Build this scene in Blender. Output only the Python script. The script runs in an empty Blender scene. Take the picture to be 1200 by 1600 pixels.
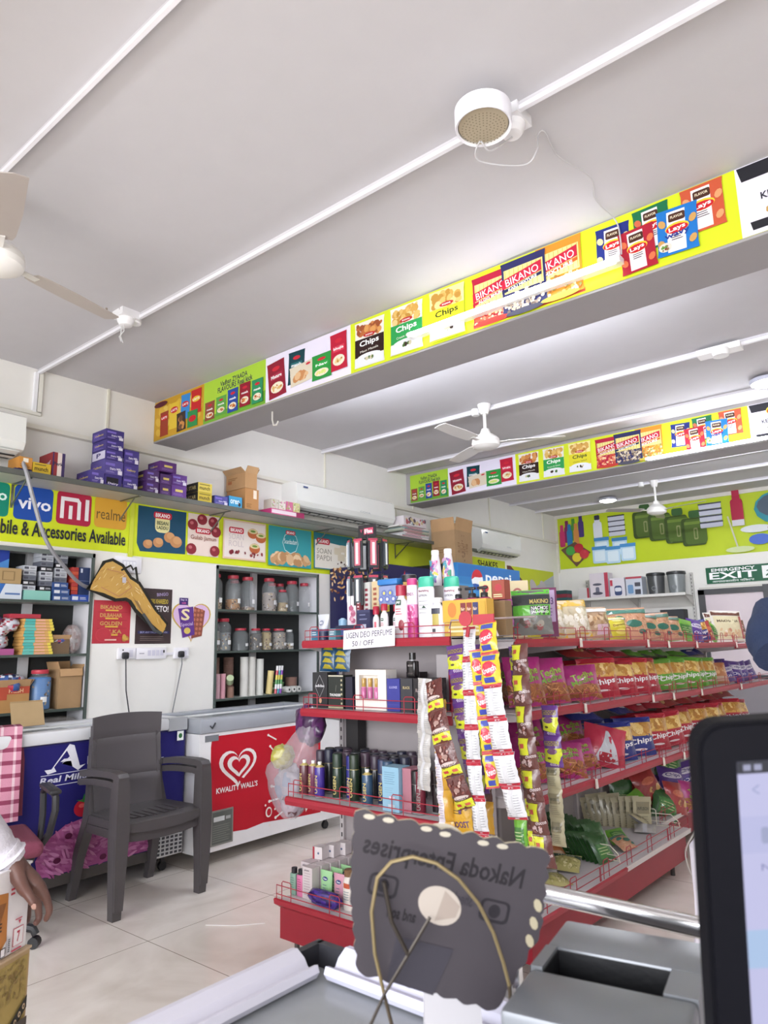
import bpy, bmesh, math, random
from mathutils import Vector, Matrix, Euler, noise
from mathutils.geometry import tessellate_polygon
PI = math.pi
rnd = random.Random(7)
SC = bpy.context.scene
COL = SC.collection

# ---------------- camera, exposure, assumed daylight ----------------
cam_d = bpy.data.cameras.new('camera')
cam_d.sensor_width = 36.0; cam_d.sensor_fit = 'AUTO'
cam_d.lens = 1097.1 / 1600 * 36.0
cam_d.clip_start = 0.02; cam_d.clip_end = 60
cam = bpy.data.objects.new('camera', cam_d); COL.objects.link(cam)
def _cam():
    yaw, pitch, roll = -0.68391973, 0.18883508, -0.02008722
    f = Vector((math.sin(yaw)*math.cos(pitch), math.cos(yaw)*math.cos(pitch), math.sin(pitch)))
    r = f.cross(Vector((0, 0, 1))).normalized(); u = r.cross(f)
    c, s = math.cos(roll), math.sin(roll)
    r2 = r*c + u*s; u2 = u*c - r*s
    m = Matrix((( r2.x, u2.x, -f.x), (r2.y, u2.y, -f.y), (r2.z, u2.z, -f.z))).to_4x4()
    m.translation = Vector((0, 0, 1.4))
    cam.matrix_world = m
_cam()
cam_d.dof.use_dof = True; cam_d.dof.focus_distance = 3.6; cam_d.dof.aperture_fstop = 9.0
SC.camera = cam
SC.view_settings.view_transform = 'Standard'
SC.view_settings.look = 'None'
SC.view_settings.gamma = 1.0
SC.view_settings.use_curve_mapping = False
SC.view_settings.exposure = 0.74
SC.cycles.max_bounces = 8; SC.cycles.diffuse_bounces = 5; SC.cycles.transparent_max_bounces = 12
SC.cycles.caustics_reflective = False; SC.cycles.caustics_refractive = False

TUBE_POWER = 8.5      # the seen tube on the first beam and two added unseen ones at right
REAR_POWER = 115.0      # assumed, unseen tube lamps on the first beam's rear face, lifting the ceiling
NEAR_POWER = 2.0       # added, unseen tube lamps behind the camera
ADDED_DAY_POWER = 255.0      # added area light for daylight from an assumed, unseen shopfront behind the camera
wd = bpy.data.worlds.new('world'); SC.world = wd; wd.use_nodes = True
wd.node_tree.nodes['Background'].inputs[0].default_value = (0.86, 0.92, 1.0, 1)
wd.node_tree.nodes['Background'].inputs[1].default_value = 1.0
def area(name, loc, rot, sx, sy, power, col=(1, 1, 1)):
    l = bpy.data.lights.new(name, 'AREA'); l.shape = 'RECTANGLE'; l.size = sx; l.size_y = sy
    l.energy = power; l.color = col
    o = bpy.data.objects.new(name, l); COL.objects.link(o); o.location = loc; o.rotation_euler = rot
    return o
area('assumed_shopfront_light', (-0.4, -3.0, 1.9), (math.radians(52), 0, 0), 6.4, 1.9, ADDED_DAY_POWER, (0.96, 0.97, 1.0))  # area lamp standing in for daylight; its shopfront is assumed

# ---------------- materials ----------------
def S(h):
    if isinstance(h, tuple): return h
    h = h.lstrip('#')
    if len(h) == 3: h = ''.join(c*2 for c in h)
    o = []
    for i in (0, 2, 4):
        c = int(h[i:i+2], 16)/255
        o.append(c/12.92 if c <= .04045 else ((c+.055)/1.055)**2.4)
    return tuple(o)
MATS = {}
def mat(name, rough=.5, metal=0., bump=0., bscale=60., vary=.06, alpha=1., coat=0., emit=0., spec=.5, trans=0.):
    if name in MATS: return MATS[name]
    m = bpy.data.materials.new(name); m.use_nodes = True
    nt = m.node_tree; N = nt.nodes; L = nt.links
    b = N['Principled BSDF']
    vc = N.new('ShaderNodeVertexColor'); vc.layer_name = 'Col'
    tc = N.new('ShaderNodeTexCoord')
    nz = N.new('ShaderNodeTexNoise'); nz.inputs['Scale'].default_value = 9; nz.inputs['Detail'].default_value = 3
    L.new(tc.outputs['Object'], nz.inputs['Vector'])
    mr = N.new('ShaderNodeMapRange'); mr.inputs[3].default_value = 1-vary; mr.inputs[4].default_value = 1+vary
    L.new(nz.outputs[0], mr.inputs[0])
    mx = N.new('ShaderNodeVectorMath'); mx.operation = 'SCALE'
    L.new(vc.outputs[0], mx.inputs[0]); L.new(mr.outputs[0], mx.inputs['Scale'])
    L.new(mx.outputs[0], b.inputs['Base Color'])
    b.inputs['Roughness'].default_value = rough; b.inputs['Metallic'].default_value = metal
    b.inputs['Specular IOR Level'].default_value = spec
    b.inputs['Alpha'].default_value = alpha
    if coat: b.inputs['Coat Weight'].default_value = coat; b.inputs['Coat Roughness'].default_value = .08
    if trans: b.inputs['Transmission Weight'].default_value = trans
    if emit:
        L.new(vc.outputs[0], b.inputs['Emission Color']); b.inputs['Emission Strength'].default_value = emit
    if bump:
        n2 = N.new('ShaderNodeTexNoise'); n2.inputs['Scale'].default_value = bscale; n2.inputs['Detail'].default_value = 2
        L.new(tc.outputs['Object'], n2.inputs['Vector'])
        bp = N.new('ShaderNodeBump'); bp.inputs['Strength'].default_value = bump; bp.inputs['Distance'].default_value = .01
        L.new(n2.outputs[0], bp.inputs['Height']); L.new(bp.outputs[0], b.inputs['Normal'])
    MATS[name] = m; return m
matte = mat('matte_paint', .8)
wallm = mat('wall_paint', .75, bump=.08, bscale=5, vary=.025)
paper = mat('printed_card', .55, vary=.03)
vinyl = mat('printed_vinyl', .45, vary=.02, bump=.04, bscale=6, spec=.25)
plas = mat('moulded_plastic', .38, vary=.04)
dplas = mat('dull_moulded_plastic', .46, vary=.12, bump=.05, bscale=120)
tabp = mat('dark_tablet_plastic', .55, vary=.02, spec=.12)
gloss = mat('glossy_plastic', .16, vary=.03)
foil = mat('packet_foil', .3, vary=.06, bump=.35, bscale=38, coat=.35)
cello = mat('silver_foil', .28, metal=.75, bump=.5, bscale=45)
card = mat('corrugated_card', .85, vary=.12)
redsteel = mat('painted_steel', .4, vary=.1, spec=.35)
steel = mat('brushed_steel', .3, metal=.9, vary=.1)
chrome = mat('chrome', .14, metal=1., vary=.02)
greymetal = mat('grey_satin_metal', .42, metal=.45, vary=.06)
fabric = mat('woven_fabric', .95, vary=.12, bump=.25, bscale=160)
skin = mat('skin', .5, vary=.08, bump=.08, bscale=90)
glassy = mat('clear_plastic', .06, alpha=.16, vary=.0, spec=.8)
glassp = mat('shelf_glass', .05, alpha=.3, vary=.0, spec=.8)
polyb = mat('clear_polythene', .18, alpha=.34, bump=.5, bscale=25, spec=.8)
lampm = mat('lit_tube', .4, emit=TUBE_POWER, vary=0)
lampr = mat('lit_tube_strong', .4, emit=REAR_POWER, vary=0)
lampq = mat('lit_tube_far', .4, emit=24, vary=0)
lamps = mat('added_tube_back', .4, emit=230, vary=0)
lampn = mat('added_tube_soft', .4, emit=NEAR_POWER, vary=0)
bulbm = mat('lit_bulb', .4, emit=16, vary=0)
screenm = mat('lit_screen', .3, emit=.52, vary=0)
_sn = screenm.node_tree; _sn.links.remove(_sn.nodes['Principled BSDF'].inputs['Base Color'].links[0]); _sn.nodes['Principled BSDF'].inputs['Base Color'].default_value = (.01, .01, .012, 1)
backlit = mat('backlit_panel', .3, emit=.12, vary=.02)

# ---------------- mesh builder ----------------
class MB:
    def __init__(s): s.v = []; s.f = []; s.c = []; s.s = []; s.m = Matrix.Identity(4)
    def add(s, vs, fs, col, smooth=False):
        b = len(s.v); col = None if col is None else (col if isinstance(col, list) else S(col))
        s.v += [tuple(s.m @ Vector(p)) for p in vs]
        for i, f in enumerate(fs):
            s.f.append(tuple(b+j for j in f)); s.c.append(col[i] if isinstance(col, list) else col); s.s.append(smooth)
    def box(s, x0, y0, z0, x1, y1, z1, col='fff', cols=None):
        v = [(x0,y0,z0),(x1,y0,z0),(x1,y1,z0),(x0,y1,z0),(x0,y0,z1),(x1,y0,z1),(x1,y1,z1),(x0,y1,z1)]
        f = [(0,3,2,1),(4,5,6,7),(0,1,5,4),(1,2,6,5),(2,3,7,6),(3,0,4,7)]
        s.add(v, f, [S(c) for c in cols] if cols else col)
    def rbox(s, x0, y0, z0, x1, y1, z1, col='fff', r=.01, seg=2):
        bm = bmesh.new(); bmesh.ops.create_cube(bm, size=1)
        for v in bm.verts: v.co = Vector(((x0+x1)/2+v.co.x*(x1-x0), (y0+y1)/2+v.co.y*(y1-y0), (z0+z1)/2+v.co.z*(z1-z0)))
        r = min(r, .49*min(abs(x1-x0), abs(y1-y0), abs(z1-z0)))
        bmesh.ops.bevel(bm, geom=bm.edges[:]+bm.verts[:], offset=r, segments=seg, affect='EDGES', profile=.5)
        bm.verts.index_update(); s.add([v.co[:] for v in bm.verts], [[v.index for v in f.verts] for f in bm.faces], col, True); bm.free()
    def prism(s, pts, z0, z1, col='fff', axis='z', smooth=False):
        """pts is a 2-D outline; axis z: (x,y) extruded in z; y: (x,z) extruded in y; x: (y,z) extruded in x"""
        mp = {'z': lambda p, t: (p[0], p[1], t), 'y': lambda p, t: (p[0], t, p[1]), 'x': lambda p, t: (t, p[0], p[1])}[axis]
        n = len(pts)
        tri = tessellate_polygon([[Vector((p[0], p[1], 0)) for p in pts]])
        v = [mp(p, z0) for p in pts] + [mp(p, z1) for p in pts]
        f = [tuple(t) for t in tri] + [tuple(n+i for i in reversed(t)) for t in tri]
        f += [(i, (i+1) % n, n+(i+1) % n, n+i) for i in range(n)]
        s.add(v, f, col, smooth)
    def tube(s, pts, r, col='fff', n=6, closed=False, caps=True):
        P = [Vector(p) for p in pts]; k = len(P); R = r if isinstance(r, (list, tuple)) else [r]*k
        vs = []; up = None
        for i in range(k):
            a = P[i-1] if (i > 0 or closed) else P[i]; b = P[(i+1) % k] if (i < k-1 or closed) else P[i]
            t = (b-a)
            t = t.normalized() if t.length > 1e-9 else Vector((0, 0, 1))
            if up is None:
                up = Vector((0, 0, 1)) if abs(t.z) < .9 else Vector((1, 0, 0))
            x = up.cross(t)
            if x.length < 1e-6: x = Vector((1, 0, 0)).cross(t)
            x.normalize(); y = t.cross(x); up = y
            for j in range(n):
                an = 2*PI*j/n; vs.append((P[i] + x*math.cos(an)*R[i] + y*math.sin(an)*R[i])[:])
        fs = []
        for i in range(k if closed else k-1):
            for j in range(n):
                a = i*n+j; b = i*n+(j+1) % n; c = ((i+1) % k)*n+(j+1) % n; d = ((i+1) % k)*n+j; fs.append((a, b, c, d))
        if caps and not closed: fs.append(tuple(range(n-1, -1, -1))); fs.append(tuple((k-1)*n+j for j in range(n)))
        s.add(vs, fs, col, True)
    def lathe(s, prof, cx=0, cy=0, cz=0, n=16, sx=1., sy=1.):
        """prof: list of (r, z, colour of the band above it)"""
        vs = []; fs = []; cs = []
        for (r, z, c) in prof:
            for j in range(n):
                a = 2*PI*j/n; vs.append((cx+r*sx*math.cos(a), cy+r*sy*math.sin(a), cz+z))
        for i in range(len(prof)-1):
            for j in range(n):
                fs.append((i*n+j, i*n+(j+1) % n, (i+1)*n+(j+1) % n, (i+1)*n+j)); cs.append(S(prof[i][2]))
        fs.append(tuple(range(n-1, -1, -1))); cs.append(S(prof[0][2]))
        fs.append(tuple((len(prof)-1)*n+j for j in range(n))); cs.append(S(prof[-1][2]))
        s.add(vs, fs, cs, True)
    def ball(s, c, r, col='fff', n=10, sq=(1, 1, 1)):
        pr = [(max(1e-4, r*math.sin(PI*i/n)), -r*math.cos(PI*i/n), col) for i in range(n+1)]
        b = len(s.v); s.lathe(pr, 0, 0, 0, n+2)
    def quad(s, a, b, c, d, col='fff'): s.add([a, b, c, d], [(0, 1, 2, 3)], col)
    def build(s, name, m, parent=None, sharp=35):
        me = bpy.data.meshes.new(name); me.from_pydata(s.v, [], s.f)
        ca = me.color_attributes.new('Col', 'FLOAT_COLOR', 'CORNER')
        buf = []
        for p in me.polygons:
            c = s.c[p.index]; buf += [c[0], c[1], c[2], 1.0]*p.loop_total
        ca.data.foreach_set('color', buf)
        me.polygons.foreach_set('use_smooth', s.s)
        if any(s.s): me.set_sharp_from_angle(angle=math.radians(sharp))
        me.materials.append(m); me.update()
        o = bpy.data.objects.new(name, me); COL.objects.link(o)
        if parent is not None: o.parent = parent
        return o

def tag(o, label, cat, group=None):
    o['label'] = label; o['category'] = cat
    if group: o['group'] = group
    return o
def thing(name, label, cat, loc=(0, 0, 0), rotz=0., group=None, rot=None):
    o = bpy.data.objects.new(name, None); COL.objects.link(o); o.location = loc
    o.rotation_euler = rot if rot else (0, 0, rotz); o.empty_display_size = .1
    return tag(o, label, cat, group)
def place(o, loc, rotz=0., rot=None, scale=None):
    o.location = loc; o.rotation_euler = rot if rot else (0, 0, rotz)
    if scale: o.scale = scale if isinstance(scale, tuple) else (scale,)*3
    return o
def struct(o): o['kind'] = 'structure'; return o
def dup(root, loc, rotz=0., label=None, group=None, rot=None, scale=None):
    r = root.copy(); COL.objects.link(r); place(r, loc, rotz, rot, scale)
    if label: r['label'] = label
    if group: r['group'] = group
    for ch in list(root.children):
        c = ch.copy(); COL.objects.link(c); c.parent = r
        for g in ch.children:
            d = g.copy(); COL.objects.link(d); d.parent = c
    return r
ORD = ['first', 'second', 'third', 'fourth', 'fifth', 'sixth', 'seventh', 'eighth', 'ninth', 'tenth', 'eleventh', 'twelfth',
       'thirteenth', 'fourteenth', 'fifteenth', 'sixteenth', 'seventeenth', 'eighteenth', 'nineteenth', 'twentieth']
def nth(i, n, way='from the left'):
    if n == 1: return 'only one'
    if i == 0: return 'leftmost' if way == 'from the left' else 'nearest'
    if i == n-1: return 'rightmost' if way == 'from the left' else 'farthest'
    return ORD[i] + ' ' + way

# ---------------- flat artwork, mapped on to a surface ----------------
_txt = {}
def text_polys(t, bold):
    k = (t, bold)
    if k not in _txt:
        cu = bpy.data.curves.new('lettering', 'FONT'); cu.body = t; cu.size = 1; cu.resolution_u = 2; cu.offset = .022 if bold else 0.
        ob = bpy.data.objects.new('lettering', cu); COL.objects.link(ob)
        dg = bpy.context.evaluated_depsgraph_get(); me = ob.evaluated_get(dg).to_mesh()
        vs = [(v.co.x, v.co.y) for v in me.vertices]; fs = [tuple(p.vertices) for p in me.polygons]
        bpy.data.objects.remove(ob); bpy.data.curves.remove(cu)
        if vs:
            x0 = min(v[0] for v in vs); x1 = max(v[0] for v in vs); y0 = min(v[1] for v in vs); y1 = max(v[1] for v in vs)
        else: x0 = y0 = 0; x1 = y1 = 1
        _txt[k] = (vs, fs, x0, y0, x1, y1)
    return _txt[k]
class Art:
    def __init__(s, mb, M, step=.0004, off0=.0006, seg=None): s.mb = mb; s.M = M; s.step = step; s.off = off0; s.seg = seg
    def tri(s, vs, fs, col, hold=False):
        if s.seg:
            for f in fs:
                if len(f) == 3: T = [tuple(vs[i] for i in f)]
                else: T = [(vs[f[0]], vs[f[i]], vs[f[i+1]]) for i in range(1, len(f)-1)]
                out = []; st = T; g = 0
                while st and g < 4000:
                    g += 1; a, b, c = st.pop()
                    d = [math.dist(a, b), math.dist(b, c), math.dist(c, a)]; k = max(range(3), key=lambda i: d[i])
                    if d[k] <= s.seg: out.append((a, b, c)); continue
                    p, q, r = (a, b, c) if k == 0 else ((b, c, a) if k == 1 else (c, a, b))
                    m = ((p[0]+q[0])/2, (p[1]+q[1])/2); st += [(p, m, r), (m, q, r)]
                V = [s.M(p[0], p[1], s.off) for t in out for p in t]
                s.mb.add(V, [(3*i, 3*i+1, 3*i+2) for i in range(len(out))], col, True)
        else:
            s.mb.add([s.M(p[0], p[1], s.off) for p in vs], fs, col)
        s.off += rnd.uniform(.02, .1)*s.step if hold else s.step
    def rect(s, x0, y0, x1, y1, col): s.tri([(x0, y0), (x1, y0), (x1, y1), (x0, y1)], [(0, 1, 2, 3)], col)
    def rrect(s, x0, y0, x1, y1, r, col):
        p = []
        for cx, cy, a in ((x1-r, y0+r, -90), (x1-r, y1-r, 0), (x0+r, y1-r, 90), (x0+r, y0+r, 180)):
            for k in range(4): p.append((cx+r*math.cos(math.radians(a+30*k)), cy+r*math.sin(math.radians(a+30*k))))
        s.poly(p, col)
    def poly(s, p, col, hold=False):
        tr = tessellate_polygon([[Vector((a, b, 0)) for a, b in p]]); s.tri(p, [tuple(t) for t in tr], col, hold)
    def ell(s, cx, cy, rx, ry, col, n=14, rot=0., hold=False):
        c, q = math.cos(rot), math.sin(rot); p = []
        for i in range(n):
            a = 2*PI*i/n; x = rx*math.cos(a); y = ry*math.sin(a); p.append((cx+x*c-y*q, cy+x*q+y*c))
        s.tri(p, [tuple(range(n))], col, hold)
    def line(s, x0, y0, x1, y1, w, col):
        d = math.hypot(x1-x0, y1-y0) or 1; nx = -(y1-y0)/d*w/2; ny = (x1-x0)/d*w/2
        s.tri([(x0-nx, y0-ny), (x1-nx, y1-ny), (x1+nx, y1+ny), (x0+nx, y0+ny)], [(0, 1, 2, 3)], col)
    def ring(s, cx, cy, rx, ry, w, col, n=20): s.ell(cx, cy, rx, ry, col, n)
    def text(s, t, x0, y0, x1, y1, col, bold=False, rot=0., slant=0., mirror=False):
        """lettering stretched to the box x0..x1, y0..y1 (rot turns it about the box centre)"""
        vs, fs, a0, b0, a1, b1 = text_polys(t, bold)
        if not fs: return
        sx = (x1-x0)/max(a1-a0, 1e-6); sy = (y1-y0)/max(b1-b0, 1e-6); cx, cy = (x0+x1)/2, (y0+y1)/2
        c, q = math.cos(rot), math.sin(rot); o = []
        for v in vs:
            x = x0+(v[0]-a0)*sx-cx; y = y0+(v[1]-b0)*sy-cy; x += slant*y
            if mirror: x = -x
            o.append((cx+x*c-y*q, cy+x*q+y*c))
        s.tri(o, fs, col)
    def blobs(s, x0, y0, x1, y1, n, r, cols, rg=None, asp=.6):
        rg = rg or rnd
        for i in range(n):
            rr = r*rg.uniform(.6, 1.2); s.ell(rg.uniform(x0+rr, x1-rr), rg.uniform(y0+rr, y1-rr), rr, rr*rg.uniform(asp, 1), rg.choice(cols), 8, rg.uniform(0, PI))
            s.off -= s.step*.9
        s.off += s.step*2
    def lines(s, x0, y0, x1, y1, n, col, fill=.5, rg=None):
        rg = rg or rnd
        for i in range(n):
            yy = y1-(i+.5)*(y1-y0)/n; h = (y1-y0)/n*fill/2
            s.tri([(x0, yy-h), (x0+(x1-x0)*rg.uniform(.7, 1), yy-h), (x0+(x1-x0)*rg.uniform(.7, 1), yy+h), (x0, yy+h)], [(0, 1, 2, 3)], col, True)
        s.off += s.step
def pmap(o, ux, uy, n):
    o, ux, uy, n = Vector(o), Vector(ux), Vector(uy), Vector(n)
    return lambda x, y, f: (o+ux*x+uy*y+n*f)[:]
def front(x0, y, z0=0.): return pmap((x0, y, z0), (1, 0, 0), (0, 0, 1), (0, -1, 0))
def wallA(y0, z0, x=-4.75): return pmap((x, y0, z0), (0, 1, 0), (0, 0, 1), (1, 0, 0))
def cylmap(r, cx=0, cy=0, z0=0.):
    """x = arc length measured from the -Y side, y = height"""
    return lambda x, y, f: (cx+(r+f)*math.sin(x/r), cy-(r+f)*math.cos(x/r), z0+y)
# =====================================================  THE ROOM
CEIL = 3.335
XL, XR, YF, YB = -4.75, 3.3, 10.04, -3.2
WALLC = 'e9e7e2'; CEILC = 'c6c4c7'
def slab(name, args, col, m=None):
    b = MB(); b.box(*args, col); return struct(b.build(name, m or wallm))
# floor with large vitrified tiles
fb = MB(); fb.box(XL-.4, YB-2.5, -.12, XR+.1, YF+.1, 0, 'c2b5a6')
fm = bpy.data.materials.new('vitrified_tiles'); fm.use_nodes = True
def _floor():
    nt = fm.node_tree; N = nt.nodes; L = nt.links; b = N['Principled BSDF']
    tc = N.new('ShaderNodeTexCoord'); mp = N.new('ShaderNodeMapping'); L.new(tc.outputs['Object'], mp.inputs[0])
    mp.inputs['Location'].default_value = (0.12, 0.23, 0)
    br = N.new('ShaderNodeTexBrick'); br.offset = 0; br.inputs['Scale'].default_value = 1
    br.inputs['Brick Width'].default_value = .8; br.inputs['Row Height'].default_value = .8
    br.inputs['Mortar Size'].default_value = .0022; br.inputs['Mortar Smooth'].default_value = .3
    L.new(mp.outputs[0], br.inputs['Vector'])
    wv = N.new('ShaderNodeTexNoise'); wv.inputs['Scale'].default_value = 1.6; wv.inputs['Detail'].default_value = 5; wv.inputs['Distortion'].default_value = 2.2
    L.new(tc.outputs['Object'], wv.inputs['Vector'])
    cr = N.new('ShaderNodeValToRGB'); cr.color_ramp.elements[0].position = .3; cr.color_ramp.elements[1].position = .72
    cr.color_ramp.elements[0].color = (*S('d6cdc3'), 1); cr.color_ramp.elements[1].color = (*S('ebe4dc'), 1)
    L.new(wv.outputs[0], cr.inputs[0])
    mx = N.new('ShaderNodeMixRGB'); L.new(br.outputs['Fac'], mx.inputs[0]); L.new(cr.outputs[0], mx.inputs[1]); mx.inputs[2].default_value = (*S('7a6c60'), 1)
    L.new(mx.outputs[0], b.inputs['Base Color'])
    b.inputs['Roughness'].default_value = .2; b.inputs['Specular IOR Level'].default_value = .45
_floor()
struct(fb.build('floor', fm))
slab('ceiling', (XL-.1, YB, CEIL, XR+.1, YF+.1, CEIL+.12), CEILC)
# left wall with its two shelved recesses cut out (mobile cabinet y 0.2..2.547, jar niche y 3.61..4.807)
def wall_with_holes():
    b = MB(); x0, x1 = XL-.3, XL
    NZ0, NZ1 = .6, 2.088
    def bx(y0, z0, y1, z1): b.box(x0, y0, z0, x1, y1, z1, WALLC)
    bx(YB, 0, YF, NZ0); bx(YB, NZ1, YF, CEIL)
    for a, c in ((YB, .2), (2.547, 3.612), (4.807, YF)): bx(a, NZ0, c, NZ1)
    return struct(b.build('wall_left', wallm))
wall_with_holes()
slab('wall_far', (XL-.3, YF, 0, XR+.1, YF+.15, CEIL), WALLC)
slab('wall_right', (XR, YB, 0, XR+.15, YF, CEIL), WALLC)
b = MB(); b.box(XL, YB-.15, 2.85, XR, YB, CEIL, WALLC); b.box(XL, YB-.15, 0, -3.9, YB, 2.85, WALLC); b.box(3., YB-.15, 0, XR, YB, 2.85, WALLC)
struct(b.build('wall_near', wallm))
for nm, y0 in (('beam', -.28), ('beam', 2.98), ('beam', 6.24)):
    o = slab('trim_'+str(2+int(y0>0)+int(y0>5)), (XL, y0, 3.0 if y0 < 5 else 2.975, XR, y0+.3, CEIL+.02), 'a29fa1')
# plaster ledge along the left wall
b = MB(); b.prism([(XL, 2.935), (XL+.035, 2.93), (XL+.035, 2.9), (XL, 2.895)], YB, YF, 'e4e1d6', 'y'); struct(b.build('trim_1', wallm))
b = MB()
for y in (2.58, 4.9, 6.35, 8.05, 9.6):
    b.box(XL, y-.008, 2.935, XL+.014, y+.008, CEIL, 'e2dfd0')
for y in (6.03, 7.5):
    b.box(XL, y-.008, 2.56, XL+.012, y+.008, 2.9, 'dcd9cb')
struct(b.build('trim_6', matte))
b = MB(); b.box(XL, YF-.03, CEIL-.05, XR, YF, CEIL, 'dcd8d0'); b.box(XL, YF-.02, 2.45, XL+.03, YF, CEIL, 'd8d4c8'); struct(b.build('trim_7', matte))

# conduits and their boxes on the ceiling
def conduit(y, x0, label, r=.012, x1=XR, drop=.03, saddle=()):
    t = thing('ceiling_conduit', label, 'conduit', (x0, y, CEIL))
    b = MB(); b.box(0, -r, -drop-.018, x1-x0, r, -drop, 'eeedf2'); b.box(0, -r*.5, -drop, x1-x0, r*.5, 0, 'cfccd0'); b.build('channel', plas, t)
    for s in saddle:
        b = MB(); b.lathe([(.03, -.055, 'f2f2f2'), (.034, -.05, 'f2f2f2'), (.034, 0, 'f2f2f2')], s-x0, 0, 0, 14); b.build('junction_cap', plas, t)
    return t
conduit(1.0, XL+.005, 'long white conduit on the ceiling at the photo\'s top left corner', r=.007, saddle=(-2.9,), drop=.016)
conduit(2.06, XL+.005, 'white ceiling conduit that runs past the perforated round lamp housing', r=.009, saddle=(-3.53,), drop=.018)
conduit(4.86, XL+.005, 'white ceiling conduit above the nearest whole ceiling fan', saddle=(-2.95,), drop=.02)
conduit(5.9, XL+.005, 'white ceiling conduit just before the second printed beam', drop=.02, r=.01)
conduit(7.9, XL+.005, 'white ceiling conduit just behind the second printed beam', drop=.02, r=.01)
conduit(8.62, XL+.005, 'white ceiling conduit carrying the farthest ceiling fan', drop=.02, saddle=(-2.9,))
conduit(9.38, XL+.005, 'white ceiling conduit nearest to the yellow far wall banner', drop=.02, r=.01)
b = MB(); y = 2.06
b.box(XL, y-.028, 3.02, XL+.025, y-.004, CEIL-.03, 'efeff2'); b.box(XL, y+.002, 3.02, XL+.022, y+.03, CEIL-.03, 'e6e4da')
b.box(XL, -1, 3.0, XL+.022, y+.03, 3.025, 'e6e4da')
tag(b.build('wall_conduit', plas), 'white conduit dropping down the left wall above the purple boxes', 'conduit')

# wires, hook and rose on the ceiling
def rose(x, y, label, n=0):
    t = thing('ceiling_rose', label, 'ceiling rose', (x, y, CEIL-.045))
    b = MB(); b.lathe([(.02, -.045, 'efeef0'), (.035, -.04, 'efeef0'), (.047, -.02, 'f3f2f4'), (.05, 0, 'f3f2f4')], n=20); b.build('cap', plas, t)
    b = MB(); b.box(-.055, -.055, 0, .055, .055, .045, 'e9e8ea'); b.build('mounting_block', plas, t); return t
rose(-1.06, 2.095, 'white wiring rose on the ceiling beside the perforated round housing')
rose(-3.53, 2.0, 'white wiring rose with short hanging wire ends left of the first printed beam')
b = MB(); b.tube([(-3.52, 1.98, 3.245), (-3.5, 1.975, 3.2), (-3.53, 1.965, 3.17), (-3.5, 1.96, 3.13)], .003, 'dcdcdc', 5)
b.tube([(-3.54, 1.98, 3.245), (-3.55, 1.985, 3.18), (-3.53, 1.99, 3.14)], .003, 'dcdcdc', 5)
tag(b.build('loose_wire', plas), 'short loose white wires dangling from the ceiling rose at left', 'wire')
def wire(name, pts, r, col, label, cat='wire', m=None):
    # smooth the polyline with Catmull-Rom
    P = [Vector(p) for p in pts]; Q = []
    for i in range(len(P)-1):
        p0 = P[max(i-1, 0)]; p1 = P[i]; p2 = P[i+1]; p3 = P[min(i+2, len(P)-1)]
        for k in range(6):
            t = k/6; Q.append(.5*((2*p1)+(-p0+p2)*t+(2*p0-5*p1+4*p2-p3)*t*t+(-p0+3*p1-3*p2+p3)*t**3))
    Q.append(P[-1]); b = MB(); b.tube(Q, r, col, 6); o = b.build(name, m or plas); return tag(o, label, cat)
wire('ceiling_wire', [(-1.06, 2.095, 3.24), (-1.1, 2.06, 3.2), (-1.12, 2.02, 3.17), (-1.13, 1.98, 3.19), (-1.17, 2.03, 3.16), (-1.05, 2.15, 3.15), (-1.0, 2.17, 3.2), (-1.02, 2.23, 3.31), (-1.0, 2.25, 3.325), (-1.02, 2.4, 3.32), (-.97, 2.6, 3.31), (-1.02, 2.78, 3.32), (-1.0, 2.95, 3.3), (-.985, 2.95, 3.2), (-.985, 2.945, 3.12)], .0035, 'bdbbbd',
     'thin twisted wire looping from the ceiling rose to the bright tube light')
b = MB(); b.tube([(-3.5, 3.1, 3.0), (-3.5, 3.1, 2.94), (-3.485, 3.1, 2.9), (-3.455, 3.1, 2.895), (-3.44, 3.1, 2.92)], .006, 'd8d4cc', 8)
tag(b.build('ceiling_hook', plas), 'small pale hook under the first printed beam', 'hook')
b = MB(); b.tube([(-3.51, 1.95, CEIL), (-3.51, 1.95, CEIL-.012)], .006, '8a8074', 8); b.tube([(-3.57, 1.9, CEIL), (-3.57, 1.9, CEIL-.012)], .006, '8a8074', 8)
tag(b.build('ceiling_screw', matte), 'pair of old screws in the ceiling above the wiring rose', 'screw')

# perforated round housing (an unlit lamp shell)
t = thing('round_ceiling_housing', 'white round ceiling housing with a perforated beige plate', 'ceiling lamp', (-1.085, 1.93, 3.25))
b = MB(); b.lathe([(.09, -.02, 'd8d4cc'), (.09, -.055, 'f1f0f8'), (.098, -.06, 'f1f0f8'), (.1, -.05, 'f1f0f8'), (.1, .012, 'f1f0f8'), (.085, .022, 'e8e7ee'), (.04, .026, 'e8e7ee')], n=36); b.build('shell', plas, t)
b = MB(); b.lathe([(.087, -.046, 'b9ac94'), (.087, -.0455, 'b9ac94')], n=30)
A = Art(b, lambda x, y, f: (x, y, -.0565-f))
for r in range(1, 7):
    for k in range(r*6): a = 2*PI*k/(r*6); A.ell(.0125*r*math.cos(a), .0125*r*math.sin(a), .0028, .0028, '877b66', 6, hold=True)
b.box(-.04, -.04, -.0563, .04, .04, -.05, 'b9ac94') if False else None
o = b.build('perforated_plate', matte, t)
for v in o.data.vertices: v.co.z = v.co.z-.004
b = MB(); b.tube([(0, 0, .02), (0, 0, .085)], .012, 'dddce2', 8); b.build('stem', plas, t)

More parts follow.
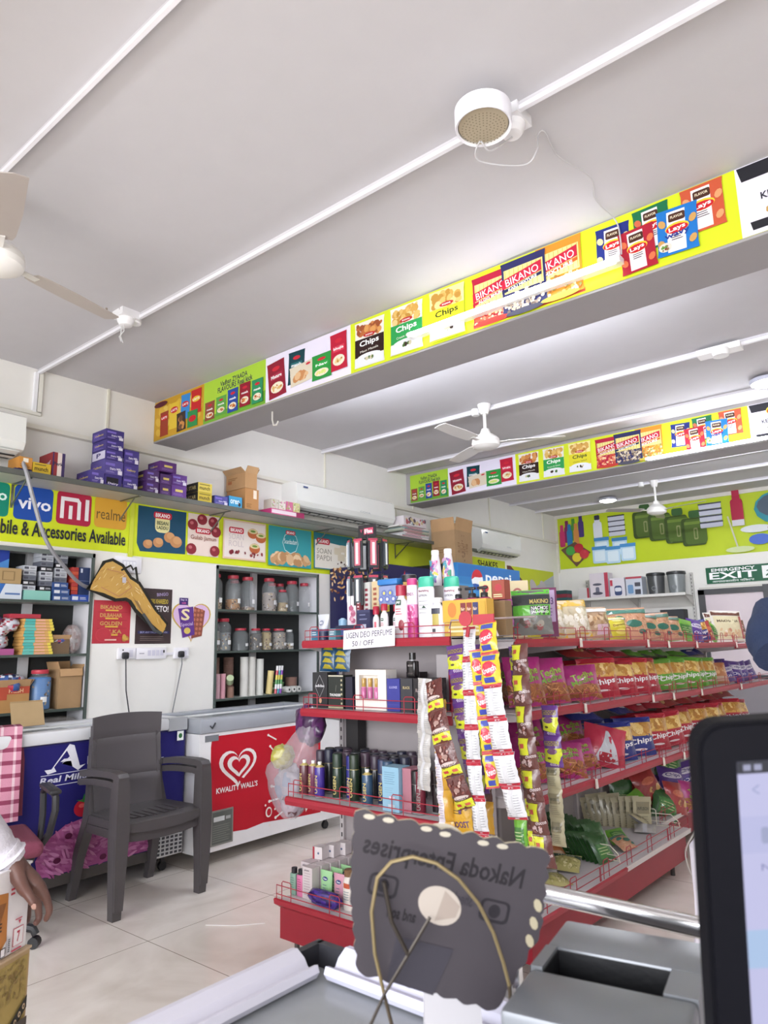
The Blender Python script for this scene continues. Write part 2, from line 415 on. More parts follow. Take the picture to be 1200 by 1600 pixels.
# ------------------------------------------------ ceiling fans
def fan(x, y, rotz, label, drop=.3, bc='e9e6e2', r=.62):
    t = thing('ceiling_fan', label, 'ceiling fan', (x, y, CEIL-drop), rotz)
    b = MB(); b.lathe([(.02, -.07, 'f0eeea'), (.07, -.066, 'f0eeea'), (.11, -.045, 'f0eeea'), (.115, -.02, 'e0ddd8'), (.11, .01, 'f0eeea'), (.085, .035, 'f0eeea'), (.045, .06, 'f0eeea'), (.03, .1, 'f0eeea')], n=28); b.build('motor', plas, t)
    b = MB(); b.lathe([(.013, .1, 'efedea'), (.013, drop-.08, 'efedea'), (.03, drop-.085, 'efedea'), (.052, drop-.02, 'efedea'), (.055, drop-.002, 'efedea')], n=16); b.build('down_rod', plas, t)
    for k in range(3):
        a = k*2*PI/3
        b = MB(); b.m = Matrix.Rotation(a, 4, 'Z'); b.box(.1, -.018, -.018, .2, .018, -.012, 'd8d5d0')
        b.m = Matrix.Rotation(a, 4, 'Z') @ Matrix.Translation((0, 0, -.012)) @ Matrix.Rotation(math.radians(9), 4, 'X')
        pts = [(.17, -.05), (.2, -.06), (r*.6, -.065), (r, -.05), (r+.012, 0), (r, .05), (r*.6, .06), (.2, .055), (.17, .045)]
        b.prism(pts, -.002, .002, bc, 'z'); b.build('blade', plas, t)
    return t
fan(-2.93, 1.06, math.radians(-17), 'white ceiling fan cut off by the photo\'s left edge', .3, 'b5aca6')
fan(-2.83, 4.8, math.radians(28), 'nearest whole white ceiling fan, with three long blades', .31)
fan(-2.74, 8.62, math.radians(-16), 'small looking distant white ceiling fan before the yellow wall banner', .36, '9f9a95')

# ------------------------------------------------ tube lights and bulbs
def tube_light(x0, x1, y, z, label, side=-1, lm=None):
    t = thing('tube_light', label, 'tube light', ((x0+x1)/2, y, z)); L = (x1-x0)/2
    b = MB(); b.box(-L, -.012 if side < 0 else -.03, -.012, L, .03 if side < 0 else .012, .016, 'f2f2f4'); b.build('batten', plas, t)
    b = MB(); b.tube([(-L+.02, side*.024, 0), (L-.02, side*.024, 0)], .0135, (.93, .97, 1.06), 10); b.build('glowing_tube', lm or lampm, t)
    for s in (-1, 1):
        b = MB(); b.tube([(s*(L-.022), side*.024, 0), (s*L, side*.024, 0)], .017, 'eeeeee', 10); b.build('end_cap', plas, t)
    return t
tube_light(-2.182, -.983, 2.945, 3.09, 'brightly lit tube light on the first printed beam')
tube_light(-2.02, -.82, 6.205, 2.99, 'lit tube light along the second printed beam', -1, lampq)
tube_light(.6, 1.8, 2.945, 3.09, 'lit tube light further right on the first printed beam, outside the frame')  # unseen fixtures added here and below as extra room light
tube_light(.6, 1.8, 6.205, 2.99, 'lit tube light further right on the second printed beam, outside the frame')
tube_light(-1.0, .2, -.315, 3.09, 'lit tube light on the beam behind the camera', -1, lampn)  # unseen fixtures added behind the camera for fill
tube_light(1.6, 2.8, -.315, 3.09, 'second lit tube light on the beam behind the camera', -1, lampn)
def bulb(x, y, label, lit=True):
    t = thing('ceiling_bulb', label, 'light bulb', (x, y, CEIL-.02))
    b = MB(); b.lathe([(.115, -.03, 'b8b8c8'), (.12, -.012, 'b8b8c8'), (.12, 0, 'b8b8c8'), (.06, .015, 'b8b8c8')], n=26); b.build('rim', plas, t)
    b = MB(); b.lathe([(.03, -.05, 'fff'), (.08, -.042, 'fff'), (.11, -.03, 'fff')], n=26); b.build('diffuser', bulbm, t)
    return t
tube_light(-2.3, -1.1, 3.32, 3.095, 'lit tube light on the hidden rear face of the first beam', 1, lampr)
tube_light(-2.3, -1.1, 6.58, 3.07, 'lit tube light on the hidden rear face of the second beam', 1, lamps)  # unseen, added to brighten the far bay
tube_light(-3.7, -2.5, 3.32, 3.095, 'lit tube light on the rear face of the first beam, near the wall', 1, lampr)  # unseen, added to brighten the second bay's ceiling
tube_light(.5, 1.7, 3.32, 3.095, 'lit tube light on the rear face of the first beam, far right', 1, lampr)  # one more unseen tube added for the right of the bay
bulb(-.92, 5.72, 'glowing round LED lamp on the ceiling at the right edge of the photo')
bulb(-3.56, 9.2, 'small glowing round lamp before the yellow banner on the far wall')
b = MB(); b.box(-1.17, 4.8, CEIL-.06, -.9, 4.9, CEIL-.02, 'f0eeec'); b.lathe([(.05, -.1, 'efeeec'), (.055, -.06, 'efeeec'), (.05, -.05, 'efeeec')], -1.02, 4.8, CEIL, 16)
tag(b.build('junction_box', plas), 'small white junction box on the ceiling near the right edge', 'junction box')
# =====================================================  PRINTED BANNERS
def sub(A, ox, oy, rot=0., sc=1.):
    """artwork in its own little frame, turned and scaled inside another"""
    c, q = math.cos(rot)*sc, math.sin(rot)*sc
    B = Art(A.mb, lambda x, y, f: A.M(ox+x*c-y*q, oy+x*q+y*c, f), A.step, A.off, None)
    return B
def pouch(A, x, y, w, h, rot, base, paint=None, pinch=.04):
    B = sub(A, x, y, rot)
    p = [(-w/2, 0), (w/2, 0), (w/2*(1-pinch), h*.12), (w/2*(1-pinch), h*.88), (w/2, h), (-w/2, h), (-w/2*(1-pinch), h*.88), (-w/2*(1-pinch), h*.12)]
    B.poly(p, base)
    if paint: paint(B, w, h)
    A.off = B.off
def p_lays(col, chip='d9b06a', word='Lays'):
    def f(B, w, h):
        B.rect(-w*.24, h*.05, w*.2, h*.93, 'f3f0f4'); B.rrect(-w*.2, h*.7, w*.2, h*.88, w*.04, '4a2d22'); B.text('FLAVOR', -w*.15, h*.77, w*.15, h*.83, 'e8dcc0', True)
        B.ell(0, h*.55, w*.29, h*.12, 'f3c53a'); B.ell(0, h*.53, w*.27, h*.095, 'c3202c'); B.text(word, -w*.2, h*.47, w*.2, h*.59, 'fff', True, .12)
        B.lines(-w*.14, h*.28, w*.16, h*.42, 3, '5a4a50', .4)
        for cx, cy in ((-.36, .7), (.38, .66), (-.38, .26), (.37, .22)): B.ell(w*cx, h*cy, w*.12, h*.07, chip, 9, cx*3)
    return f
def p_wavy(B, w, h):
    p_lays('', 'c79a5a')(B, w, h); B.text('wavy', -w*.3, h*.33, w*.3, h*.45, '233a8c', True, .1); B.ell(-w*.3, h*.18, w*.16, h*.1, 'd9d4c8'); B.blobs(-w*.42, h*.1, -w*.18, h*.26, 8, w*.04, ['7d3b2a', '5e8d3c', '8a6a4a'])
def p_chips(band, sub1):
    def f(B, w, h):
        B.blobs(-w*.46, h*.6, w*.46, h*.99, 44, w*.1, ['cfa050', 'dab468', 'b98a3c', 'e3c687'] if band != '2f1c1a' else ['b5683a', 'c98248', '9a5230', 'd69a5a'])
        B.rect(-w*.48, h*.22, w*.48, h*.62, band); B.ell(0, h*.68, w*.2, h*.045, 'b72a30'); B.text('BAZANA', -w*.12, h*.665, w*.12, h*.695, 'fff', True)
        B.text('Chips', -w*.32, h*.42, w*.32, h*.58, 'fff' if band != 'd9d02a' else '2e3a1c', True, .05); B.text(sub1, -w*.3, h*.32, w*.3, h*.37, 'f2efe6' if band != 'd9d02a' else '4a4a20', False, .06)
        B.rect(-w*.48, h*.01, w*.48, h*.2, 'dfe2e6'); B.ell(0, h*.2, w*.4, h*.08, 'dfe2e6'); B.blobs(-w*.2, h*.1, w*.2, h*.22, 6, w*.06, ['4a6a34', '3a2a22', 'c9c2a4'])
    return f
def p_bikano(head, band, mix, name):
    def f(B, w, h):
        B.rect(-w*.43, h*.4, w*.43, h*.86, 'e2d68a')
        for k in range(9): B.line(-w*.4+k*w*.1, h*.42, -w*.4+k*w*.1, h*.85, w*.012, 'b9a24a')
        B.poly([(-w*.48, h*.5), (w*.4, h*.62), (w*.4, h*.82), (-w*.48, h*.68)], 'b91f3a'); B.text('BIKANO', -w*.4, h*.58, w*.34, h*.72, 'fff', False, .15)
        B.poly([(-w*.48, h*.42), (w*.4, h*.54), (w*.4, h*.6), (-w*.48, h*.48)], band); B.text(name, -w*.34, h*.465, w*.3, h*.535, 'fff', True, .15)
        B.blobs(-w*.47, 0, w*.47, h*.42, 90, w*.045, mix)
    return f
def p_small(c2, blob, word=''):
    def f(B, w, h):
        B.ell(0, h*.8, w*.22, h*.06, 'c8283a'); B.rect(-w*.34, h*.5, w*.34, h*.66, c2); B.text(word or 'masala', -w*.3, h*.53, w*.3, h*.63, 'fff', True)
        B.ell(0, h*.26, w*.36, h*.15, 'e8dfc8'); B.blobs(-w*.3, h*.16, w*.3, h*.36, 14, w*.07, blob)
    return f
YG = 'd2e02a'
def pan_flavours(A, x0, x1, H):
    A.rect(x0, 0, x1, H, 'a9cf3e'); A.poly([(x0, 0), (x1, 0), (x1, H*.3), (x0, H*.12)], '6fa838'); w = x1-x0
    A.text('Vadhan ZYAADA', x0+w*.28, H*.78, x0+w*.72, H*.9, '3a3f4a', True, .03); A.text('FLAVOURS Real kick', x0+w*.24, H*.64, x0+w*.8, H*.77, '3a3f4a', True, .03)
    for i, (c, d) in enumerate((('8a4a3a', 'c9a04a'), ('5f9e4a', 'e0c870'), ('2c4a9a', 'd08a3a'), ('8f2030', 'e0a050'), ('2f8a5c', 'd8c8a0'))):
        pouch(A, x0+w*(.11+.195*i), H*(.04+(.05 if i % 2 else .02)), w*.17, H*(.44 if i < 2 else .54), 0, c, p_small(c, [d, 'b5562a']))
def pan_white(A, x0, x1, H):
    A.rect(x0, 0, x1, H, 'e6e1f2'); w = x1-x0
    pouch(A, x0+w*.38, H*.2, w*.2, H*.7, -.04, '14404a', p_small('2a6a70', ['c9a060', '7a3a2a']))
    pouch(A, x0+w*.16, H*.05, w*.22, H*.8, .1, '8e1f34', p_small('a53048', ['d8b070', 'c07a3a'], 'Mixture'))
    pouch(A, x0+w*.46, H*.16, w*.28, H*.42, .08, 'd8cdb8', lambda B, a, h: (B.blobs(-a*.4, h*.1, a*.3, h*.7, 12, a*.14, ['c58a5a', 'dcb488']), B.ell(a*.3, h*.85, a*.1, h*.06, 'c23040')))
    pouch(A, x0+w*.88, H*.16, w*.18, H*.76, .02, 'b81f3a', p_small('cf4056', ['e2c890', 'b8863a'], 'bhujia'))
    pouch(A, x0+w*.69, H*.1, w*.22, H*.52, 0, '2f9140', p_small('3aa84e', ['e6d890', 'cfe07a'], 'Nav'))
def pan_chips(A, x0, x1, H):
    A.rect(x0, 0, x1, H, YG); w = x1-x0
    for i, (b_, n) in enumerate((('2f1c1a', 'Mast Masala'), ('2f9a50', 'Cream & Onion'), ('d9d02a', 'Classic Salted'))):
        A.rect(x0+w*(.03+.325*i), H*.03, x0+w*(.03+.325*i)+w*.28, H*.05, 'c4d22a')
        pouch(A, x0+w*(.17+.325*i), H*.05, w*.27, H*.9, -.02, 'e8e4da' if i < 2 else 'e9e19a', p_chips(b_, n))
def pan_bikano(A, x0, x1, H):
    A.rect(x0, 0, x1, H, YG); w = x1-x0
    A.rect(x0+w*.01, H*.03, x0+w*.99, H*.1, 'd2604a')
    pouch(A, x0+w*.2, H*.06, w*.38, H*.86, 0, 'b01c3c', p_bikano('', 'a81c34', ['e08a6a', 'c9553a', 'f0c8a0'], 'ALOO BHUJIA'))
    pouch(A, x0+w*.8, H*.06, w*.38, H*.92, 0, 'd98a2a', p_bikano('', 'c05a1e', ['c9a058', '8a8a4a', 'e4d4a0', 'a86a30'], 'MIXTURE'))
    pouch(A, x0+w*.5, H*.05, w*.4, H*.9, 0, '2b2c5c', p_bikano('', '23264e', ['b9a890', '8f7f70', 'd8ccb8', '6a5a50'], 'KAJU MIXTURE'))
    A.ell(x0+w*.2, H*.05, w*.16, H*.05, 'c03a30'); A.ell(x0+w*.5, H*.04, w*.17, H*.05, '4a4a5a'); A.ell(x0+w*.8, H*.06, w*.16, H*.05, 'd8c850')
def pan_lays(A, x0, x1, H):
    A.rect(x0, 0, x1, H, YG); w = x1-x0
    pouch(A, x0+w*.2, H*.24, w*.24, H*.66, -.04, '25317c', p_lays('', 'd8cf9a'))
    pouch(A, x0+w*.48, H*.3, w*.24, H*.66, .02, '1f6e48', p_lays('', 'c9684a'))
    pouch(A, x0+w*.8, H*.3, w*.26, H*.68, .0, 'c4573a', p_lays('', 'dc9a6a'))
    pouch(A, x0+w*.38, H*.04, w*.24, H*.66, .04, 'a82034', p_lays('', 'd8704a'))
    pouch(A, x0+w*.63, H*.1, w*.26, H*.68, -.04, '2173c2', p_wavy)
def pan_kettle(A, x0, x1, H):
    A.rect(x0, 0, x1, H, 'e4dfee'); w = min(x1-x0, .85)
    A.poly([(x0+.03*w, H*.78), (x0+w*.6, H*.78), (x0+w*.6, H*.99), (x0+.01*w, H*.99)], '26262c'); A.poly([(x0+.06*w, H*.06), (x0+w*.6, H*.06), (x0+w*.6, H*.16), (x0+.05*w, H*.18)], '26262c')
    A.ell(x0+w*.32, H*.76, w*.15, H*.17, 'f3c53a', 24); A.ell(x0+w*.32, H*.75, w*.14, H*.15, 'a51c2c', 24); A.text('Lays', x0+w*.22, H*.66, x0+w*.42, H*.84, 'fff', True)
    A.text('KETTLE COOKED', x0+w*.12, H*.46, x0+w*.55, H*.56, '30303a', True, .03); A.ell(x0+w*.3, H*.32, w*.14, H*.05, '2c2c30'); A.blobs(x0+w*.12, H*.18, x0+w*.5, H*.34, 14, .035, ['c09a5a', 'dcc08a'])
def pan_gold(A, x0, x1, H):
    A.rect(x0, 0, x1, H, 'c79a2c'); w = x1-x0; A.blobs(x0, 0, x1, H, 30, .05, ['d8b040', 'b98a22', 'e0c058'])
    pouch(A, x0+w*.22, H*.06, w*.17, H*.62, .02, '9a3a24', lambda B, a, h: (B.ell(0, h*.75, a*.4, h*.12, 'c3202c'), B.text("LAY'S", -a*.32, h*.7, a*.32, h*.8, 'fff', True)))
    pouch(A, x0+w*.42, H*.16, w*.2, H*.66, .0, 'e0bf3a', lambda B, a, h: (B.ell(0, h*.72, a*.4, h*.12, 'c3202c'), B.text("LAY'S", -a*.32, h*.67, a*.32, h*.77, 'fff', True)))
    pouch(A, x0+w*.64, H*.3, w*.18, H*.62, -.04, '3a8ad0', lambda B, a, h: (B.ell(0, h*.6, a*.4, h*.12, 'c3202c'), B.text("LAY'S", -a*.32, h*.55, a*.32, h*.65, 'fff', True)))
    pouch(A, x0+w*.86, H*.34, w*.2, H*.6, .0, 'c22a2a', lambda B, a, h: (B.ell(0, h*.6, a*.4, h*.12, 'e8c23a'), B.text("LAY'S", -a*.32, h*.55, a*.32, h*.65, 'fff', True)))
    pouch(A, x0+w*.58, H*.04, w*.18, H*.46, .05, '3b2d28', lambda B, a, h: B.blobs(-a*.4, 0, a*.4, h*.9, 12, a*.2, ['6a4a34', 'c98a4a'], asp=.8))
    pouch(A, x0+w*.8, H*.04, w*.2, H*.4, .0, '2e8a4a', lambda B, a, h: (B.ell(0, h*.5, a*.36, h*.2, 'c3202c'),)); A.ell(x0+w*.14, H*.9, w*.14, H*.07, '5a1f2c')
def beam_banner(y, z0, H, spec, label):
    b = MB(); x0 = min(s[0] for s in spec); x1 = max(s[1] for s in spec)
    b.box(x0, y-.004, z0, x1, y, z0+H, 'd6de58')
    for a, c, fn in spec:
        A = Art(b, front(0, y-.004, z0), .00025, .0003)
        fn(A, a, c, H)
    return tag(b.build('printed_banner', vinyl), label, 'banner')
beam_banner(2.98, 3.012, .315, [(-4.745, -4.11, pan_gold), (-4.11, -3.43, pan_flavours), (-3.43, -2.66, pan_white), (-2.66, -1.80, pan_chips), (-1.80, -1.17, pan_bikano), (-1.17, -.5, pan_lays), (-.5, .2, pan_kettle), (.2, 1.0, pan_chips), (1.0, 1.7, pan_bikano), (1.7, 2.4, pan_lays)],
            'long snack banner on the nearest beam, behind the brightest tube light')
beam_banner(6.24, 2.985, .315, [(-4.69, -4.17, pan_flavours), (-4.17, -3.34, pan_white), (-3.34, -2.5, pan_chips), (-2.5, -1.86, pan_bikano), (-1.86, -1.17, pan_lays), (-1.17, -.4, pan_kettle), (-.4, .4, pan_chips), (.4, 1.1, pan_bikano), (1.1, 1.8, pan_lays)],
            'snack banner on the farther beam, behind the nearest whole ceiling fan')

# ---- left wall: mobile banner
b = MB(); b.box(-4.75, 1.2, 2.115, -4.745, 2.8, 2.51, 'd2e02a')
A = Art(b, wallA(0, 0, -4.745), .0004)
A.rrect(1.68, 2.275, 1.935, 2.5, .03, '1c8a72'); A.text('oppo', 1.7, 2.36, 1.92, 2.43, 'dff2ee', True)
A.rrect(1.965, 2.272, 2.222, 2.503, .03, '2550a8'); A.text('vivo', 1.99, 2.345, 2.21, 2.425, 'f4f4ff', True)
A.rrect(2.248, 2.275, 2.498, 2.508, .03, 'b42a48')
for x in (2.275, 2.335, 2.395): A.rect(x, 2.315, x+.026, 2.445 if x != 2.335 else 2.41, 'f3eef2')
A.poly([(2.275, 2.44), (2.39, 2.44), (2.421, 2.41), (2.421, 2.44), (2.4, 2.468), (2.275, 2.468)], 'f3eef2'); A.rect(2.452, 2.315, 2.48, 2.468, 'f3eef2')
A.rrect(2.523, 2.283, 2.775, 2.512, .03, 'dca63c'); A.text('realme', 2.54, 2.345, 2.765, 2.425, '6a5634')
A.text('Mobile & Accessories Available', 1.79, 2.165, 2.775, 2.262, '2f3238', True)
tag(b.build('mobile_banner', vinyl), 'yellow green mobile phone and accessories banner below the wall shelf', 'banner')
b = MB(); b.box(-4.75, 2.803, 2.06, -4.735, 2.835, 2.51, 'cdd53a'); tag(b.build('conduit_strip', plas), 'painted conduit strip between the mobile banner and the sweets banner', 'conduit')
# ---- sweets banner
b = MB(); b.box(-4.75, 2.84, 2.1, -4.745, 5.33, 2.51, 'd2e02a')
A = Art(b, wallA(0, 0, -4.745), .0004)
def badge(x, z, w, txt='BIKANO'):
    A.rrect(x-w/2, z-w*.16, x+w/2, z+w*.16, w*.1, 'c2243a'); A.text(txt, x-w*.4, z-w*.1, x+w*.4, z+w*.1, 'fff', True)
A.poly([(2.9, 2.14), (3.3, 2.15), (3.3, 2.49), (2.87, 2.49), (2.87, 2.2)], '1f4c68')
A.rrect(3.02, 2.3, 3.15, 2.44, .04, 'e4dca0'); badge(3.085, 2.435, .16); A.text('BESAN', 3.035, 2.36, 3.135, 2.39, '3a4a3a', True); A.text('LADDU', 3.035, 2.325, 3.135, 2.352, '3a4a3a', True)
for x, z, r in ((3.15, 2.27, .05), (3.21, 2.24, .055), (3.05, 2.22, .045), (2.96, 2.2, .04)): A.ell(x, z, r, r*.85, 'c08a5c', 16); A.ell(x+.01, z+.012, r*.7, r*.55, 'd09c6c', 14)
A.rect(3.315, 2.15, 3.62, 2.49, 'e9d6cc'); 
for x, z in ((3.36, 2.4), (3.45, 2.45), (3.56, 2.44), (3.59, 2.36), (3.35, 2.2), (3.58, 2.2)): A.ell(x, z, .05, .045, '8c2f3a', 14); A.ell(x-.01, z+.012, .018, .014, 'c26a70', 8)
badge(3.46, 2.355, .15); A.text('Gulab Jamun', 3.34, 2.27, 3.59, 2.315, '8a4a3a')
A.rect(3.66, 2.15, 4.13, 2.49, 'e2c4ac'); A.rect(3.675, 2.165, 4.12, 2.475, 'eadfd8'); badge(3.8, 2.4, .16); A.text('SOAN', 3.72, 2.32, 3.88, 2.37, 'cfc2c2'); A.text('ROLL', 3.72, 2.26, 3.88, 2.31, 'cfc2c2')
for x, z in ((3.98, 2.39), (4.07, 2.36), (4.0, 2.26)): A.ell(x, z, .06, .045, 'b9643c', 16); A.ell(x, z+.02, .055, .022, 'd9c89a', 14); A.ell(x, z+.02, .03, .01, '6a8a3a', 10)
A.blobs(3.7, 2.17, 4.1, 2.24, 12, .018, ['7a2a34', '8c3a3a'])
A.rect(4.155, 2.13, 4.69, 2.49, '3a9aa2'); A.blobs(4.155, 2.13, 4.69, 2.28, 44, .05, ['d8b48c', 'c99c70', 'e6cba6', 'b98a60'])
A.ell(4.42, 2.35, .1, .1, 'cfe4e4', 8); A.ell(4.42, 2.35, .094, .094, '2f8c96', 8); badge(4.42, 2.445, .12); A.text('Soanbadam', 4.34, 2.34, 4.5, 2.385, 'eef6f4')
A.rect(4.72, 2.14, 5.27, 2.49, '2d7886'); A.poly([(4.735, 2.15), (5.255, 2.15), (5.255, 2.38), (4.735, 2.42)], 'e6e0d6'); badge(4.85, 2.41, .18); A.text('SOAN', 4.76, 2.29, 4.96, 2.34, '8a8478'); A.text('PAPDI', 4.76, 2.225, 4.96, 2.275, '8a8478')
for x, z in ((5.05, 2.33), (5.13, 2.36), (5.2, 2.32), (5.1, 2.27)): A.rrect(x-.05, z-.035, x+.05, z+.035, .012, 'd6cbb4')
A.blobs(4.98, 2.16, 5.24, 2.24, 8, .012, ['4a2f26'])
tag(b.build('sweets_banner', vinyl), 'yellow green sweets banner with five printed sweet boxes over the jar shelves', 'banner')
# further banner strip behind the coolers
b = MB(); b.box(-4.75, 5.6, 2.0, -4.745, 8.4, 2.5, 'c9d435'); A = Art(b, wallA(0, 0, -4.745), .0005)
A.text('CAFE', 7.0, 2.38, 7.4, 2.48, '3a3a20', True); A.text('SHAKES', 7.7, 2.38, 8.2, 2.47, '3a3a20', True)
tag(b.build('printed_banner', vinyl), 'yellow banner with dark lettering above the blue drinks cooler', 'banner')
b = MB(); b.box(-4.75, 8.45, 1.3, -4.745, 9.85, 2.45, 'c9d435'); A = Art(b, wallA(8.45, 1.3, -4.745), .0005)
A.poly([(0, 0), (.6, 0), (.55, .9), (.1, 1.15), (0, 1.15)], '6a3036'); A.poly([(.6, .3), (1.4, .1), (1.4, 1.1), (.8, .9)], 'b9c0c4')
for i in range(6): A.ell(.75+.1*i, .85-.12*(i % 3), .1, .17, ['c9c2c6', '7a4a5a', 'a8b4c0'][i % 3], 14, .6)
A.ell(.25, .7, .16, .2, '3a6ab0')
tag(b.build('printed_banner', vinyl), 'colourful kitchenware banner on the left wall near the far corner', 'banner')

# ---- far wall banner
b = MB(); b.box(-4.71, 10.034, 2.5, 1.5, 10.04, 3.295, 'bccf2a'); _fm = front(-4.71, 10.034, 2.5); A = Art(b, lambda x, y, f: _fm(x*.675, y, f), .0006)
def vbottle(x, z, w, h, c, cap): A.rrect(x-w/2, z, x+w/2, z+h*.72, w*.2, c); A.rect(x-w*.32, z+h*.7, x+w*.32, z+h*.82, c); A.rrect(x-w*.3, z+h*.8, x+w*.3, z+h, w*.1, cap)
for x, z, c in ((.22, .4, '7f2c5c'), (.38, .42, '4f8f3c'), (.56, .46, '4c3a78'), (.1, .34, 'c03a6c'), (.28, .34, '2f7ab0'), (.44, .34, 'c98a4a')): vbottle(x, z, .13, .34, c, c)
A.poly([(.05, .3), (.4, .02), (.75, .22), (.4, .4)], '6a5040'); 
for x, z, c in ((.28, .27, '4aa04a'), (.42, .16, 'd8c83a'), (.48, .3, 'b8303c'), (.6, .2, 'c03a44')): A.ell(x, z, .11, .07, c)
vbottle(.95, .4, .2, .36, 'd9dde6', '3a3a4a')
for k in range(4): A.rrect(1.2, .42+k*.075, 1.56, .49+k*.075, .02, 'c6c9d8'); A.rect(1.19, .48+k*.075, 1.57, .497+k*.075, '2f3040')
for x, z in ((.88, .15), (1.28, .12), (.82, 0.02), (1.12, 0.0), (1.45, 0.02)): A.rrect(x-.02, z+.02, x+.3, z+.26, .03, 'b8d6ea'); A.rect(x-.03, z+.22, x+.31, z+.27, '4a8ac2'); A.rrect(x+.02, z+.05, x+.26, z+.2, .02, 'd8e8f2')
for i in range(4):
    x, z = 1.8+.33*i, .36-.06*i; A.rrect(x-.06, z-.02, x+.4, z+.36, .05, '3d5022'); A.rrect(x, z, x+.42, z+.34, .06, '51692a'); A.rect(x, z+.27, x+.42, z+.31, '6f8838'); A.rrect(x+.1, z+.36, x+.32, z+.46, .03, '3f6438'); A.rrect(x+.17, z+.06, x+.25, z+.22, .02, '8a9060'); A.rrect(x+.19, z+.08, x+.23, z+.2, .01, '51692a')
for k in range(4): A.rrect(3.1, .38+k*.085, 3.52, .46+k*.085, .02, 'c6c9d8'); A.rect(3.09, .44+k*.085, 3.53, .46+k*.085, '4a4c5a')
vbottle(3.8, .36, .22, .5, 'a82040', 'b02848'); A.rect(3.69, .36, 3.91, .44, 'd8d8de')
A.line(3.62, .5, 3.75, .06, .03, 'c8c8b0'); A.ell(3.78, .05, .26, .04, 'c9d6a0'); A.ell(4.1, .3, .28, .05, 'd8dcdc'); A.ell(4.15, .16, .2, .07, '4a6ac0'); A.ell(4.55, .55, .45, .22, '2f8a98'); A.ell(4.55, .58, .4, .16, '4a5a6a'); A.line(4.4, .8, 4.45, .35, .03, 'b8c8cc'); A.line(4.3, .3, 4.7, .18, .03, 'c06a3a')
tag(b.build('kitchenware_banner', vinyl), 'long yellow green kitchenware banner across the far wall', 'banner')
# exit sign
b = MB(); b.box(-2.62, 10.02, 2.13, -1.5, 10.04, 2.345, '1f5c40'); A = Art(b, front(-2.62, 10.02, 2.13), .0006)
A.text('EMERGENCY', .07, .155, .6, .198, 'fff', True); A.text('EXIT', .04, .055, .62, .145, 'fff', True); A.text('आपातकालीन निकास', .07, .012, .58, .045, 'dfe8e2', True)
A.rect(.68, .03, .88, .19, 'f2f4f2'); A.ell(.79, .165, .016, .016, '1f5c40'); A.line(.78, .15, .77, .095, .022, '1f5c40'); A.line(.77, .1, .72, .06, .016, '1f5c40'); A.line(.77, .1, .82, .075, .016, '1f5c40'); A.line(.82, .075, .83, .045, .014, '1f5c40'); A.line(.78, .14, .73, .12, .012, '1f5c40'); A.line(.78, .14, .83, .12, .012, '1f5c40')
A.rect(.93, .08, .97, .19, 'f2f4f2'); A.poly([(.9, .09), (1.0, .09), (.95, .03)], 'f2f4f2')
tag(b.build('exit_sign', vinyl), 'green emergency exit sign above the far door', 'sign')
# far door
b = MB()
b.box(-2.74, 9.99, 0, -2.66, 10.04, 2.05, '3f3f42'); b.box(-1.95, 9.97, 0, -1.86, 10.04, 2.08, '3f3f42'); b.box(-.9, 9.99, 0, -.82, 10.04, 2.05, '3f3f42'); b.box(-2.74, 9.99, 1.99, -.82, 10.04, 2.06, '3f3f42'); b.box(-2.66, 9.99, .9, -1.95, 10.04, .95, '3f3f42')
d = struct(b.build('door_1', dplas))
b = MB(); b.box(-2.66, 10.02, .95, -1.95, 10.036, 1.99, 'd9ccd2'); b.box(-2.66, 10.02, .05, -1.95, 10.036, .9, '8f8a90'); b.box(-1.86, 10.02, .05, -.9, 10.036, 1.99, 'd2ccd8'); b.build('door_pane', gloss, d)
b = MB(); b.box(-2.72, 9.98, 2.06, -.8, 10.035, 2.085, 'cfccc4'); struct(b.build('trim_5', matte))

# ---- wall rack at the far left corner with boxed goods and canisters
t = thing('wall_rack', 'white wall rack on the far wall left of the exit sign', 'rack', (-3.55, 9.85, 0))
for z in (2.02, 1.62):
    b = MB(); b.box(-.75, -.2, z-.03, .75, .185, z-.018, 'd8d6d2'); b.box(-.75, -.205, z-.035, .75, -.2, z, 'dcdad6'); b.build('shelf_board', plas, t)
for x in (-.74, 0, .74):
    b = MB(); b.box(x-.02, .15, .0, x+.02, .185, 2.3, 'c2c0bc')
    for k in range(14): b.box(x-.005, .149, 1.6+.05*k, x+.005, .15, 1.625+.05*k, '5a5856')
    b.prism([(-.2, 1.985), (.15, 1.985), (.15, 1.86)], x-.004, x+.004, 'c8c6c2', 'x'); b.build('bracket', plas, t)
def fcart(name, label, x0, x1, h, col, fr, z=2.003, y=9.75):
    b = MB(); b.box(x0, y-.09, z, x1, y+.09, z+h, col)
    if fr: fr(Art(b, front(x0, y-.09, z), .0005, .0006), x1-x0, h)
    return tag(b.build(name, paper), label, 'box')
fcart('appliance_box', 'white and pink mixer box on the far wall rack', -4.1, -3.83, .36, 'd4ccd4', lambda A, w, h: (A.rect(w*.8, 0, w, h, 'b03a50'), A.ell(w*.4, h*.55, w*.25, h*.05, '5a5a6a'), A.rrect(w*.3, h*.2, w*.5, h*.45, .02, '6a6a7c'), A.ell(w*.4, h*.2, w*.28, h*.06, '4a4a5a')))
fcart('appliance_box', 'white box with a blue cool box picture on the far wall rack', -3.81, -3.6, .27, 'd8d4dc', lambda A, w, h: (A.rrect(w*.3, h*.1, w*.8, h*.6, .03, '3a4a72'), A.rrect(w*.33, h*.3, w*.77, h*.5, .02, 'd8dce4'), A.rect(w*.03, h*.6, w*.2, h*.9, 'b8344a')))
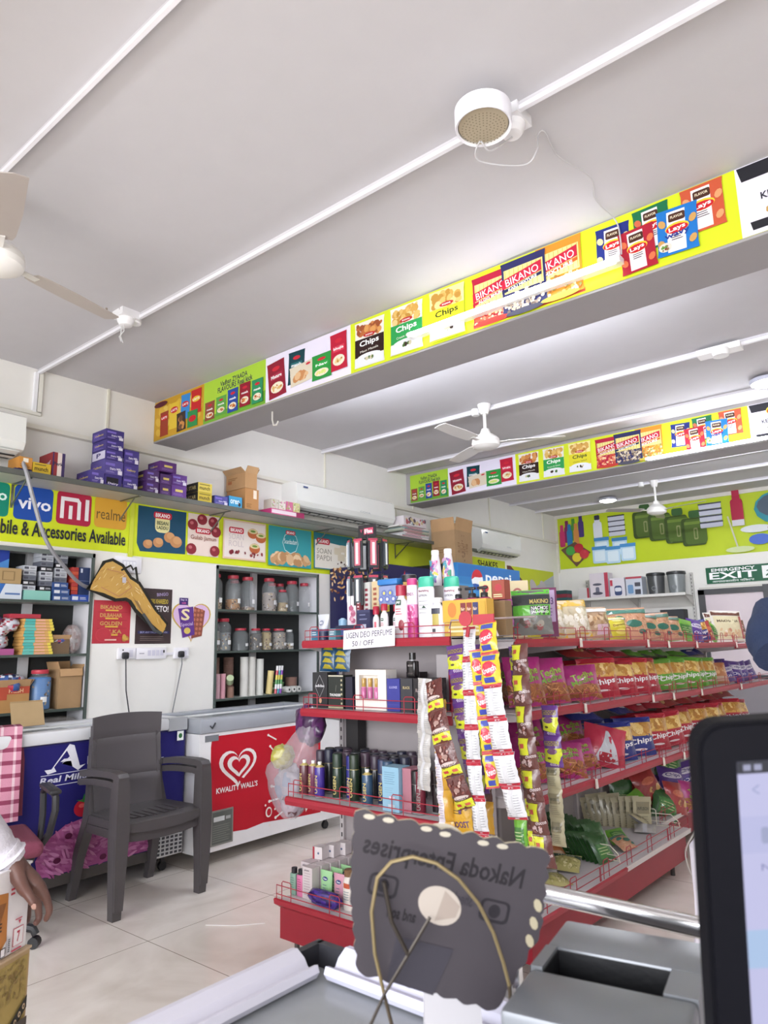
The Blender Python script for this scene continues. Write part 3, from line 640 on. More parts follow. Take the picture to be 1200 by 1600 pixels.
fcart('appliance_box', 'box with dark and blue pictures beside the smoky canisters', -3.58, -3.36, .27, 'c4cad6', lambda A, w, h: (A.rrect(w*.1, h*.15, w*.45, h*.6, .02, '6a90b8'), A.rect(w*.55, h*.1, w*.9, h*.35, '3a3a44'), A.rect(w*.55, h*.5, w*.9, h*.7, '4a4a54'), A.rect(0, h*.9, w, h, 'b04050')))
fcart('flat_box', 'low white and red box at the left end of the far wall rack', -4.28, -4.12, .16, 'cfcccb', lambda A, w, h: A.rect(w*.8, 0, w, h, 'a83040'))
for i, (x, c) in enumerate(((-3.2, '4c4e50'), (-2.93, '7c8284'))):
    t = thing('storage_canister', ['dark', 'paler'][i]+' smoky plastic canister with a black lid on the far wall rack', 'canister', (x, 9.76, 2.004))
    b = MB(); b.lathe([(.1, 0, c), (.115, .26, c)], n=20); A = Art(b, cylmap(.108), .0006, .008); A.ell(0, .09, .03, .03, '8a8e90'); A.ell(0, .09, .022, .022, c); b.build('canister_body', gloss, t)
    b = MB(); b.lathe([(.12, .262, '2e3032'), (.125, .275, '2e3032'), (.12, .3, '2e3032'), (.1, .305, '2e3032')], n=20); b.build('lid', plas, t)
for i in range(3):
    fcart('storage_tray', ['bottom teal', 'middle red', 'top dark'][i]+' tray in the stack at the far left corner', -4.62, -4.35, .05, ['2c5a5e', '8a3040', '2c4a50'][i], None, 1.98+.052*i, 9.5)
b = MB(); b.box(-4.66, 9.38, 0, -4.3, 9.62, 1.978, '8c8684'); tag(b.build('side_cabinet', plas), 'grey narrow cabinet in the far left corner carrying the trays', 'cabinet')
for i, (x, w, h, c) in enumerate(((-3.9, .3, .12, '3a5a40'), (-3.6, .3, .1, 'b8643a'), (-3.3, .28, .17, '3a3c40'), (-3.0, .3, .2, '2a2c30'))):
    fcart('stored_box', nth(i, 4)+' dark box on the lower board of the far wall rack', x-w/2, x+w/2, h, c, None, 1.603)
# =====================================================  LEFT WALL: RECESSES, SHELVES, BOXES, MACHINES
def carton(name, label, cat, w, d, h, loc, rotz, col, fr=None, side=None, top=None, group=None, m=None, cols=None):
    """closed box, base centred at the origin, printed face towards -Y"""
    b = MB(); b.box(-w/2, -d/2, 0, w/2, d/2, h, col, cols)
    if fr: fr(Art(b, pmap((-w/2, -d/2, 0), (1, 0, 0), (0, 0, 1), (0, -1, 0)), .0003, .0004), w, h)
    if side: side(Art(b, pmap((-w/2, d/2, 0), (0, -1, 0), (0, 0, 1), (-1, 0, 0)), .0003, .0004), d, h)
    if top: top(Art(b, pmap((-w/2, -d/2, h), (1, 0, 0), (0, 1, 0), (0, 0, 1)), .0003, .0004), w, d)
    o = b.build(name, m or paper); place(o, loc, rotz); return tag(o, label, cat, group)
R90 = PI/2
# ---- recess linings
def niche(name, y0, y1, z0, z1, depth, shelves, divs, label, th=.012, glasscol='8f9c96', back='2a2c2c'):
    t = thing(name, label, 'shelves', (-4.75, (y0+y1)/2, z0))
    oy = (y0+y1)/2
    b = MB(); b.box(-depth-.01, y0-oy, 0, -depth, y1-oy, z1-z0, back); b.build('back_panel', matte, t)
    b = MB(); b.box(-depth, y0-oy, 0, .004, y0-oy+.012, z1-z0, 'd6d6dc'); b.box(-depth, y1-oy-.012, 0, .004, y1-oy, z1-z0, 'd6d6dc'); b.box(-depth, y0-oy, z1-z0-.012, .004, y1-oy, z1-z0, 'c9c9c8'); b.build('side_panel', matte, t)
    for e in (y0-oy, y1-oy-.018):
        b = MB(); b.box(-.004, e, 0, .012, e+.018, z1-z0, '4e5854'); b.build('edge_strip', dplas, t)
    b = MB(); b.box(-.004, y0-oy, z1-z0-.03, .012, y1-oy, z1-z0, '6b7470'); b.build('head_strip', dplas, t)
    for z in shelves:
        b = MB(); b.box(-depth+.001, y0-oy+.013, z-z0-th, -.005, y1-oy-.013, z-z0, 'b8c0ba'); b.box(-.005, y0-oy+.013, z-z0-th-.003, .003, y1-oy-.013, z-z0+.002, '4a544f'); b.build('shelf', plas, t)
    for y in divs:
        b = MB(); b.box(-depth+.001, y-oy-.03, 0, -depth+.03, y-oy+.03, z1-z0, 'c6c6c8'); b.build('upright', matte, t)
    return t
niche('wall_cabinet', .2, 2.547, .6, 2.088, .235, (1.745, 1.39, 1.03), (1.75, 2.2), 'recessed wall cabinet packed with phone accessories at the far left')
niche('jar_shelves', 3.612, 4.807, .6, 2.088, .25, (1.725, 1.385, 1.005), (4.21,), 'recessed wall shelves holding the red lidded jars')

# ---- long display shelf above the banners
t = thing('wall_shelf', 'long dark edged shelf carrying the purple boxes above the banners', 'shelf', (-4.75, 1.0, 2.5))
b = MB(); b.box(0, 0, .001, .31, 6.2, .025, 'b9b7b0'); b.box(.295, 0, -.006, .312, 6.2, .028, '5b5d58'); b.build('shelf_board', dplas, t)
for y in (.95, 2.7-1+.02, 3.55-1-.02+.0, 3.75, 5.0):
    b = MB(); b.box(0, y-.008, -.16, .008, y+.008, 0, '8a8d8a'); b.tube([(.004, y, -.15), (.2, y, -.004)], .006, '8a8d8a', 6); b.box(0, y-.006, -.008, .27, y+.006, 0, '8a8d8a'); b.build('bracket', steel, t)

# ---- boxes on that shelf
ZS = 2.529
def pr(A, w, h, c2='7a68c0', tl=True):
    A.rect(w*.05, h*.62, w*.55, h*.8, c2); A.text('Dairy Milk', w*.3, h*.3, w*.9, h*.5, 'e9e4f4', True, .05); A.lines(w*.08, h*.12, w*.6, h*.26, 2, '8d7fc0', .5)
    A.rect(w*.72, h*.06, w*.95, h*.34, 'ded9e6')
def pr2(A, w, h): A.rect(w*.1, h*.3, w*.5, h*.75, '5a48a0'); A.text('Cadbury', w*.2, h*.4, w*.8, h*.6, 'd8c060', True); A.lines(w*.1, h*.1, w*.9, h*.25, 2, '6f60b0', .5)
def pr3(A, w, h): A.rect(w*.25, h*.45, w*.75, h*.66, 'd8c46a'); A.lines(w*.1, h*.12, w*.9, h*.36, 3, '8c6bb0', .4)
def pr4(A, w, h): A.rect(w*.05, h*.1, w*.95, h*.9, 'cfcbe0'); A.text('P', w*.35, h*.3, w*.65, h*.75, '3a2f70', True)
PB = '3c2f78'; PB2 = '4c2a66'
G = 'purple chocolate cartons on the wall shelf'
XF = -4.46
def sbox(y0, y1, z0, z1, col, fr, side, label, d=.2, name='chocolate_carton', g=G, xf=XF, m=None):
    return carton(name, label, 'box', y1-y0, d, z1-z0, (xf-d/2, (y0+y1)/2, z0), R90, col, fr, side, None, g, m)
h = .0
S1 = [(2.532, 2.608, 2.432, 2.56, 'bottom carton, with an open dark window, of the tall purple stack'), (2.61, 2.712, 2.426, 2.565, 'wide pale purple carton, second from the bottom of the tall stack'),
      (2.714, 2.786, 2.43, 2.559, 'dark purple carton with a white end, middle of the tall stack'), (2.788, 2.858, 2.43, 2.56, 'purple carton second from the top of the tall stack'),
      (2.86, 2.934, 2.426, 2.56, 'topmost purple carton of the tallest stack on the wall shelf')]
for i, (a, c, y0, y1, l) in enumerate(S1):
    sbox(y0, y1, a, c, PB if i != 1 else '54488e', (lambda A, w, h: (A.rect(w*.1, h*.15, w*.8, h*.75, '15101f'), A.text('Dairy', w*.2, h*.05, w*.8, h*.3, 'e0d8f0', True))) if i == 0 else pr, pr4 if i == 2 else pr2, l, .19)
for o in ():
    pass
sbox(2.334, 2.428, 2.53, 2.622, '4b3f88', pr, pr2, 'purple carton lying alone left of the tall purple stack', .2)
for i, (a, c) in enumerate(((2.53, 2.614), (2.616, 2.71), (2.712, 2.812))):
    sbox(2.571, 2.685, a, c, '433680', pr2 if i == 1 else pr, pr, ['lower', 'middle', 'upper'][i]+' purple carton of the three high stack right of the tallest stack', .15)
for i, (a, c) in enumerate(((2.53, 2.612), (2.614, 2.698))):
    sbox(2.754, 2.855, a, c, PB2, pr, pr3, ['lower', 'upper'][i]+' plum carton of the two high stack left of the violet cluster', .19)
sbox(2.867, 2.96, 2.53, 2.608, PB2, pr3, pr2, 'lower left carton of the violet carton cluster', .17)
sbox(2.866, 2.965, 2.61, 2.688, PB2, pr3, pr, 'middle left carton of the violet carton cluster', .17)
sbox(2.965, 3.095, 2.53, 2.622, '5d3184', pr3, pr2, 'lower right carton of the violet carton cluster', .15)
sbox(2.968, 3.097, 2.624, 2.706, '5d3184', pr, pr3, 'middle right violet carton with a dark top strip', .15)
sbox(2.86, 3.0, 2.708, 2.785, '572a72', pr3, pr2, 'single violet carton lying on top of the violet cluster', .16)
sbox(1.859, 1.94, 2.545, 2.62, 'c98a3c', lambda A, w, h: (A.rect(w*.3, h*.55, w*.7, h*.9, 'e8e0d0'), A.lines(w*.1, h*.1, w*.9, h*.4, 2, '8a5a2a')), None, 'small orange carton beside the left air conditioner', .16, 'orange_carton', None)
carton('flat_purple_box', 'flat purple box under the orange carton at the left end of the shelf', 'box', .12, .2, .014, (-4.57, 1.9, ZS), R90, '3a2f6a')
def goldt(A, w, h): A.text('munch', w*.1, h*.25, w*.85, h*.65, '3a2a10', True); A.lines(w*.1, h*.72, w*.9, h*.9, 1, '6a5a20')
sbox(1.945, 2.06, 2.529, 2.6, 'c9a828', goldt, lambda A, w, h: A.rect(w*.1, h*.2, w*.9, h*.8, 'd8c468'), 'golden yellow display carton left of the dark striped box', .18, 'golden_carton', None)
sbox(2.067, 2.149, 2.529, 2.69, '8a2a30', lambda A, w, h: (A.rect(w*.4, 0, w*.75, h, 'e0d0c8'), A.rect(w*.75, 0, w, h, '3a2a5a'), A.text('Perk', w*.1, h*.45, w*.85, h*.6, '2a2040', True), A.rect(0, 0, w*.1, h, '3a2a5a')), lambda A, w, h: A.text('5 Star', w*.2, h*.45, w*.9, h*.62, 'c9c0d0', True, .3), 'tall dark carton with red and white stripes on the wall shelf', .19, 'striped_carton', None)
for v in (1,):
    o = bpy.data.objects['striped_carton']
sbox(3.2, 3.331, 2.529, 2.604, 'c9b23a', goldt, lambda A, w, h: (A.rect(0, 0, w, h, '23221e'), A.text('5 STAR', w*.1, h*.3, w*.85, h*.7, 'c9b87a', True)), 'lower black and gold carton right of the violet cartons', .17, 'black_gold_carton', 'black and gold cartons')
sbox(3.2, 3.331, 2.606, 2.68, 'd0bc50', goldt, lambda A, w, h: (A.rect(0, 0, w, h, '23221e'), A.text('5 STAR', w*.1, h*.3, w*.85, h*.7, 'c9b87a', True)), 'upper black and gold carton right of the violet cartons', .17, 'black_gold_carton', 'black and gold cartons')
sbox(3.36, 3.49, 2.529, 2.6, '4a4a90', pr, pr2, 'low indigo carton left of the light blue carton', .2, 'indigo_carton', None)
sbox(3.5, 3.632, 2.529, 2.618, '3f9ac8', lambda A, w, h: (A.text('oreo', w*.1, h*.3, w*.8, h*.7, 'e8f2fa', True), A.ell(w*.8, h*.3, w*.1, h*.18, '2a2a3a')), lambda A, w, h: (A.rect(0, 0, w, h, '2e5aa0'), A.text('OREO', w*.1, h*.3, w*.8, h*.6, 'e8f2fa', True)), 'small light blue carton left of the brown cardboard boxes', .14, 'blue_carton', None)
def open_carton(name, label, w, d, h, loc, rotz, flaps=.06, col='a9835c', fr=None, side=None, lean=(.5, .3, .9, .6)):
    t = thing(name, label, 'cardboard box', loc, rotz); k = .004
    b = MB(); b.box(-w/2, -d/2, 0, w/2, d/2, k, col); b.box(-w/2, -d/2, k, w/2, -d/2+k, h, col); b.box(-w/2, d/2-k, k, w/2, d/2, h, col); b.box(-w/2, -d/2+k, k, -w/2+k, d/2-k, h, col); b.box(w/2-k, -d/2+k, k, w/2, d/2-k, h, col)
    if fr: fr(Art(b, pmap((-w/2, -d/2, 0), (1, 0, 0), (0, 0, 1), (0, -1, 0)), .0004, .0005), w, h)
    if side: side(Art(b, pmap((-w/2, d/2, 0), (0, -1, 0), (0, 0, 1), (-1, 0, 0)), .0004, .0005), d, h)
    b.build('box_body', card, t)
    def flap(o, u, n, l, ang):   # hinge o..o+u*l, tips outwards n
        o = Vector(o); u = Vector(u); n = Vector(n); up = Vector((0, 0, 1)); dr = n*math.sin(ang)+up*math.cos(ang); q = dr.cross(u).normalized()*k
        p = [o, o+u*l, o+u*l*.98+dr*flaps, o+u*l*.02+dr*flaps]; v = [x[:] for x in p]+[(x+q)[:] for x in p]
        bb = MB(); bb.add(v, [(0, 1, 2, 3), (7, 6, 5, 4), (0, 4, 5, 1), (1, 5, 6, 2), (2, 6, 7, 3), (3, 7, 4, 0)], 'b8936a'); bb.build('flap', card, t)
    flap((-w/2, -d/2, h), (1, 0, 0), (0, -1, 0), w, lean[0]); flap((w/2, d/2, h), (-1, 0, 0), (0, 1, 0), w, lean[1])
    flap((-w/2, d/2, h), (0, -1, 0), (-1, 0, 0), d, lean[2]); flap((w/2, -d/2, h), (0, 1, 0), (1, 0, 0), d, lean[3])
    return t
sbox(3.665, 3.808, 2.529, 2.71, 'b08050', lambda A, w, h: (A.rect(w*.6, h*.55, w*.85, h*.95, 'e6d8c8'), A.lines(w*.1, h*.1, w*.5, h*.3, 3, '8a6238')), None, 'lower sealed brown cardboard box beside the pink and grey packs', .24, 'cardboard_box', None, m=card)
open_carton('open_cardboard_box', 'open topped brown cardboard box on top of the sealed one on the shelf', .125, .25, .13, (-4.585, 3.725, 2.712), R90, .06, 'b28a60', None, lambda A, w, h: (A.rect(w*.1, h*.4, w*.3, h*.6, 'a06038'), A.lines(w*.1, h*.6, w*.6, h*.8, 2, '8a6238')))
sbox(3.93, 4.32, 2.529, 2.575, 'c2407c', lambda A, w, h: (A.rect(w*.02, h*.15, w*.75, h*.85, 'e4d4dc'), A.rect(w*.75, 0, w, h, '8e2050')), None, 'flat pink and white carton on the shelf under the grey packs', .24, 'pink_carton', None, xf=-4.44)
for i in range(4):
    sbox(3.96+.085*i, 4.04+.085*i, 2.577, 2.665, ['c9c4b8', 'd8d2c8', 'c86a90', 'c8c890'][i], lambda A, w, h: A.blobs(0, 0, w, h, 14, w*.12, ['a8b060', 'c880a0', 'd8d8d0', '8fa068'], asp=.3), None,
         nth(i, 4)+' of four small mottled packs on the pink carton', .1, 'mottled_pack', 'mottled packs on the pink carton', xf=-4.47)
# stuff further along the shelf, over the coolers
for i in range(7):
    c = ['dcd8d8', 'c9ccd0', 'd8cfd0', '9aa090', 'c4c8b8', '8aa0a4', 'e0dcd8'][i]
    o = carton('magazine', ['lowest', 'second', 'third', 'fourth', 'fifth', 'sixth', 'topmost'][i]+' thin magazine in the pile on the dark shelf over the coolers', 'magazine', .52-.03*(i % 3), .22, .016, (-4.55+.01*(i % 2), 5.95+.02*(i % 3), 2.529+.0172*i), R90+.02*(i % 3), c, lambda A, w, h: A.lines(w*.1, 0, w*.9, h, 1, 'b06a7a'), None, None, 'magazine pile')
sbox(5.8, 6.2, 2.66, 2.76, 'd8d0d4', lambda A, w, h: (A.blobs(0, 0, w, h, 26, h*.25, ['5a4a5a', 'b0606a', '9ab0b8', 'e0e0e0', 'c8b890'])), None, 'long patterned carton lying on the magazine pile', .2, 'patterned_carton', None)
# big open cardboard box (stands on the blue drinks cooler)
open_carton('large_cardboard_box', 'large open brown cardboard box standing on the blue drinks cooler', .37, .3, .38, (-4.33, 6.5, 2.252), R90+.05, .14, 'a58663', lambda A, w, h: (A.text('FRAGILE', w*.3, h*.2, w*.6, h*.8, '8a6a4a', True, PI/2), A.blobs(w*.35, h*.1, w*.6, h*.9, 20, .012, ['7e6248'], asp=.4)), lambda A, w, h: A.lines(w*.1, h*.35, w*.7, h*.55, 3, '8f704e'), (.2, .1, .05, -.2))

# ---- air conditioners
def aircon(y0, y1, z0, z1, x, label):
    L = y1-y0; H = z1-z0
    t = thing('air_conditioner', label, 'air conditioner', (x, y0, z0))
    prof = [(0, .02), (0, H), (.17, H), (.2, H*.93), (.215, H*.3), (.19, H*.14), (.12, .0), (.03, 0)]
    b = MB(); b.prism([(p[0], p[1]) for p in prof], 0, L, 'e9eae6', 'y'); A = Art(b, pmap((.2165, 0, 0), (0, 1, 0), (-.0008/.15, 0, 1), (1, 0, 0)), .0006)
    A.rect(.07, H*.78, .13, H*.84, '4a5a8a'); A.text('COOL', L*.6, H*.3, L*.72, H*.36, 'b8bcc0', True)
    b.build('casing', gloss, t)
    b = MB()
    b.box(.06, L*.04, -.004, .17, L*.96, .0005, '2c2e30'); 
    for k in range(10): b.box(.07, L*(.06+.09*k), -.012, .16, L*(.06+.09*k)+.006, -.004, '4a4c4e')
    b.build('outlet_grille', dplas, t)
    b = MB(); b.prism([(.12, -.012), (.21, H*.06), (.213, H*.075), (.118, -.004)], L*.03, L*.97, 'e9ebe8', 'y'); b.build('air_flap', gloss, t)
    return t
aircon(4.33, 5.75, 2.64, 2.9, -4.749, 'wide white air conditioner over the printed sweet boxes')
aircon(7.5, 8.5, 2.55, 2.84, -4.749, 'smaller white air conditioner above the blue drinks cooler')
aircon(.85, 1.905, 2.64, 2.91, -4.71, 'white air conditioner at the very left edge above the orange carton')
wire('drain_hose', [(-4.49, 1.88, 2.62), (-4.43, 1.9, 2.5), (-4.43, 1.95, 2.35), (-4.47, 2.07, 2.1), (-4.6, 2.3, 1.92), (-4.7, 2.44, 1.86), (-4.76, 2.52, 1.85)], .013, '9a9aa0', 'grey ribbed drain hose sagging across the mobile phone banner', 'hose', dplas)

# ---- switches, sockets, cords
def plate(y0, y1, z0, z1, label, detail, name='switch_panel', cat='switch'):
    b = MB(); b.rbox(-4.75+.0005, y0, z0, -4.725, y1, z1, 'eceaf0', .006); A = Art(b, wallA(0, 0, -4.7245), .0005); detail(A); return tag(b.build(name, plas), label, cat)
plate(2.695, 2.909, 1.968, 2.088, 'white switch panel behind the hanging golden bag', lambda A: (A.rect(2.75, 1.99, 2.86, 2.06, 'd9d7e2'), [A.rect(2.76+.025*i, 2.0, 2.78+.025*i, 2.05, 'f4f3f8') for i in range(4)]))
plate(2.9, 3.152, 1.34, 1.424, 'long white extension socket board with four switches', lambda A: ([A.rect(2.99+.035*i, 1.365, 3.018+.035*i, 1.405, 'd0cede') for i in range(4)], A.rect(3.12, 1.385, 3.132, 1.405, '222'), A.rect(2.92, 1.38, 2.96, 1.386, '9a98a8')), 'extension_socket', 'socket')
plate(2.753, 2.894, 1.345, 1.425, 'left white wall socket with a black plug', lambda A: (A.rect(2.84, 1.36, 2.87, 1.41, 'd8d6e2'), A.ell(2.79, 1.41, .006, .006, '333')), 'wall_socket', 'socket')
plate(3.222, 3.353, 1.338, 1.421, 'right white wall socket with a black plug', lambda A: A.rect(3.3, 1.36, 3.33, 1.4, 'd8d6e2'), 'wall_socket', 'socket')
b = MB(); b.box(-4.75, 3.154, 1.366, -4.735, 3.22, 1.386, 'e6e4ea'); tag(b.build('conduit_strip', plas), 'short white conduit joining the extension board and the right socket', 'conduit')
for y, yb, l in ((2.8, 2.87, 'left'), (3.27, 3.2, 'right')):
    t = thing('power_plug', 'black three pin plug in the '+l+' wall socket with its cord', 'plug', (-4.724, y, 1.375))
    b = MB(); b.rbox(0, -.024, -.03, .035, .024, .02, '26262a', .012); b.build('plug_body', plas, t)
    b = MB(); b.tube([(.025, 0, -.025), (.03, 0, -.08), (.012, (yb-y)*.3, -.25), (.012, (yb-y)*.8, -.42), (.02, yb-y, -.52)], .005, '3a3a3e' if l == 'left' else '77777a', 6); b.build('cord', plas, t)
b = MB(); b.rbox(-4.75, 2.81, 1.985, -4.722, 2.83, 2.03, 'f2f2f6', .006); b.tube([(-4.722, 2.82, 1.99), (-4.70, 2.82, 1.985), (-4.698, 2.82, 2.0)], .006, 'f2f2f6', 6)
tag(b.build('wall_hook', gloss), 'white adhesive hook carrying the golden bag', 'hook')

# ---- golden racket cover hung on the hook
t = thing('golden_cover', 'golden racket shaped cover with black edging hanging on the wall', 'bag', (-4.712, 2.82, 1.99))
def wv(p): return (p[0]-2.82, p[1]-1.99)
out = [wv(p) for p in ((2.60, 2.03), (2.66, 2.05), (2.74, 2.015), (2.81, 1.93), (2.88, 1.895), (2.93, 1.83), (3.02, 1.71), (3.13, 1.60), (3.09, 1.52), (2.98, 1.60), (2.87, 1.69), (2.815, 1.76), (2.78, 1.775), (2.7, 1.765), (2.6, 1.8), (2.49, 1.83))]
b = MB(); b.prism(out, -.012, .012, 'c49a4c', 'x'); A = Art(b, lambda x, y, f: (.0125+f, x, y), .0005)
rg = random.Random(3)
def _inside(x, y):
    c = False; n = len(out); j = n-1
    for i in range(n):
        if (out[i][1] > y) != (out[j][1] > y) and x < (out[j][0]-out[i][0])*(y-out[i][1])/(out[j][1]-out[i][1])+out[i][0]: c = not c
        j = i
    return c
for k in range(150):  # streaks paint the crinkles' highlights into the cover colour
    x, y = rg.uniform(-.32, .3), rg.uniform(-.46, .05); an = rg.uniform(.2, 1.1) if x < 0 else rg.uniform(-1.2, -.6)
    if all(_inside(x+q*math.cos(an)*.03, y+q*math.sin(an)*.03) for q in (-1, 1)): A.ell(x, y, rg.uniform(.012, .03), .0025, rg.choice(['dcc080', 'b48a3c', 'e6d4a8', 'a87c34']), 6, an, hold=True)
A.line(-.24, -.14, -.1, -.2, .004, 'b0705a'); A.line(-.1, -.2, -.0, -.13, .004, 'b0705a'); A.line(-.0, -.13, -.08, -.03, .004, 'b0705a'); A.line(-.08, -.03, -.2, -.01, .004, 'b0705a')
A.rect(-.08, -.1, -.05, -.06, 'b8b4c0'); A.poly([(.02, -.22), (.11, -.34), (.14, -.37), (.05, -.23)], '8a6a40')
b.build('cover_body', foil, t)
b = MB(); b.tube([(.004, p[0], p[1]) for p in out], .014, '26241f', 6, closed=True); b.build('black_piping', fabric, t)
b = MB(); b.tube([(.01, -.09, -.01), (.02, -.02, .03), (.02, 0, -.002), (.02, .02, .02), (.012, .05, -.1)], .008, '26241f', 6); b.build('hanging_loop', fabric, t)
b = MB(); b.tube([(.014, .1, -.32), (.016, .2, -.44), (.014, .26, -.46)], .012, '4a4e50', 6); b.build('bottom_pocket', dplas, t)

# ---- posters
b = MB(); b.box(-4.749, 2.562, 1.458, -4.7475, 2.85, 1.762, 'b8303e'); A = Art(b, wallA(2.562, 1.458, -4.7475), .0004)
for i, c in enumerate(('8a3a30', '4a7a3a', '5a6a6a', 'c06a50')):
    z = .245-.058*i; A.text(['BIKANO', 'DILBAHAR', 'GOLDEN', 'HALKA'][i], .05, z-.002, .22, z+.026, 'c9a05a', True); A.rect(.09, z-.016, .19, z-.006, 'd8b040'); A.line(.03, z-.024, .26, z-.022, .002, '8a1f2c')
A.ell(.08, .06, .06, .05, 'c23a48', 18); A.ell(.08, .06, .054, .044, 'b8303e', 18); A.blobs(.22, .01, .285, .07, 8, .02, ['c9a04a', 'b0803a']); A.rect(.09, .02, .18, .03, 'e8c0b0')
tag(b.build('red_poster', paper), 'red poster under the golden cover on the wall', 'poster')
b = MB(); b.box(-4.749, 2.893, 1.452, -4.7475, 3.198, 1.865, '3a2a2c'); A = Art(b, wallA(2.893, 1.452, -4.7475), .0004)
A.text('BINGO', .17, .36, .27, .385, '9a8ab0', True, .1); A.text('MOGERS KHAREEDO', .08, .3, .27, .335, 'c9b23a', True); A.text('DIL JEETO!', .05, .225, .275, .285, 'f0ecec', True)
A.ell(.2, .16, .07, .045, '5a3a34'); A.rect(.02, .075, .29, .095, '2a2a5a'); A.text('BUY ANY PACK AND WIN', .04, .078, .27, .092, 'a8a8d0', True); A.lines(.04, .02, .26, .06, 3, '7a6a66', .3); A.rect(.22, .1, .25, .13, 'c8b830')
tag(b.build('dark_poster', paper), 'dark brown poster with white and yellow lettering on the wall', 'poster')
b = MB(); cx, cz = 3.383, 1.65
hp = []
for k in range(40):
    a = 2*PI*k/40; hx = .178*(math.sin(a)**3)*1.03; hz = (13*math.cos(a)-5*math.cos(2*a)-2*math.cos(3*a)-math.cos(4*a))/16*.168
    hp.append((hx+.0, hz-.01))
b.prism([(p[0]+cx, p[1]+cz) for p in hp], -4.749, -4.747, 'c9a850', 'x'); A = Art(b, wallA(cx, cz, -4.747), .0004)
A.poly([(p[0]*.93, p[1]*.93) for p in hp], 'd9b8dc'); A.poly([(.02, .09), (.125, .06), (.1, -.14), (.0, -.16)], '8a4a3a')
for i in range(3):
    for j in range(6): A.ell(.03+.033*i-j*.004, .06-.036*j, .013, .013, 'b8705a', 6, hold=True)
A.poly([(-.13, .07), (.01, .09), (.03, -.13), (-.08, -.155)], '5a2f86'); A.text('S', -.1, -.02, -.02, .07, 'e8d8a8', True); A.text('Special', -.1, -.07, .01, -.035, 'd8c8e8', False, .1); A.ell(-.04, -.1, .03, .025, 'd8c060'); 
A.rect(-.12, .1, -.04, .155, '3f2470'); A.text('Say it', -.11, .13, -.05, .148, 'd8d0e8', True); A.text('with', -.1, .108, -.06, .124, 'd860a0', True)
tag(b.build('heart_poster', paper), 'heart shaped chocolate poster on the wall', 'poster')

# ---- jars in the right recess
def jar_proto(name, h, r, fill, fc, label, g, lid='b03444', sq=False):
    t = thing(name, label, 'jar', (0, 0, 0), 0, g)
    b = MB(); b.lathe([(r*.9, 0, 'c9cfd2'), (r, h*.03, 'c9cfd2'), (r, h*.72, 'c9cfd2'), (r*.9, h*.8, 'c9cfd2'), (r*.66, h*.87, 'c9cfd2'), (r*.64, h*.93, 'c9cfd2')], n=18); b.build('jar_body', glassy, t)
    b = MB(); b.lathe([(r*.7, h*.9, lid), (r*.72, h*.91, lid), (r*.72, h*.985, lid), (r*.66, h, lid)], n=18); b.build('lid', plas, t)
    if fill:
        b = MB(); rg = random.Random(int(h*1000+r*7777))
        b.lathe([(r*.86, .004, fc), (r*.93, h*.04, fc), (r*.93, h*fill, fc), (r*.6, h*fill+.006, fc)], n=14)
        A = Art(b, cylmap(r*.93), .0003); L = PI*r*.9
        for k in range(60): A.ell(rg.uniform(-L, L), rg.uniform(.01, h*fill-.008), .009, .006, rg.choice(['3a2c22', 'a08868', 'c9b490', '6a4a34']), 6, rg.uniform(0, 3), hold=True)
        b.build('contents', matte, t)
    b = MB(); A = Art(b, cylmap(r+.0005), .0003, .0006, seg=.02); A.rect(-.02, h*.2, .022, h*.33, 'f0f0f0'); b.build('label_sticker', paper, t)
    return t
J1 = [(3.68, .3, .062, .28, 'b09a78'), (3.87, .3, .066, .3, 'a5733c'), (4.03, .295, .066, .1, '8a7466'), (4.28, .3, .066, .55, '9a8e88'), (4.56, .29, .066, 0, ''), (4.72, .28, .055, 0, '')]
for i, (y, h, r, f, c) in enumerate(J1):
    place(jar_proto('sweet_jar', h, r, f, c, nth(i, 6)+' tall jar, upper jar shelf, '+['pale nuggets inside', 'amber snacks inside', 'nearly empty', 'full of clear sweets', 'empty with a white sticker', 'empty beside the panel'][i], 'red lidded jars on the upper jar shelf'), (-4.85, y, 1.726), R90+.3)
place(jar_proto('sweet_jar', .2, .05, .4, 'a08a60', 'short red lidded jar between the tall ones on the upper jar shelf', 'red lidded jars on the upper jar shelf'), (-4.83, 4.425, 1.726), R90+.3)
for i, y in enumerate((3.96, 4.4, 4.5)):
    place(jar_proto('sweet_jar', .27, .05, .2, '8a8078', nth(i, 3)+' red lidded jar in the back row of the upper jar shelf', 'red lidded jars in the back row'), (-4.945, y, 1.726), R90)
J2 = [(3.68, .27, .05, .6, '8a8680'), (3.78, .27, .062, .55, '7c7f80'), (3.96, .19, .068, .0, ''), (4.13, .19, .055, .75, '4a4440'), (4.25, .19, .05, .8, '9c8858'), (4.4, .19, .07, .8, '8c847a'), ]
for i, (y, h, r, f, c) in enumerate(J2):
    place(jar_proto('sweet_jar', h, r, f, c, nth(i, 6)+' red lidded jar on the lower jar shelf', 'red lidded jars on the lower jar shelf'), (-4.85, y, 1.386), R90+.3)
place(jar_proto('sweet_jar', .18, .04, .3, 'a8a49c', 'small white lidded jar at the right end of the lower jar shelf', None, 'e4e4e4'), (-4.85, 4.53, 1.386), R90)

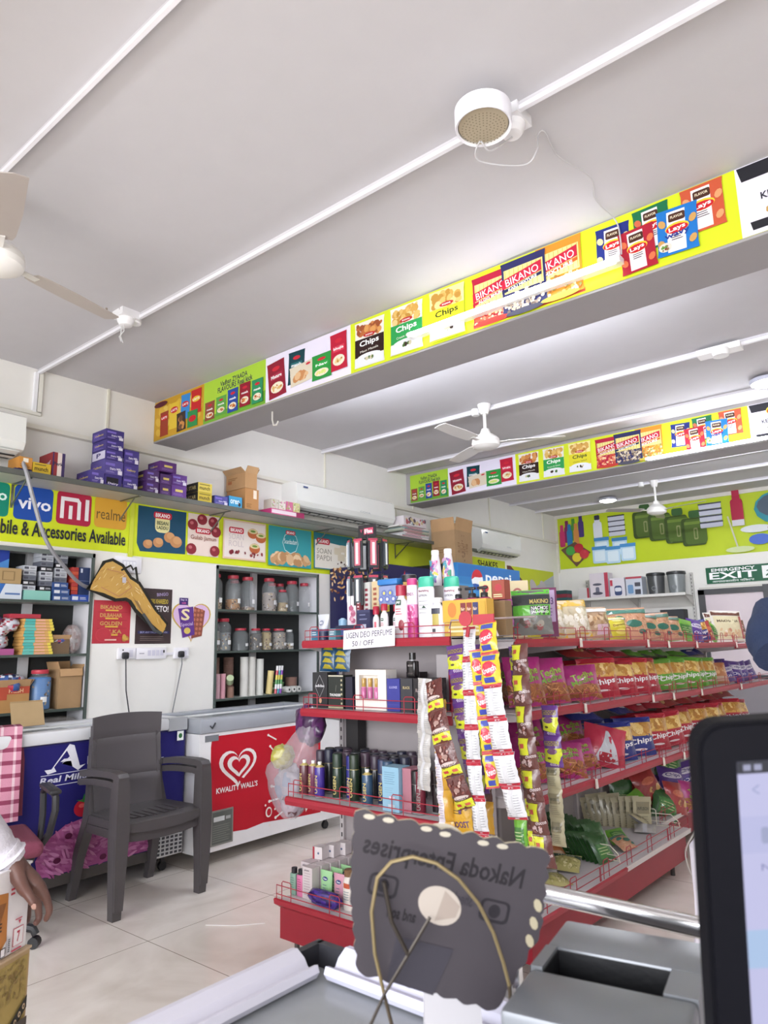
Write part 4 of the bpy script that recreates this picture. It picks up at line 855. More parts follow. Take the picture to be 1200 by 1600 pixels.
# paper cups and rolls on the third jar shelf
def stackcup(y, x, r, h, col, label, g, ribs=True):
    b = MB(); pr = []; n = max(4, int(h/.014)) if ribs else 3
    for k in range(n): pr += [(r*.96, h*k/n, col), (r, h*(k+.8)/n, col)]
    b.lathe(pr, n=14); o = b.build('cup_stack', matte, None); place(o, (x, y, 1.006)); return tag(o, label, 'paper cups', g)
for i, (y, r, h, c) in enumerate(((3.63, .016, .19, '8a9a7a'), (3.69, .022, .2, 'c9a0a8'), (3.745, .022, .2, 'c9949e'))):
    stackcup(y, -4.80, r, h, c, nth(i, 3)+' slim cup stack at the left of the third jar shelf', 'slim cup stacks')
for i, (y, h, c) in enumerate(((3.75, .33, '8d6e62'), (3.9, .33, '7a5c52'))): stackcup(y, -4.93, .045, h, c, nth(i, 2)+' tall brown cup stack at the back of the third jar shelf', 'tall brown cup stacks')
for i, (y, h, c) in enumerate(((4.0, .33, 'd4d2cc'), (4.08, .33, 'cfcdc6'), (4.17, .31, 'd0d0ca'))): stackcup(y, -4.84, .036, h, c, nth(i, 3)+' tall white cup stack on the third jar shelf', 'tall white cup stacks')
stackcup(3.83, -4.81, .03, .09, '8a6a5c', 'short brown cup stack in front on the third jar shelf', None)
b = MB(); b.lathe([(.03, 0, 'b8c8a0'), (.03, .07, 'b8c8a0')], n=14); o = b.build('green_roll', matte); place(o, (-4.82, 3.83, 1.13), rot=(.5, .9, 0)); tag(o, 'small green and white roll resting on the short cup stack', 'roll')
def cyl_item(name, label, cat, prof, loc, m=plas, g=None, n=14, rot=None):
    b = MB(); b.lathe(prof, n=n); o = b.build(name, m); place(o, loc, rot=rot); return tag(o, label, cat, g)
cyl_item('cream_candle_pack', 'cream coloured candle pack leaning on the third jar shelf', 'candle', [(.028, 0, 'dcc88a'), (.028, .2, 'd8c078')], (-4.82, 4.26, 1.008), paper, rot=(-.12, 0, 0))
for i, c in enumerate(('c94a5a', '4aa0b0', '8a4ab0')):
    cyl_item('striped_roll', nth(i, 3)+' glossy striped roll leaning beside the cream candles', 'roll', [(.012, .24*k/6, [c, 'e8e8e8', '5a9a5a', 'd8c850', c, 'e0e0e0', c][k]) for k in range(7)], (-4.80, 4.32+.028*i, 1.008), gloss, 'glossy striped rolls', rot=(-.1, 0, 0))
for i in range(3):
    cyl_item('tape_roll', nth(i, 3)+' white paper roll lying end on, third jar shelf', 'roll', [(.018, 0, 'dcdcd8'), (.026, .001, 'dcdcd8'), (.026, .12, 'dcdcd8'), (.01, .121, '3a3a3a')], (-4.9, 4.47+.06*i, 1.034), matte, 'paper rolls lying end on', rot=(0, R90, 0))
cyl_item('green_bowl_stack', 'green patterned bowl stack behind the small paper rolls', 'bowls', [(.06, 0, '8fae6a'), (.07, .03, 'c9d8b0'), (.06, .05, '6a9a5a'), (.07, .09, 'b8c8a0')], (-4.93, 4.45, 1.006), matte)
cyl_item('brown_cup_stack', 'short brown cup stack at the right end of the third jar shelf', 'paper cups', [(.05, 0, '8a6a5e'), (.055, .13, '7a5a4e')], (-4.92, 4.62, 1.006), matte)
def bundle(name, label, loc, w, d, h, cols, m, seed=1, cat='bag', n=26, g=None):
    """soft crumpled bag: lumpy closed surface"""
    b = MB(); rg = random.Random(seed); vs = []; fs = []; cs = []; NU, NV = 20, 12
    for j in range(NV+1):
        v = j/NV; ph = PI*v
        for i in range(NU):
            a = 2*PI*i/NU; q = noise.noise(Vector((math.cos(a)*2.2+seed*3, math.sin(a)*2.2, v*4)))*.28+noise.noise(Vector((math.cos(a)*6, math.sin(a)*6+seed, v*9)))*.12
            r = (max(0, math.sin(ph))**.6)*(1+q); vs.append((math.cos(a)*r*w/2, math.sin(a)*r*d/2, h*(.5-.5*math.cos(ph))*(1+.12*q)))
    for j in range(NV):
        for i in range(NU):
            fs.append((j*NU+i, j*NU+(i+1) % NU, (j+1)*NU+(i+1) % NU, (j+1)*NU+i)); cs.append(S(rg.choice(cols)))
    b.add(vs, fs, cs, True); o = b.build(name, m, None, 180); place(o, loc); tag(o, label, cat, g); return o
for i, (y, w, c) in enumerate(((3.95, .3, ['7a6a60', 'c8c0b8']), (4.3, .3, ['c9c9c4', 'b9b0a4', '9a9a94']))):
    bundle('polythene_bundle', ['brown tinted', 'pale grey'][i]+' plastic wrapped bundle on the bottom jar shelf', (-4.86, y, .62), .2, w, .3, c, foil, 5+i)
carton('green_yellow_carton', 'bright green carton at the right of the bottom jar shelf', 'box', .3, .2, .26, (-4.88, 4.55, .64), R90, '7fae30', lambda A, w, h: (A.rect(w*.4, h*.3, w*.55, h*.6, '1f2a1a'), A.rect(0, h*.7, w, h*.8, 'c8d860')))

# ---- contents of the accessories cabinet (x about -4.8)
def cbox(y0, y1, z, h, col, label, fr=None, d=.14, x=-4.77, name='accessory_box', g='phone accessory boxes', rz=0, side=None):
    return carton(name, label, 'box', y1-y0, d, h, (x-d/2, (y0+y1)/2, z), R90+rz, col, fr, side, None, g)
Z1 = 1.746
def lab(c='d8dce4'): return lambda A, w, h: (A.rect(w*.06, h*.25, w*.4, h*.75, c), A.lines(w*.5, h*.3, w*.94, h*.7, 2, c, .4))
cbox(1.86, 2.07, Z1, .1, '2f6ab8', 'blue and white box front left on the top cabinet shelf', lambda A, w, h: (A.poly([(w*.3, 0), (w, 0), (w, h), (w*.5, h)], 'd4dde8'), A.rect(w*.5, h*.3, w*.95, h*.42, '5a7ab0')))
cbox(1.9, 2.06, Z1+.102, .1, 'b09468', 'open kraft brown box on the blue and white box', lambda A, w, h: (A.rect(w*.25, h*.2, w*.75, h*.8, '8d744e'), A.rect(w*.3, h*.25, w*.7, h*.75, 'b09468')), .12)
cbox(1.88, 2.0, Z1+.204, .22, '2340a0', 'tall glossy blue box standing at the back of the top cabinet shelf', lambda A, w, h: A.poly([(0, 0), (w, 0), (w, h*.3)], '4f90d8'), .08, -4.83)
cbox(2.085, 2.26, Z1, .065, '8cc8bc', 'mint green box lying front on the top cabinet shelf')
k = 0
for y, z, n, c in ((2.08, Z1+.067, 5, 'a8acb4'), (2.19, Z1+.067, 8, '2a2c34'), (2.29, Z1+.13, 6, '9498a2')):
    for i in range(n):
        cbox(y, y+.085, z+.033*i, .031, ['c4c8d0', '23252c', '6a6e7a', 'b0b4bc'][(i+k) % 4], ORD[i]+' up in the '+['left', 'middle', 'right'][k]+' stack of slim grey boxes, top cabinet shelf', lab('e8e8ec' if (i+k) % 4 == 1 else '4a4c58'), .12, -4.79, g='slim grey and black boxes')
    k += 1
for i in range(3): cbox(2.275, 2.4-.012*i, Z1+.043*i, .041, '32508a', ['bottom', 'middle', 'top'][i]+' blue box of the blue stack front on the top cabinet shelf', lab(), .12, -4.765)
for i in range(7): cbox(2.405, 2.45, Z1+.052+.027*i, .025, ['b03a34', 'c9543a'][i % 2], ORD[i]+' up of the small red boxes in the top cabinet shelf stack', None, .1, -4.775, g='small red boxes')
cbox(2.405, 2.53, Z1, .05, '2c4fa8', 'long blue box under the small red boxes', lab(), .12)
cbox(2.455, 2.53, Z1+.052, .19, '23345e', 'dark navy box at the right end of the top cabinet shelf', lambda A, w, h: (A.rect(w*.1, h*.8, w*.3, h*.95, 'c8d0e0'), A.line(0, h*.5, w, h*.5, .002, '8a9ac0')), .13)
Z2 = 1.391
for i in range(12):
    cbox(2.09+.004*(i % 3), 2.3-.006*(i % 4), Z2+.0195*i, .018, 'd8a862', ORD[i]+' up of the striped flat packs in the middle cabinet shelf pile', lambda A, w, h: (A.rect(w*.05, 0, w*.4, h, ['52b4ac', '6ac0b4'][w > .2]), A.rect(w*.42, h*.2, w*.75, h*.8, 'e0a890'), A.rect(w*.88, 0, w, h, 'e0cc50')), .13, -4.765, 'flat_pack', 'striped flat packs')
for i, (y, z, c) in enumerate(((1.88, .05, '3a4a80'), (1.9, .13, 'c8ccd8'), (1.97, .09, 'b8bcc8'), (1.97, .17, 'dcdce4'), (2.03, .2, 'c9cdd6'), (1.93, .21, '2f3f7a'))):
    bundle('foil_sachet_bundle', nth(i, 6)+' crumpled sachet bundle left of the striped flat packs', (-4.83, y, Z2+z-.05), .12, .12, .09, [c, 'd8d8e0', 'a84050', c], foil, 20+i, 'sachets', g='crumpled sachet bundles')
cbox(1.86, 1.955, Z2, .04, '4a3a80', 'flat violet box at the left of the middle cabinet shelf', None, .12); cbox(1.96, 2.05, Z2, .04, 'b05a90', 'flat pink box at the left of the middle cabinet shelf', None, .12)
cbox(2.02, 2.22, Z2+.237, .028, 'b83a4a', 'flat red box on top of the striped flat packs', None, .1, -4.8)
open_carton('small_open_box', 'small open brown box of blue sachets beside the striped flat packs', .13, .16, .1, (-4.87, 2.36, Z2), R90, .03, '6f5a44')
bundle('sachet_pile', 'pile of dark blue sachets in the small open brown box', (-4.86, 2.36, Z2+.03), .15, .14, .1, ['23285a', '3a4a90', 'b8c0d8', 'a04050'], foil, 40, 'sachets')
bundle('clear_bag', 'clear plastic bag of pink things at the right of the middle cabinet shelf', (-4.84, 2.46, Z2), .13, .11, .2, ['d8c8c8', 'c9a8a4', 'e0dcdc'], polyb, 41)
Z3 = 1.031
open_carton('open_biscuit_box', 'open brown box with red printing on the lower cabinet shelf', .2, .17, .16, (-4.86, 2.07, Z3), R90, .05, 'b08450', lambda A, w, h: (A.rect(0, h*.72, w, h, 'b04a34'), A.rect(0, h*.5, w*.3, h*.9, 'b04a34'), A.text('FRESH', w*.35, h*.76, w*.8, h*.92, 'e0b890', True), A.text('72', w*.42, h*.1, w*.6, h*.3, 'a04030', True)))
bundle('sachet_pile', 'pile of navy sachets spilling from the red printed box', (-4.85, 2.06, Z3+.1), .17, .2, .14, ['2a3458', 'd8dce4', '3a5a98', 'b83a4a', '23284a'], foil, 44, 'sachets')
open_carton('open_brown_box', 'open brown box at the left end of the lower cabinet shelf', .17, .17, .14, (-4.86, 1.86, Z3), R90, .05, '8d6c48')
t = jar_proto('sweet_jar', .26, .075, .8, '3d78b8', 'blue labelled plastic jar on the lower cabinet shelf', None, 'c24050'); place(t, (-4.84, 2.26, Z3), R90)
open_carton('torn_brown_box', 'torn brown cardboard box at the right end of the lower cabinet shelf', .16, .17, .26, (-4.86, 2.44, Z3), R90, .05, 'a58560', None, None, (2.9, .2, .3, .6))
bundle('clear_bag', 'flat clear bag low behind the freezer in the cabinet', (-4.84, 2.38, .85), .15, .3, .13, ['a8a09c', 'c8c4c0'], polyb, 46)
b = MB(); b.box(-.1, -.003, 0, .1, .003, .15, 'b59a72'); b.box(-.1, -.003, .15, .1, .0, .16, 'a58a62'); o = b.build('cardboard_sheet', card); place(o, (-4.6, 2.1, .955), rot=(-.35, 0, R90)); tag(o, 'bent cardboard sheet standing on the blue freezer', 'cardboard')

# ---- freezers
def freezer(y0, y1, x0, x1, ztop, zb, lidc, bodyc, name, label, lid_h=.1, lidm=None):
    t = thing(name, label, 'freezer', ((x0+x1)/2, (y0+y1)/2, 0)); W = (y1-y0)/2; D = (x1-x0)/2
    b = MB(); b.box(-D, -W, zb, D, W, ztop-lid_h, bodyc); b.build('cabinet', plas, t)
    b = MB(); b.rbox(-D-.005, -W, ztop-lid_h, D+.012, -W+.07, ztop, lidc, .014); b.rbox(-D-.005, W-.07, ztop-lid_h, D+.012, W, ztop, lidc, .014)
    b.rbox(D-.06, -W+.0015, ztop-lid_h+.001, D+.0135, W-.0015, ztop-.001, lidc, .014); b.rbox(-D-.004, -W+.0015, ztop-lid_h+.001, -D+.07, W-.0015, ztop-.001, lidc, .014); b.build('rim', lidm or plas, t)
    b = MB(); b.box(-D+.03, -W+.06, ztop-.05, D-.06, W-.06, ztop-.045, 'aab4b4'); b.box(-D+.05, -W+.07, ztop-.022, D-.07, .04, ztop-.016, 'b8c2c0'); b.build('glass_lid', glassp, t)
    b = MB(); b.box(-D+.03, -W+.06, ztop-.2, D-.06, W-.06, ztop-.19, '6a7070'); b.build('inner_tray', matte, t)
    b = MB(); b.box(-.01, -W+.02, ztop-.012, .02, W-.02, ztop-.002, 'e0e2e2'); b.build('lid_handle', plas, t)
    for a in (-1, 1):
        for c in (-1, 1):
            b = MB(); b.tube([(a*(D-.07)-.012, c*(W-.1), .028), (a*(D-.07)+.012, c*(W-.1), .028)], .028, '2a2a2c', 12); b.box(a*(D-.07)-.01, c*(W-.1)-.012, .03, a*(D-.07)+.01, c*(W-.1)+.012, zb, '3a3a3c'); b.build('caster', dplas, t)
    return t, W, D
t, W, D = freezer(2.985, 4.35, -4.72, -4.06, .943, .085, '9fa3ab', 'eeeef0', 'red_freezer', 'white chest freezer with a red front showing a white heart logo')
b = MB(); A = Art(b, pmap((D, -W-2.985, 0), (0, 1, 0), (0, 0, 1), (1, 0, 0)), .0006, .001)
red = 'bb1a2c'
pts = [(3.09, .19), (3.27, .18), (3.4, .17), (3.55, .185), (3.7, .175), (3.9, .16), (4.13, .15), (4.13, .82), (3.14, .82), (3.11, .815), (3.085, .79), (3.08, .75)]
A.poly(pts, red)
def heart(cx, cz, r, k=1., squash=.86):
    o = []
    for i in range(36):
        a = 2*PI*i/36; x = 16*math.sin(a)**3; z = 13*math.cos(a)-5*math.cos(2*a)-2*math.cos(3*a)-math.cos(4*a); o.append((cx+x/16*r, cz+z/16*r*squash))
    return o
A.poly(heart(3.315, .605, .165), 'f1ecea'); A.poly(heart(3.318, .607, .135), red); A.poly(heart(3.32, .607, .1), 'f1ecea'); A.poly(heart(3.322, .607, .065), red)
A.poly([(3.3, .54), (3.36, .46), (3.33, .44), (3.4, .5)], red)
A.text("KWALITY WALL'S", 3.13, .445, 3.49, .482, 'f4f0ee', True)
rg = random.Random(2)
sp = [(3.62, .33)]
blob = []
for k in range(26):
    a = PI+PI*.9*k/25; r = .24 if k % 2 else .17+.03*math.sin(k); blob.append((4.0+r*1.4*math.cos(a), .42+r*1.0*math.sin(a)))
blob += [(4.1, .2), (4.13, .2), (4.13, .26), (3.98, .3), (3.88, .38), (3.8, .47), (3.75, .5)]
A.poly(blob, 'efe9e2')
for p, q, w in (((3.62, .42), (3.78, .38), .012), ((3.6, .32), (3.8, .33), .012), ((3.66, .2), (3.86, .28), .012), ((3.6, .7), (3.66, .64), .01), ((3.58, .78), (3.66, .74), .01)): A.line(*p, *q, w, 'efe9e2'); A.ell(p[0], p[1], w, w*.9, 'efe9e2')
for p in ((3.56, .3), (3.65, .26), (3.6, .16)): A.ell(p[0], p[1], .008, .008, 'efe9e2')
A.ring(3.59, .25, .03, .035, .01, 'efe9e2'); A.ell(3.592, .25, .02, .025, red)
b.build('front_graphic', vinyl, t)
b = MB(); b.box(D, 3.09-2.985-W, .12, D+.008, 3.275-2.985-W, .34, '8a8a84'); A = Art(b, pmap((D+.008, -W-2.985, 0), (0, 1, 0), (0, 0, 1), (1, 0, 0)), .0006)
A.rect(3.1, .13, 3.265, .33, '5e625e'); A.lines(3.105, .14, 3.26, .25, 8, '7c807a', .4, random.Random(1)); A.rect(3.11, .27, 3.2, .3, 'd4d8d8'); A.rect(3.21, .275, 3.25, .295, 'b0b4b4')
b.build('motor_grille', dplas, t)
b = MB(); b.box(D, 3.03-2.985-W, .79, D+.004, 3.14-2.985-W, .83, '7b7e84'); b.build('name_badge', paper, t)
b = MB(); b.tube([(D+.012, 3.06-2.985-W, .895), (D+.016, 3.075-2.985-W, .875), (D+.016, 3.1-2.985-W, .91)], .006, '6a6d72', 6); b.build('key_lock', steel, t)

t, W, D = freezer(1.45, 2.965, -4.745, -4.19, .955, .1, 'd8dade', '211f5c', 'blue_freezer', 'dark blue ice cream freezer behind the grey plastic chair', .075)
b = MB(); A = Art(b, pmap((D, -W-1.45, 0), (0, 1, 0), (0, 0, 1), (1, 0, 0)), .0006, .001)
A.rect(1.5, .16, 2.955, .87, '26236a')
# blackletter-like A and m
A.poly([(2.02, .74), (2.06, .74), (2.16, .87), (2.19, .86), (2.23, .74), (2.265, .745), (2.22, .715), (2.185, .74), (2.165, .8), (2.12, .765), (2.17, .79), (2.145, .835), (2.075, .75), (2.09, .725), (2.04, .715)], 'e4e4ee')
A.poly([(2.13, .79), (2.19, .79), (2.195, .775), (2.11, .775)], 'e4e4ee')
A.text('mul', 2.275, .74, 2.62, .81, 'e4e4ee', True)
A.text('Real Milk. Real Ice Cream', 2.0, .665, 2.75, .7, 'd4d4e4', True, 0, .2); A.line(2.0, .71, 2.8, .715, .004, 'd4d4e4'); A.line(2.0, .648, 2.8, .653, .004, 'd4d4e4')
# ice cream picture: pink scoop texture with strawberries
A.poly([(2.02, .165), (2.0, .26), (2.06, .36), (2.16, .42), (2.32, .45), (2.5, .44), (2.68, .4), (2.74, .3), (2.76, .165)], 'a8588e')
rg = random.Random(5)
for k in range(240):
    x = rg.uniform(2.03, 2.72); z = rg.uniform(.17, .43-.25*abs((x-2.35)/.5)**2)
    A.ell(x, z, .035, .008, rg.choice(['b86a9e', '9a4a82', 'c27aac', 'ae5e96', 'ca86b4']), 7, rg.uniform(-1.2, .2)+(.8 if x > 2.35 else -.2), hold=True)
A.off += .001
for x, z in ((2.18, .36), (2.12, .24), (2.4, .2)): A.ell(x, z, .022, .016, '5a1840')
for x, z in ((2.26, .5), (2.34, .54), (2.45, .48)): A.ell(x, z, .06, .05, 'b02034', 16); A.ell(x-.012, z+.014, .02, .012, 'd05a5a'); A.poly([(x-.05, z+.05), (x, z+.03), (x+.05, z+.06), (x+.01, z+.045), (x, z+.08), (x-.012, z+.045)], '2f7a3a')
A.rect(2.885, .81, 2.935, .87, 'eef2f0'); A.ell(2.91, .84, .014, .016, '2f6a3a')
b.build('front_graphic', vinyl, t)
b = MB(); b.rbox(D, 2.72-1.45-W, .1, D+.012, 2.96-1.45-W, .3, 'dcdcdc', .01)
A = Art(b, pmap((D+.012, -W-1.45, 0), (0, 1, 0), (0, 0, 1), (1, 0, 0)), .0006)
for i in range(7):
    for j in range(7):
        if not (2 <= i <= 3 and j > 4): A.rect(2.735+.03*i, .115+.024*j, 2.757+.03*i, .13+.024*j, '3a3a40')
A.off += .001; A.ell(2.84, .27, .02, .022, 'f0f0f0'); A.poly([(2.83, .255), (2.85, .255), (2.84, .285)], '3a3a40')
b.build('motor_grille', plas, t)
b = MB(); b.box(D-.02, -W, .1, D+.004, W, .16, '4a4644'); b.build('kick_plate', dplas, t)
b = MB(); b.box(D-.065, W-.14, .875, D+.016, W+.002, .958, 'a9acb0'); b.build('rim_corner', plas, t)

# ---- drinks coolers
def cooler(y0, y1, x1, ztop, sidec, headc, name, label, head_h=.34):
    W = (y1-y0)/2; D = .32
    t = thing(name, label, 'drinks cooler', (x1-D, (y0+y1)/2, 0))
    b = MB(); b.box(-D, -W, .1, D-.04, W, ztop, sidec); b.build('cabinet', plas, t)
    b = MB(); b.box(D-.04, -W, .1, D, -W+.05, ztop-head_h, '202024'); b.box(D-.04, W-.05, .1, D, W, ztop-head_h, '202024'); b.box(D-.04, -W, .1, D, W, .2, '202024'); b.build('door_frame', dplas, t)
    b = MB(); b.box(D-.035, -W+.05, .2, D-.01, W-.05, ztop-head_h, '7a8488'); b.build('glass_door', glassp, t)
    b = MB(); b.box(-D+.03, -W+.03, .12, D-.05, W-.03, .14, '9a9a9a'); b.build('inner_shelf', steel, t)
    return t, W, D
t, W, D = cooler(4.95, 5.8, -4.09, 2.15, '1d1c4a', '', 'navy_cooler', 'navy drinks cooler with a floral printed side beside the jar shelves', .28)
b = MB(); b.box(D-.04, -W, 2.15-.28, D+.004, W, 2.15, '26224c'); A = Art(b, pmap((D+.004, -W, 1.87), (0, 1, 0), (0, 0, 1), (1, 0, 0)), .0006)
A.ell(.4, .12, .14, .1, '33407a'); A.poly([(.3, .04), (.42, .04), (.44, .13), (.37, .15), (.36, .24), (.32, .16), (.3, .14)], 'c62836'); A.poly([(.32, .06), (.4, .06), (.42, .12), (.35, .13), (.34, .2), (.33, .14)], 'e8e0e0'); A.text('Thums Up', .45, .08, .8, .18, 'd8d8e8', True, 0, .2)
b.build('header_sign', vinyl, t)
b = MB(); A = Art(b, pmap((-D, -W-.001, .1), (1, 0, 0), (0, 0, 1), (0, -1, 0)), .0006)
rg = random.Random(9)
for k in range(90): A.ell(rg.uniform(.02, .56), 2.04-rg.random()**1.6*.3, .022, .01, rg.choice(['a87a4a', 'c9a070', '6a4030', '8a5a3a', 'd8b890']), 7, rg.uniform(0, 3), hold=True)
b.build('floral_print', vinyl, t)
t, W, D = cooler(6.15, 7.5, -4.05, 2.25, '15161c', '', 'blue_cooler', 'drinks cooler with a light blue header showing a red white and blue globe', .34)
b = MB(); b.box(D-.04, -W, 1.91, D+.004, W, 2.25, '2f78b8'); A = Art(b, pmap((D+.004, -W, 1.91), (0, 1, 0), (0, 0, 1), (1, 0, 0)), .0008)
A.rect(.02, .2, 1.33, .33, '2a6ab0'); A.rect(.02, .02, 1.33, .12, '3f8ac6')
cx, cz, r = .39, .175, .115
A.ell(cx, cz, r, r, 'f0f2f6', 28)
up = [(cx+r*math.cos(a), cz+r*math.sin(a)) for a in [math.radians(20+8*k) for k in range(21)]]; A.poly(up+[(cx-.05, cz+.03), (cx+.04, cz+.03)], 'c8283c')
dn = [(cx+r*math.cos(a), cz+r*math.sin(a)) for a in [math.radians(205+7*k) for k in range(20)]]; A.poly(dn+[(cx+.05, cz-.05), (cx-.05, cz-.04)], '2450a0')
A.text('pepsi', .56, .12, 1.13, .275, 'eef4fa', True)
b.build('header_sign', backlit, t)
# =====================================================  GONDOLAS
RED = '9c2635'; RED2 = '9c2434'
def fence(L, h, parent, x0=0., y=0., z=0., col='a3303f', step=.3, name='wire_fence', r=.0022, hoop=.06):
    b = MB()
    b.tube([(x0+.005, y, z), (x0+.005, y, z+h*.75), (x0+L-.005, y, z+h*.75), (x0+L-.005, y, z)], r, col, 5)
    b.tube([(x0+.005, y, z+h*.3), (x0+L-.005, y, z+h*.3)], r, col, 5)
    x = x0+.04
    while x+hoop < x0+L:
        b.tube([(x, y, z), (x, y, z+h-.008), (x+.008, y, z+h), (x+hoop-.008, y, z+h), (x+hoop, y, z+h-.008), (x+hoop, y, z)], r, col, 5); x += step
    return b.build(name, redsteel, parent)
def shelf(parent, x0, x1, yf, yb, zt, lip=.038, ends=True, fen=.075, tagc=False):
    """deck between yb (rear) and yf (front, towards -Y); red rounded lip in front"""
    b = MB(); b.box(x0, yf+.002, zt-.012, x1, yb, zt-.002, 'd6cfd2')
    b.prism([(yf+.004, zt), (yf-.004, zt-.004), (yf-.008, zt-.5*lip), (yf-.002, zt-lip), (yf+.008, zt-lip), (yf+.008, zt)], x0, x1, RED, 'x')
    o = b.build('shelf', redsteel, parent)
    for e in (x0, x1-.004):
        b = MB(); b.prism([(yf+.01, zt-.005), (yb, zt-.005), (yb, zt-.085), (yf+.02, zt-lip)], e, e+.004, 'c9c2c4', 'x'); b.build('bracket', redsteel, o)
    if fen: fence(x1-x0, fen, o, x0, yf+.012, zt-.004)
    return o
# ---- end unit facing the camera
t = END = thing('end_shelf_unit', 'red and white end shelf unit facing the camera, with perfumes and spray cans', 'shelf unit', (-2.17, 2.84, 0))
b = MB(); b.box(-.45, -.44, .1, .45, 0, .245, '8e1f2e'); b.build('base_box', redsteel, t)
b = MB(); b.box(-.45, -.455, .258, .45, 0, .268, 'd8d2d4'); b.prism([(-.44, .23), (-.478, .255), (-.482, .275), (-.474, .28), (-.46, .27), (-.44, .262)], -.45, .45, RED, 'x'); dk = b.build('base_deck', redsteel, t)
fence(.9, .085, dk, -.45, -.468, .27)
b = MB(); b.box(-.43, -.012, .25, .43, 0, 1.42, '9b9496'); b.build('back_panel', matte, t)
for s in (-1, 1):
    b = MB(); b.box(s*.44-.012, -.03, .03, s*.44+.012, .01, 1.43, 'b4aeb0')
    for k in range(26): b.box(s*.44-.004, -.0305, .28+.043*k, s*.44+.004, -.03, .3+.043*k, '2a2628')
    b.build('upright', matte, t)
for z, d, ft in ((1.436, .30, .07), (1.106, .31, .075), (.708, .41, .08)):
    shelf(t, -.45, .45, -d, -.03, z, .038, fen=ft)
for x in (-.4, .4):
    for y in (-.38, -.05):
        b = MB(); b.tube([(x, y, .1), (x, y, .03)], .012, '4a4644', 8); b.tube([(x-.025, y, .015), (x+.025, y, .015)], .015, '3a3634', 10); b.build('levelling_foot', dplas, t)
b = MB(); b.tube([(.45, -.3, 1.47), (.5, -.36, 1.5), (.9, -.38, 1.5)], .004, 'c8b8ba', 6); b.build('hanging_rail', steel, t)
# handwritten offer card
b = MB(); pts = [(-2.33, 1.473), (-2.018, 1.487), (-2.008, 1.397), (-2.322, 1.383)]
def sc(x, y, f): return (-2.325+x+.004*y/.09, 2.522-f-.002*math.sin(x*20), 1.387+y+.045*x)
b.add([sc(.316*i/6, .09*j, 0) for j in (0, 1) for i in range(7)], [(i, i+1, i+8, i+7) for i in range(6)], 'e6e2ee'); A = Art(b, sc, .0005)
A.text('UGEN DEO PERFUME', .018, .05, .3, .077, '2e2a36'); A.text('50 / OFF', .06, .012, .19, .036, '2e2a36')
tag(b.build('offer_card', paper), 'handwritten white offer card taped to the top shelf edge', 'card')

# ---- products on the end unit
def rbottle(name, label, cat, w, d, prof, col, loc, cap=None, art=None, m=plas, group=None, rz=0, n=16, capm=None):
    """oval bottle from a profile of (scale, height); the cap is a part"""
    t = thing(name, label, cat, loc, rz, group)
    b = MB(); b.lathe([(w/2*s, z, c if c else col) for s, z, c in prof], n=n, sy=d/w)
    if art: art(Art(b, lambda x, y, f: (w/2*math.sin(x/(w/2))*1.0, -(d/2*math.cos(x/(w/2)))-f-.0006, y), .0003, .0004, seg=w/5))
    b.build('bottle', m, t)
    if cap:
        b = MB(); b.lathe([(r, z, c) for r, z, c in cap], n=n, sy=1 if len(cap) < 9 else 1); b.build('cap', capm or plas, t)
    return t
Z1 = 1.437; Y1 = 2.625
def std(h, sh=.12): return [(.92, 0, None), (1, .01, None), (1, h*.72, None), (.85, h*.84, None), (.5, h*.92, None), (.45, h, None)]
def capc(r, z0, z1, c): return [(r, z0, c), (r, z1-.004, c), (r*.85, z1, c)]
def joyart(k): return lambda A: (A.rect(-.016*k, .13*k, .012*k, .152*k, '1f4a34'), A.text('joy', -.012*k, .135*k, .008*k, .149*k, 'fff', True), A.lines(-.018*k, .09*k, .02*k, .12*k, 3, 'c05a6a', .4), A.ell(.012*k, .05*k, .014*k, .022*k, '8c2030'))
rbottle('body_lotion_bottle', 'tall white lotion bottle with a red cap and red flower print', 'bottle', .075, .045, std(.2), 'ecebee', (-2.045, Y1, Z1), capc(.026, .195, .245, 'a82440'), joyart(1.15))
rbottle('body_lotion_bottle', 'small white lotion bottle with a red cap left of the tall one', 'bottle', .042, .034, std(.135), 'ecebee', (-2.142, Y1-.01, Z1), capc(.016, .13, .162, 'b02840'), joyart(.62))
rbottle('body_lotion_bottle', 'second small white and red bottle, half hidden by the tall lotion bottle', 'bottle', .042, .034, std(.13), 'ecebee', (-2.098, Y1+.03, Z1), capc(.016, .126, .158, 'b02840'), joyart(.62))
rbottle('white_roll_on', 'small white bottle with a crimson cap beside the navy box', 'bottle', .038, .03, std(.12), 'f0eef0', (-2.218, Y1+.02, Z1), capc(.016, .115, .155, 'b02440'), lambda A: A.rect(.0, .05, .012, .08, 'd05a6a'))
rbottle('pink_talc_bottle', 'white and magenta talc bottle with pink splash print', 'bottle', .056, .04, [(1, 0, 'b8327c'), (1, .09, 'd880b0'), (1, .15, 'ecdfe8'), (1, .235, 'ecdfe8'), (.95, .24, 'c83a80'), (.95, .268, 'c83a80'), (.7, .272, 'c83a80')], 'eee', (-1.98, Y1, Z1), None,
        lambda A: (A.text('PONDS', -.024, .19, .02, .205, '8a4a7a', True), [A.ell(rnd.uniform(-.02, .02), rnd.uniform(.06, .15), .006, .014, rnd.choice(['c03a88', 'e8a8cc', 'b02a70']), 6, rnd.uniform(-1, 1), hold=True) for i in range(22)]))
def him(A): A.text('Nourishing', -.034, .2, .03, .214, '8a4a5a', True); A.text('LOTION', -.03, .182, .02, .192, '6a6a70', True); A.lines(-.03, .1, .03, .17, 4, 'a8a8b0', .2); A.poly([(-.01, .13), (.014, .13), (0, .142)], '2a4a3a')
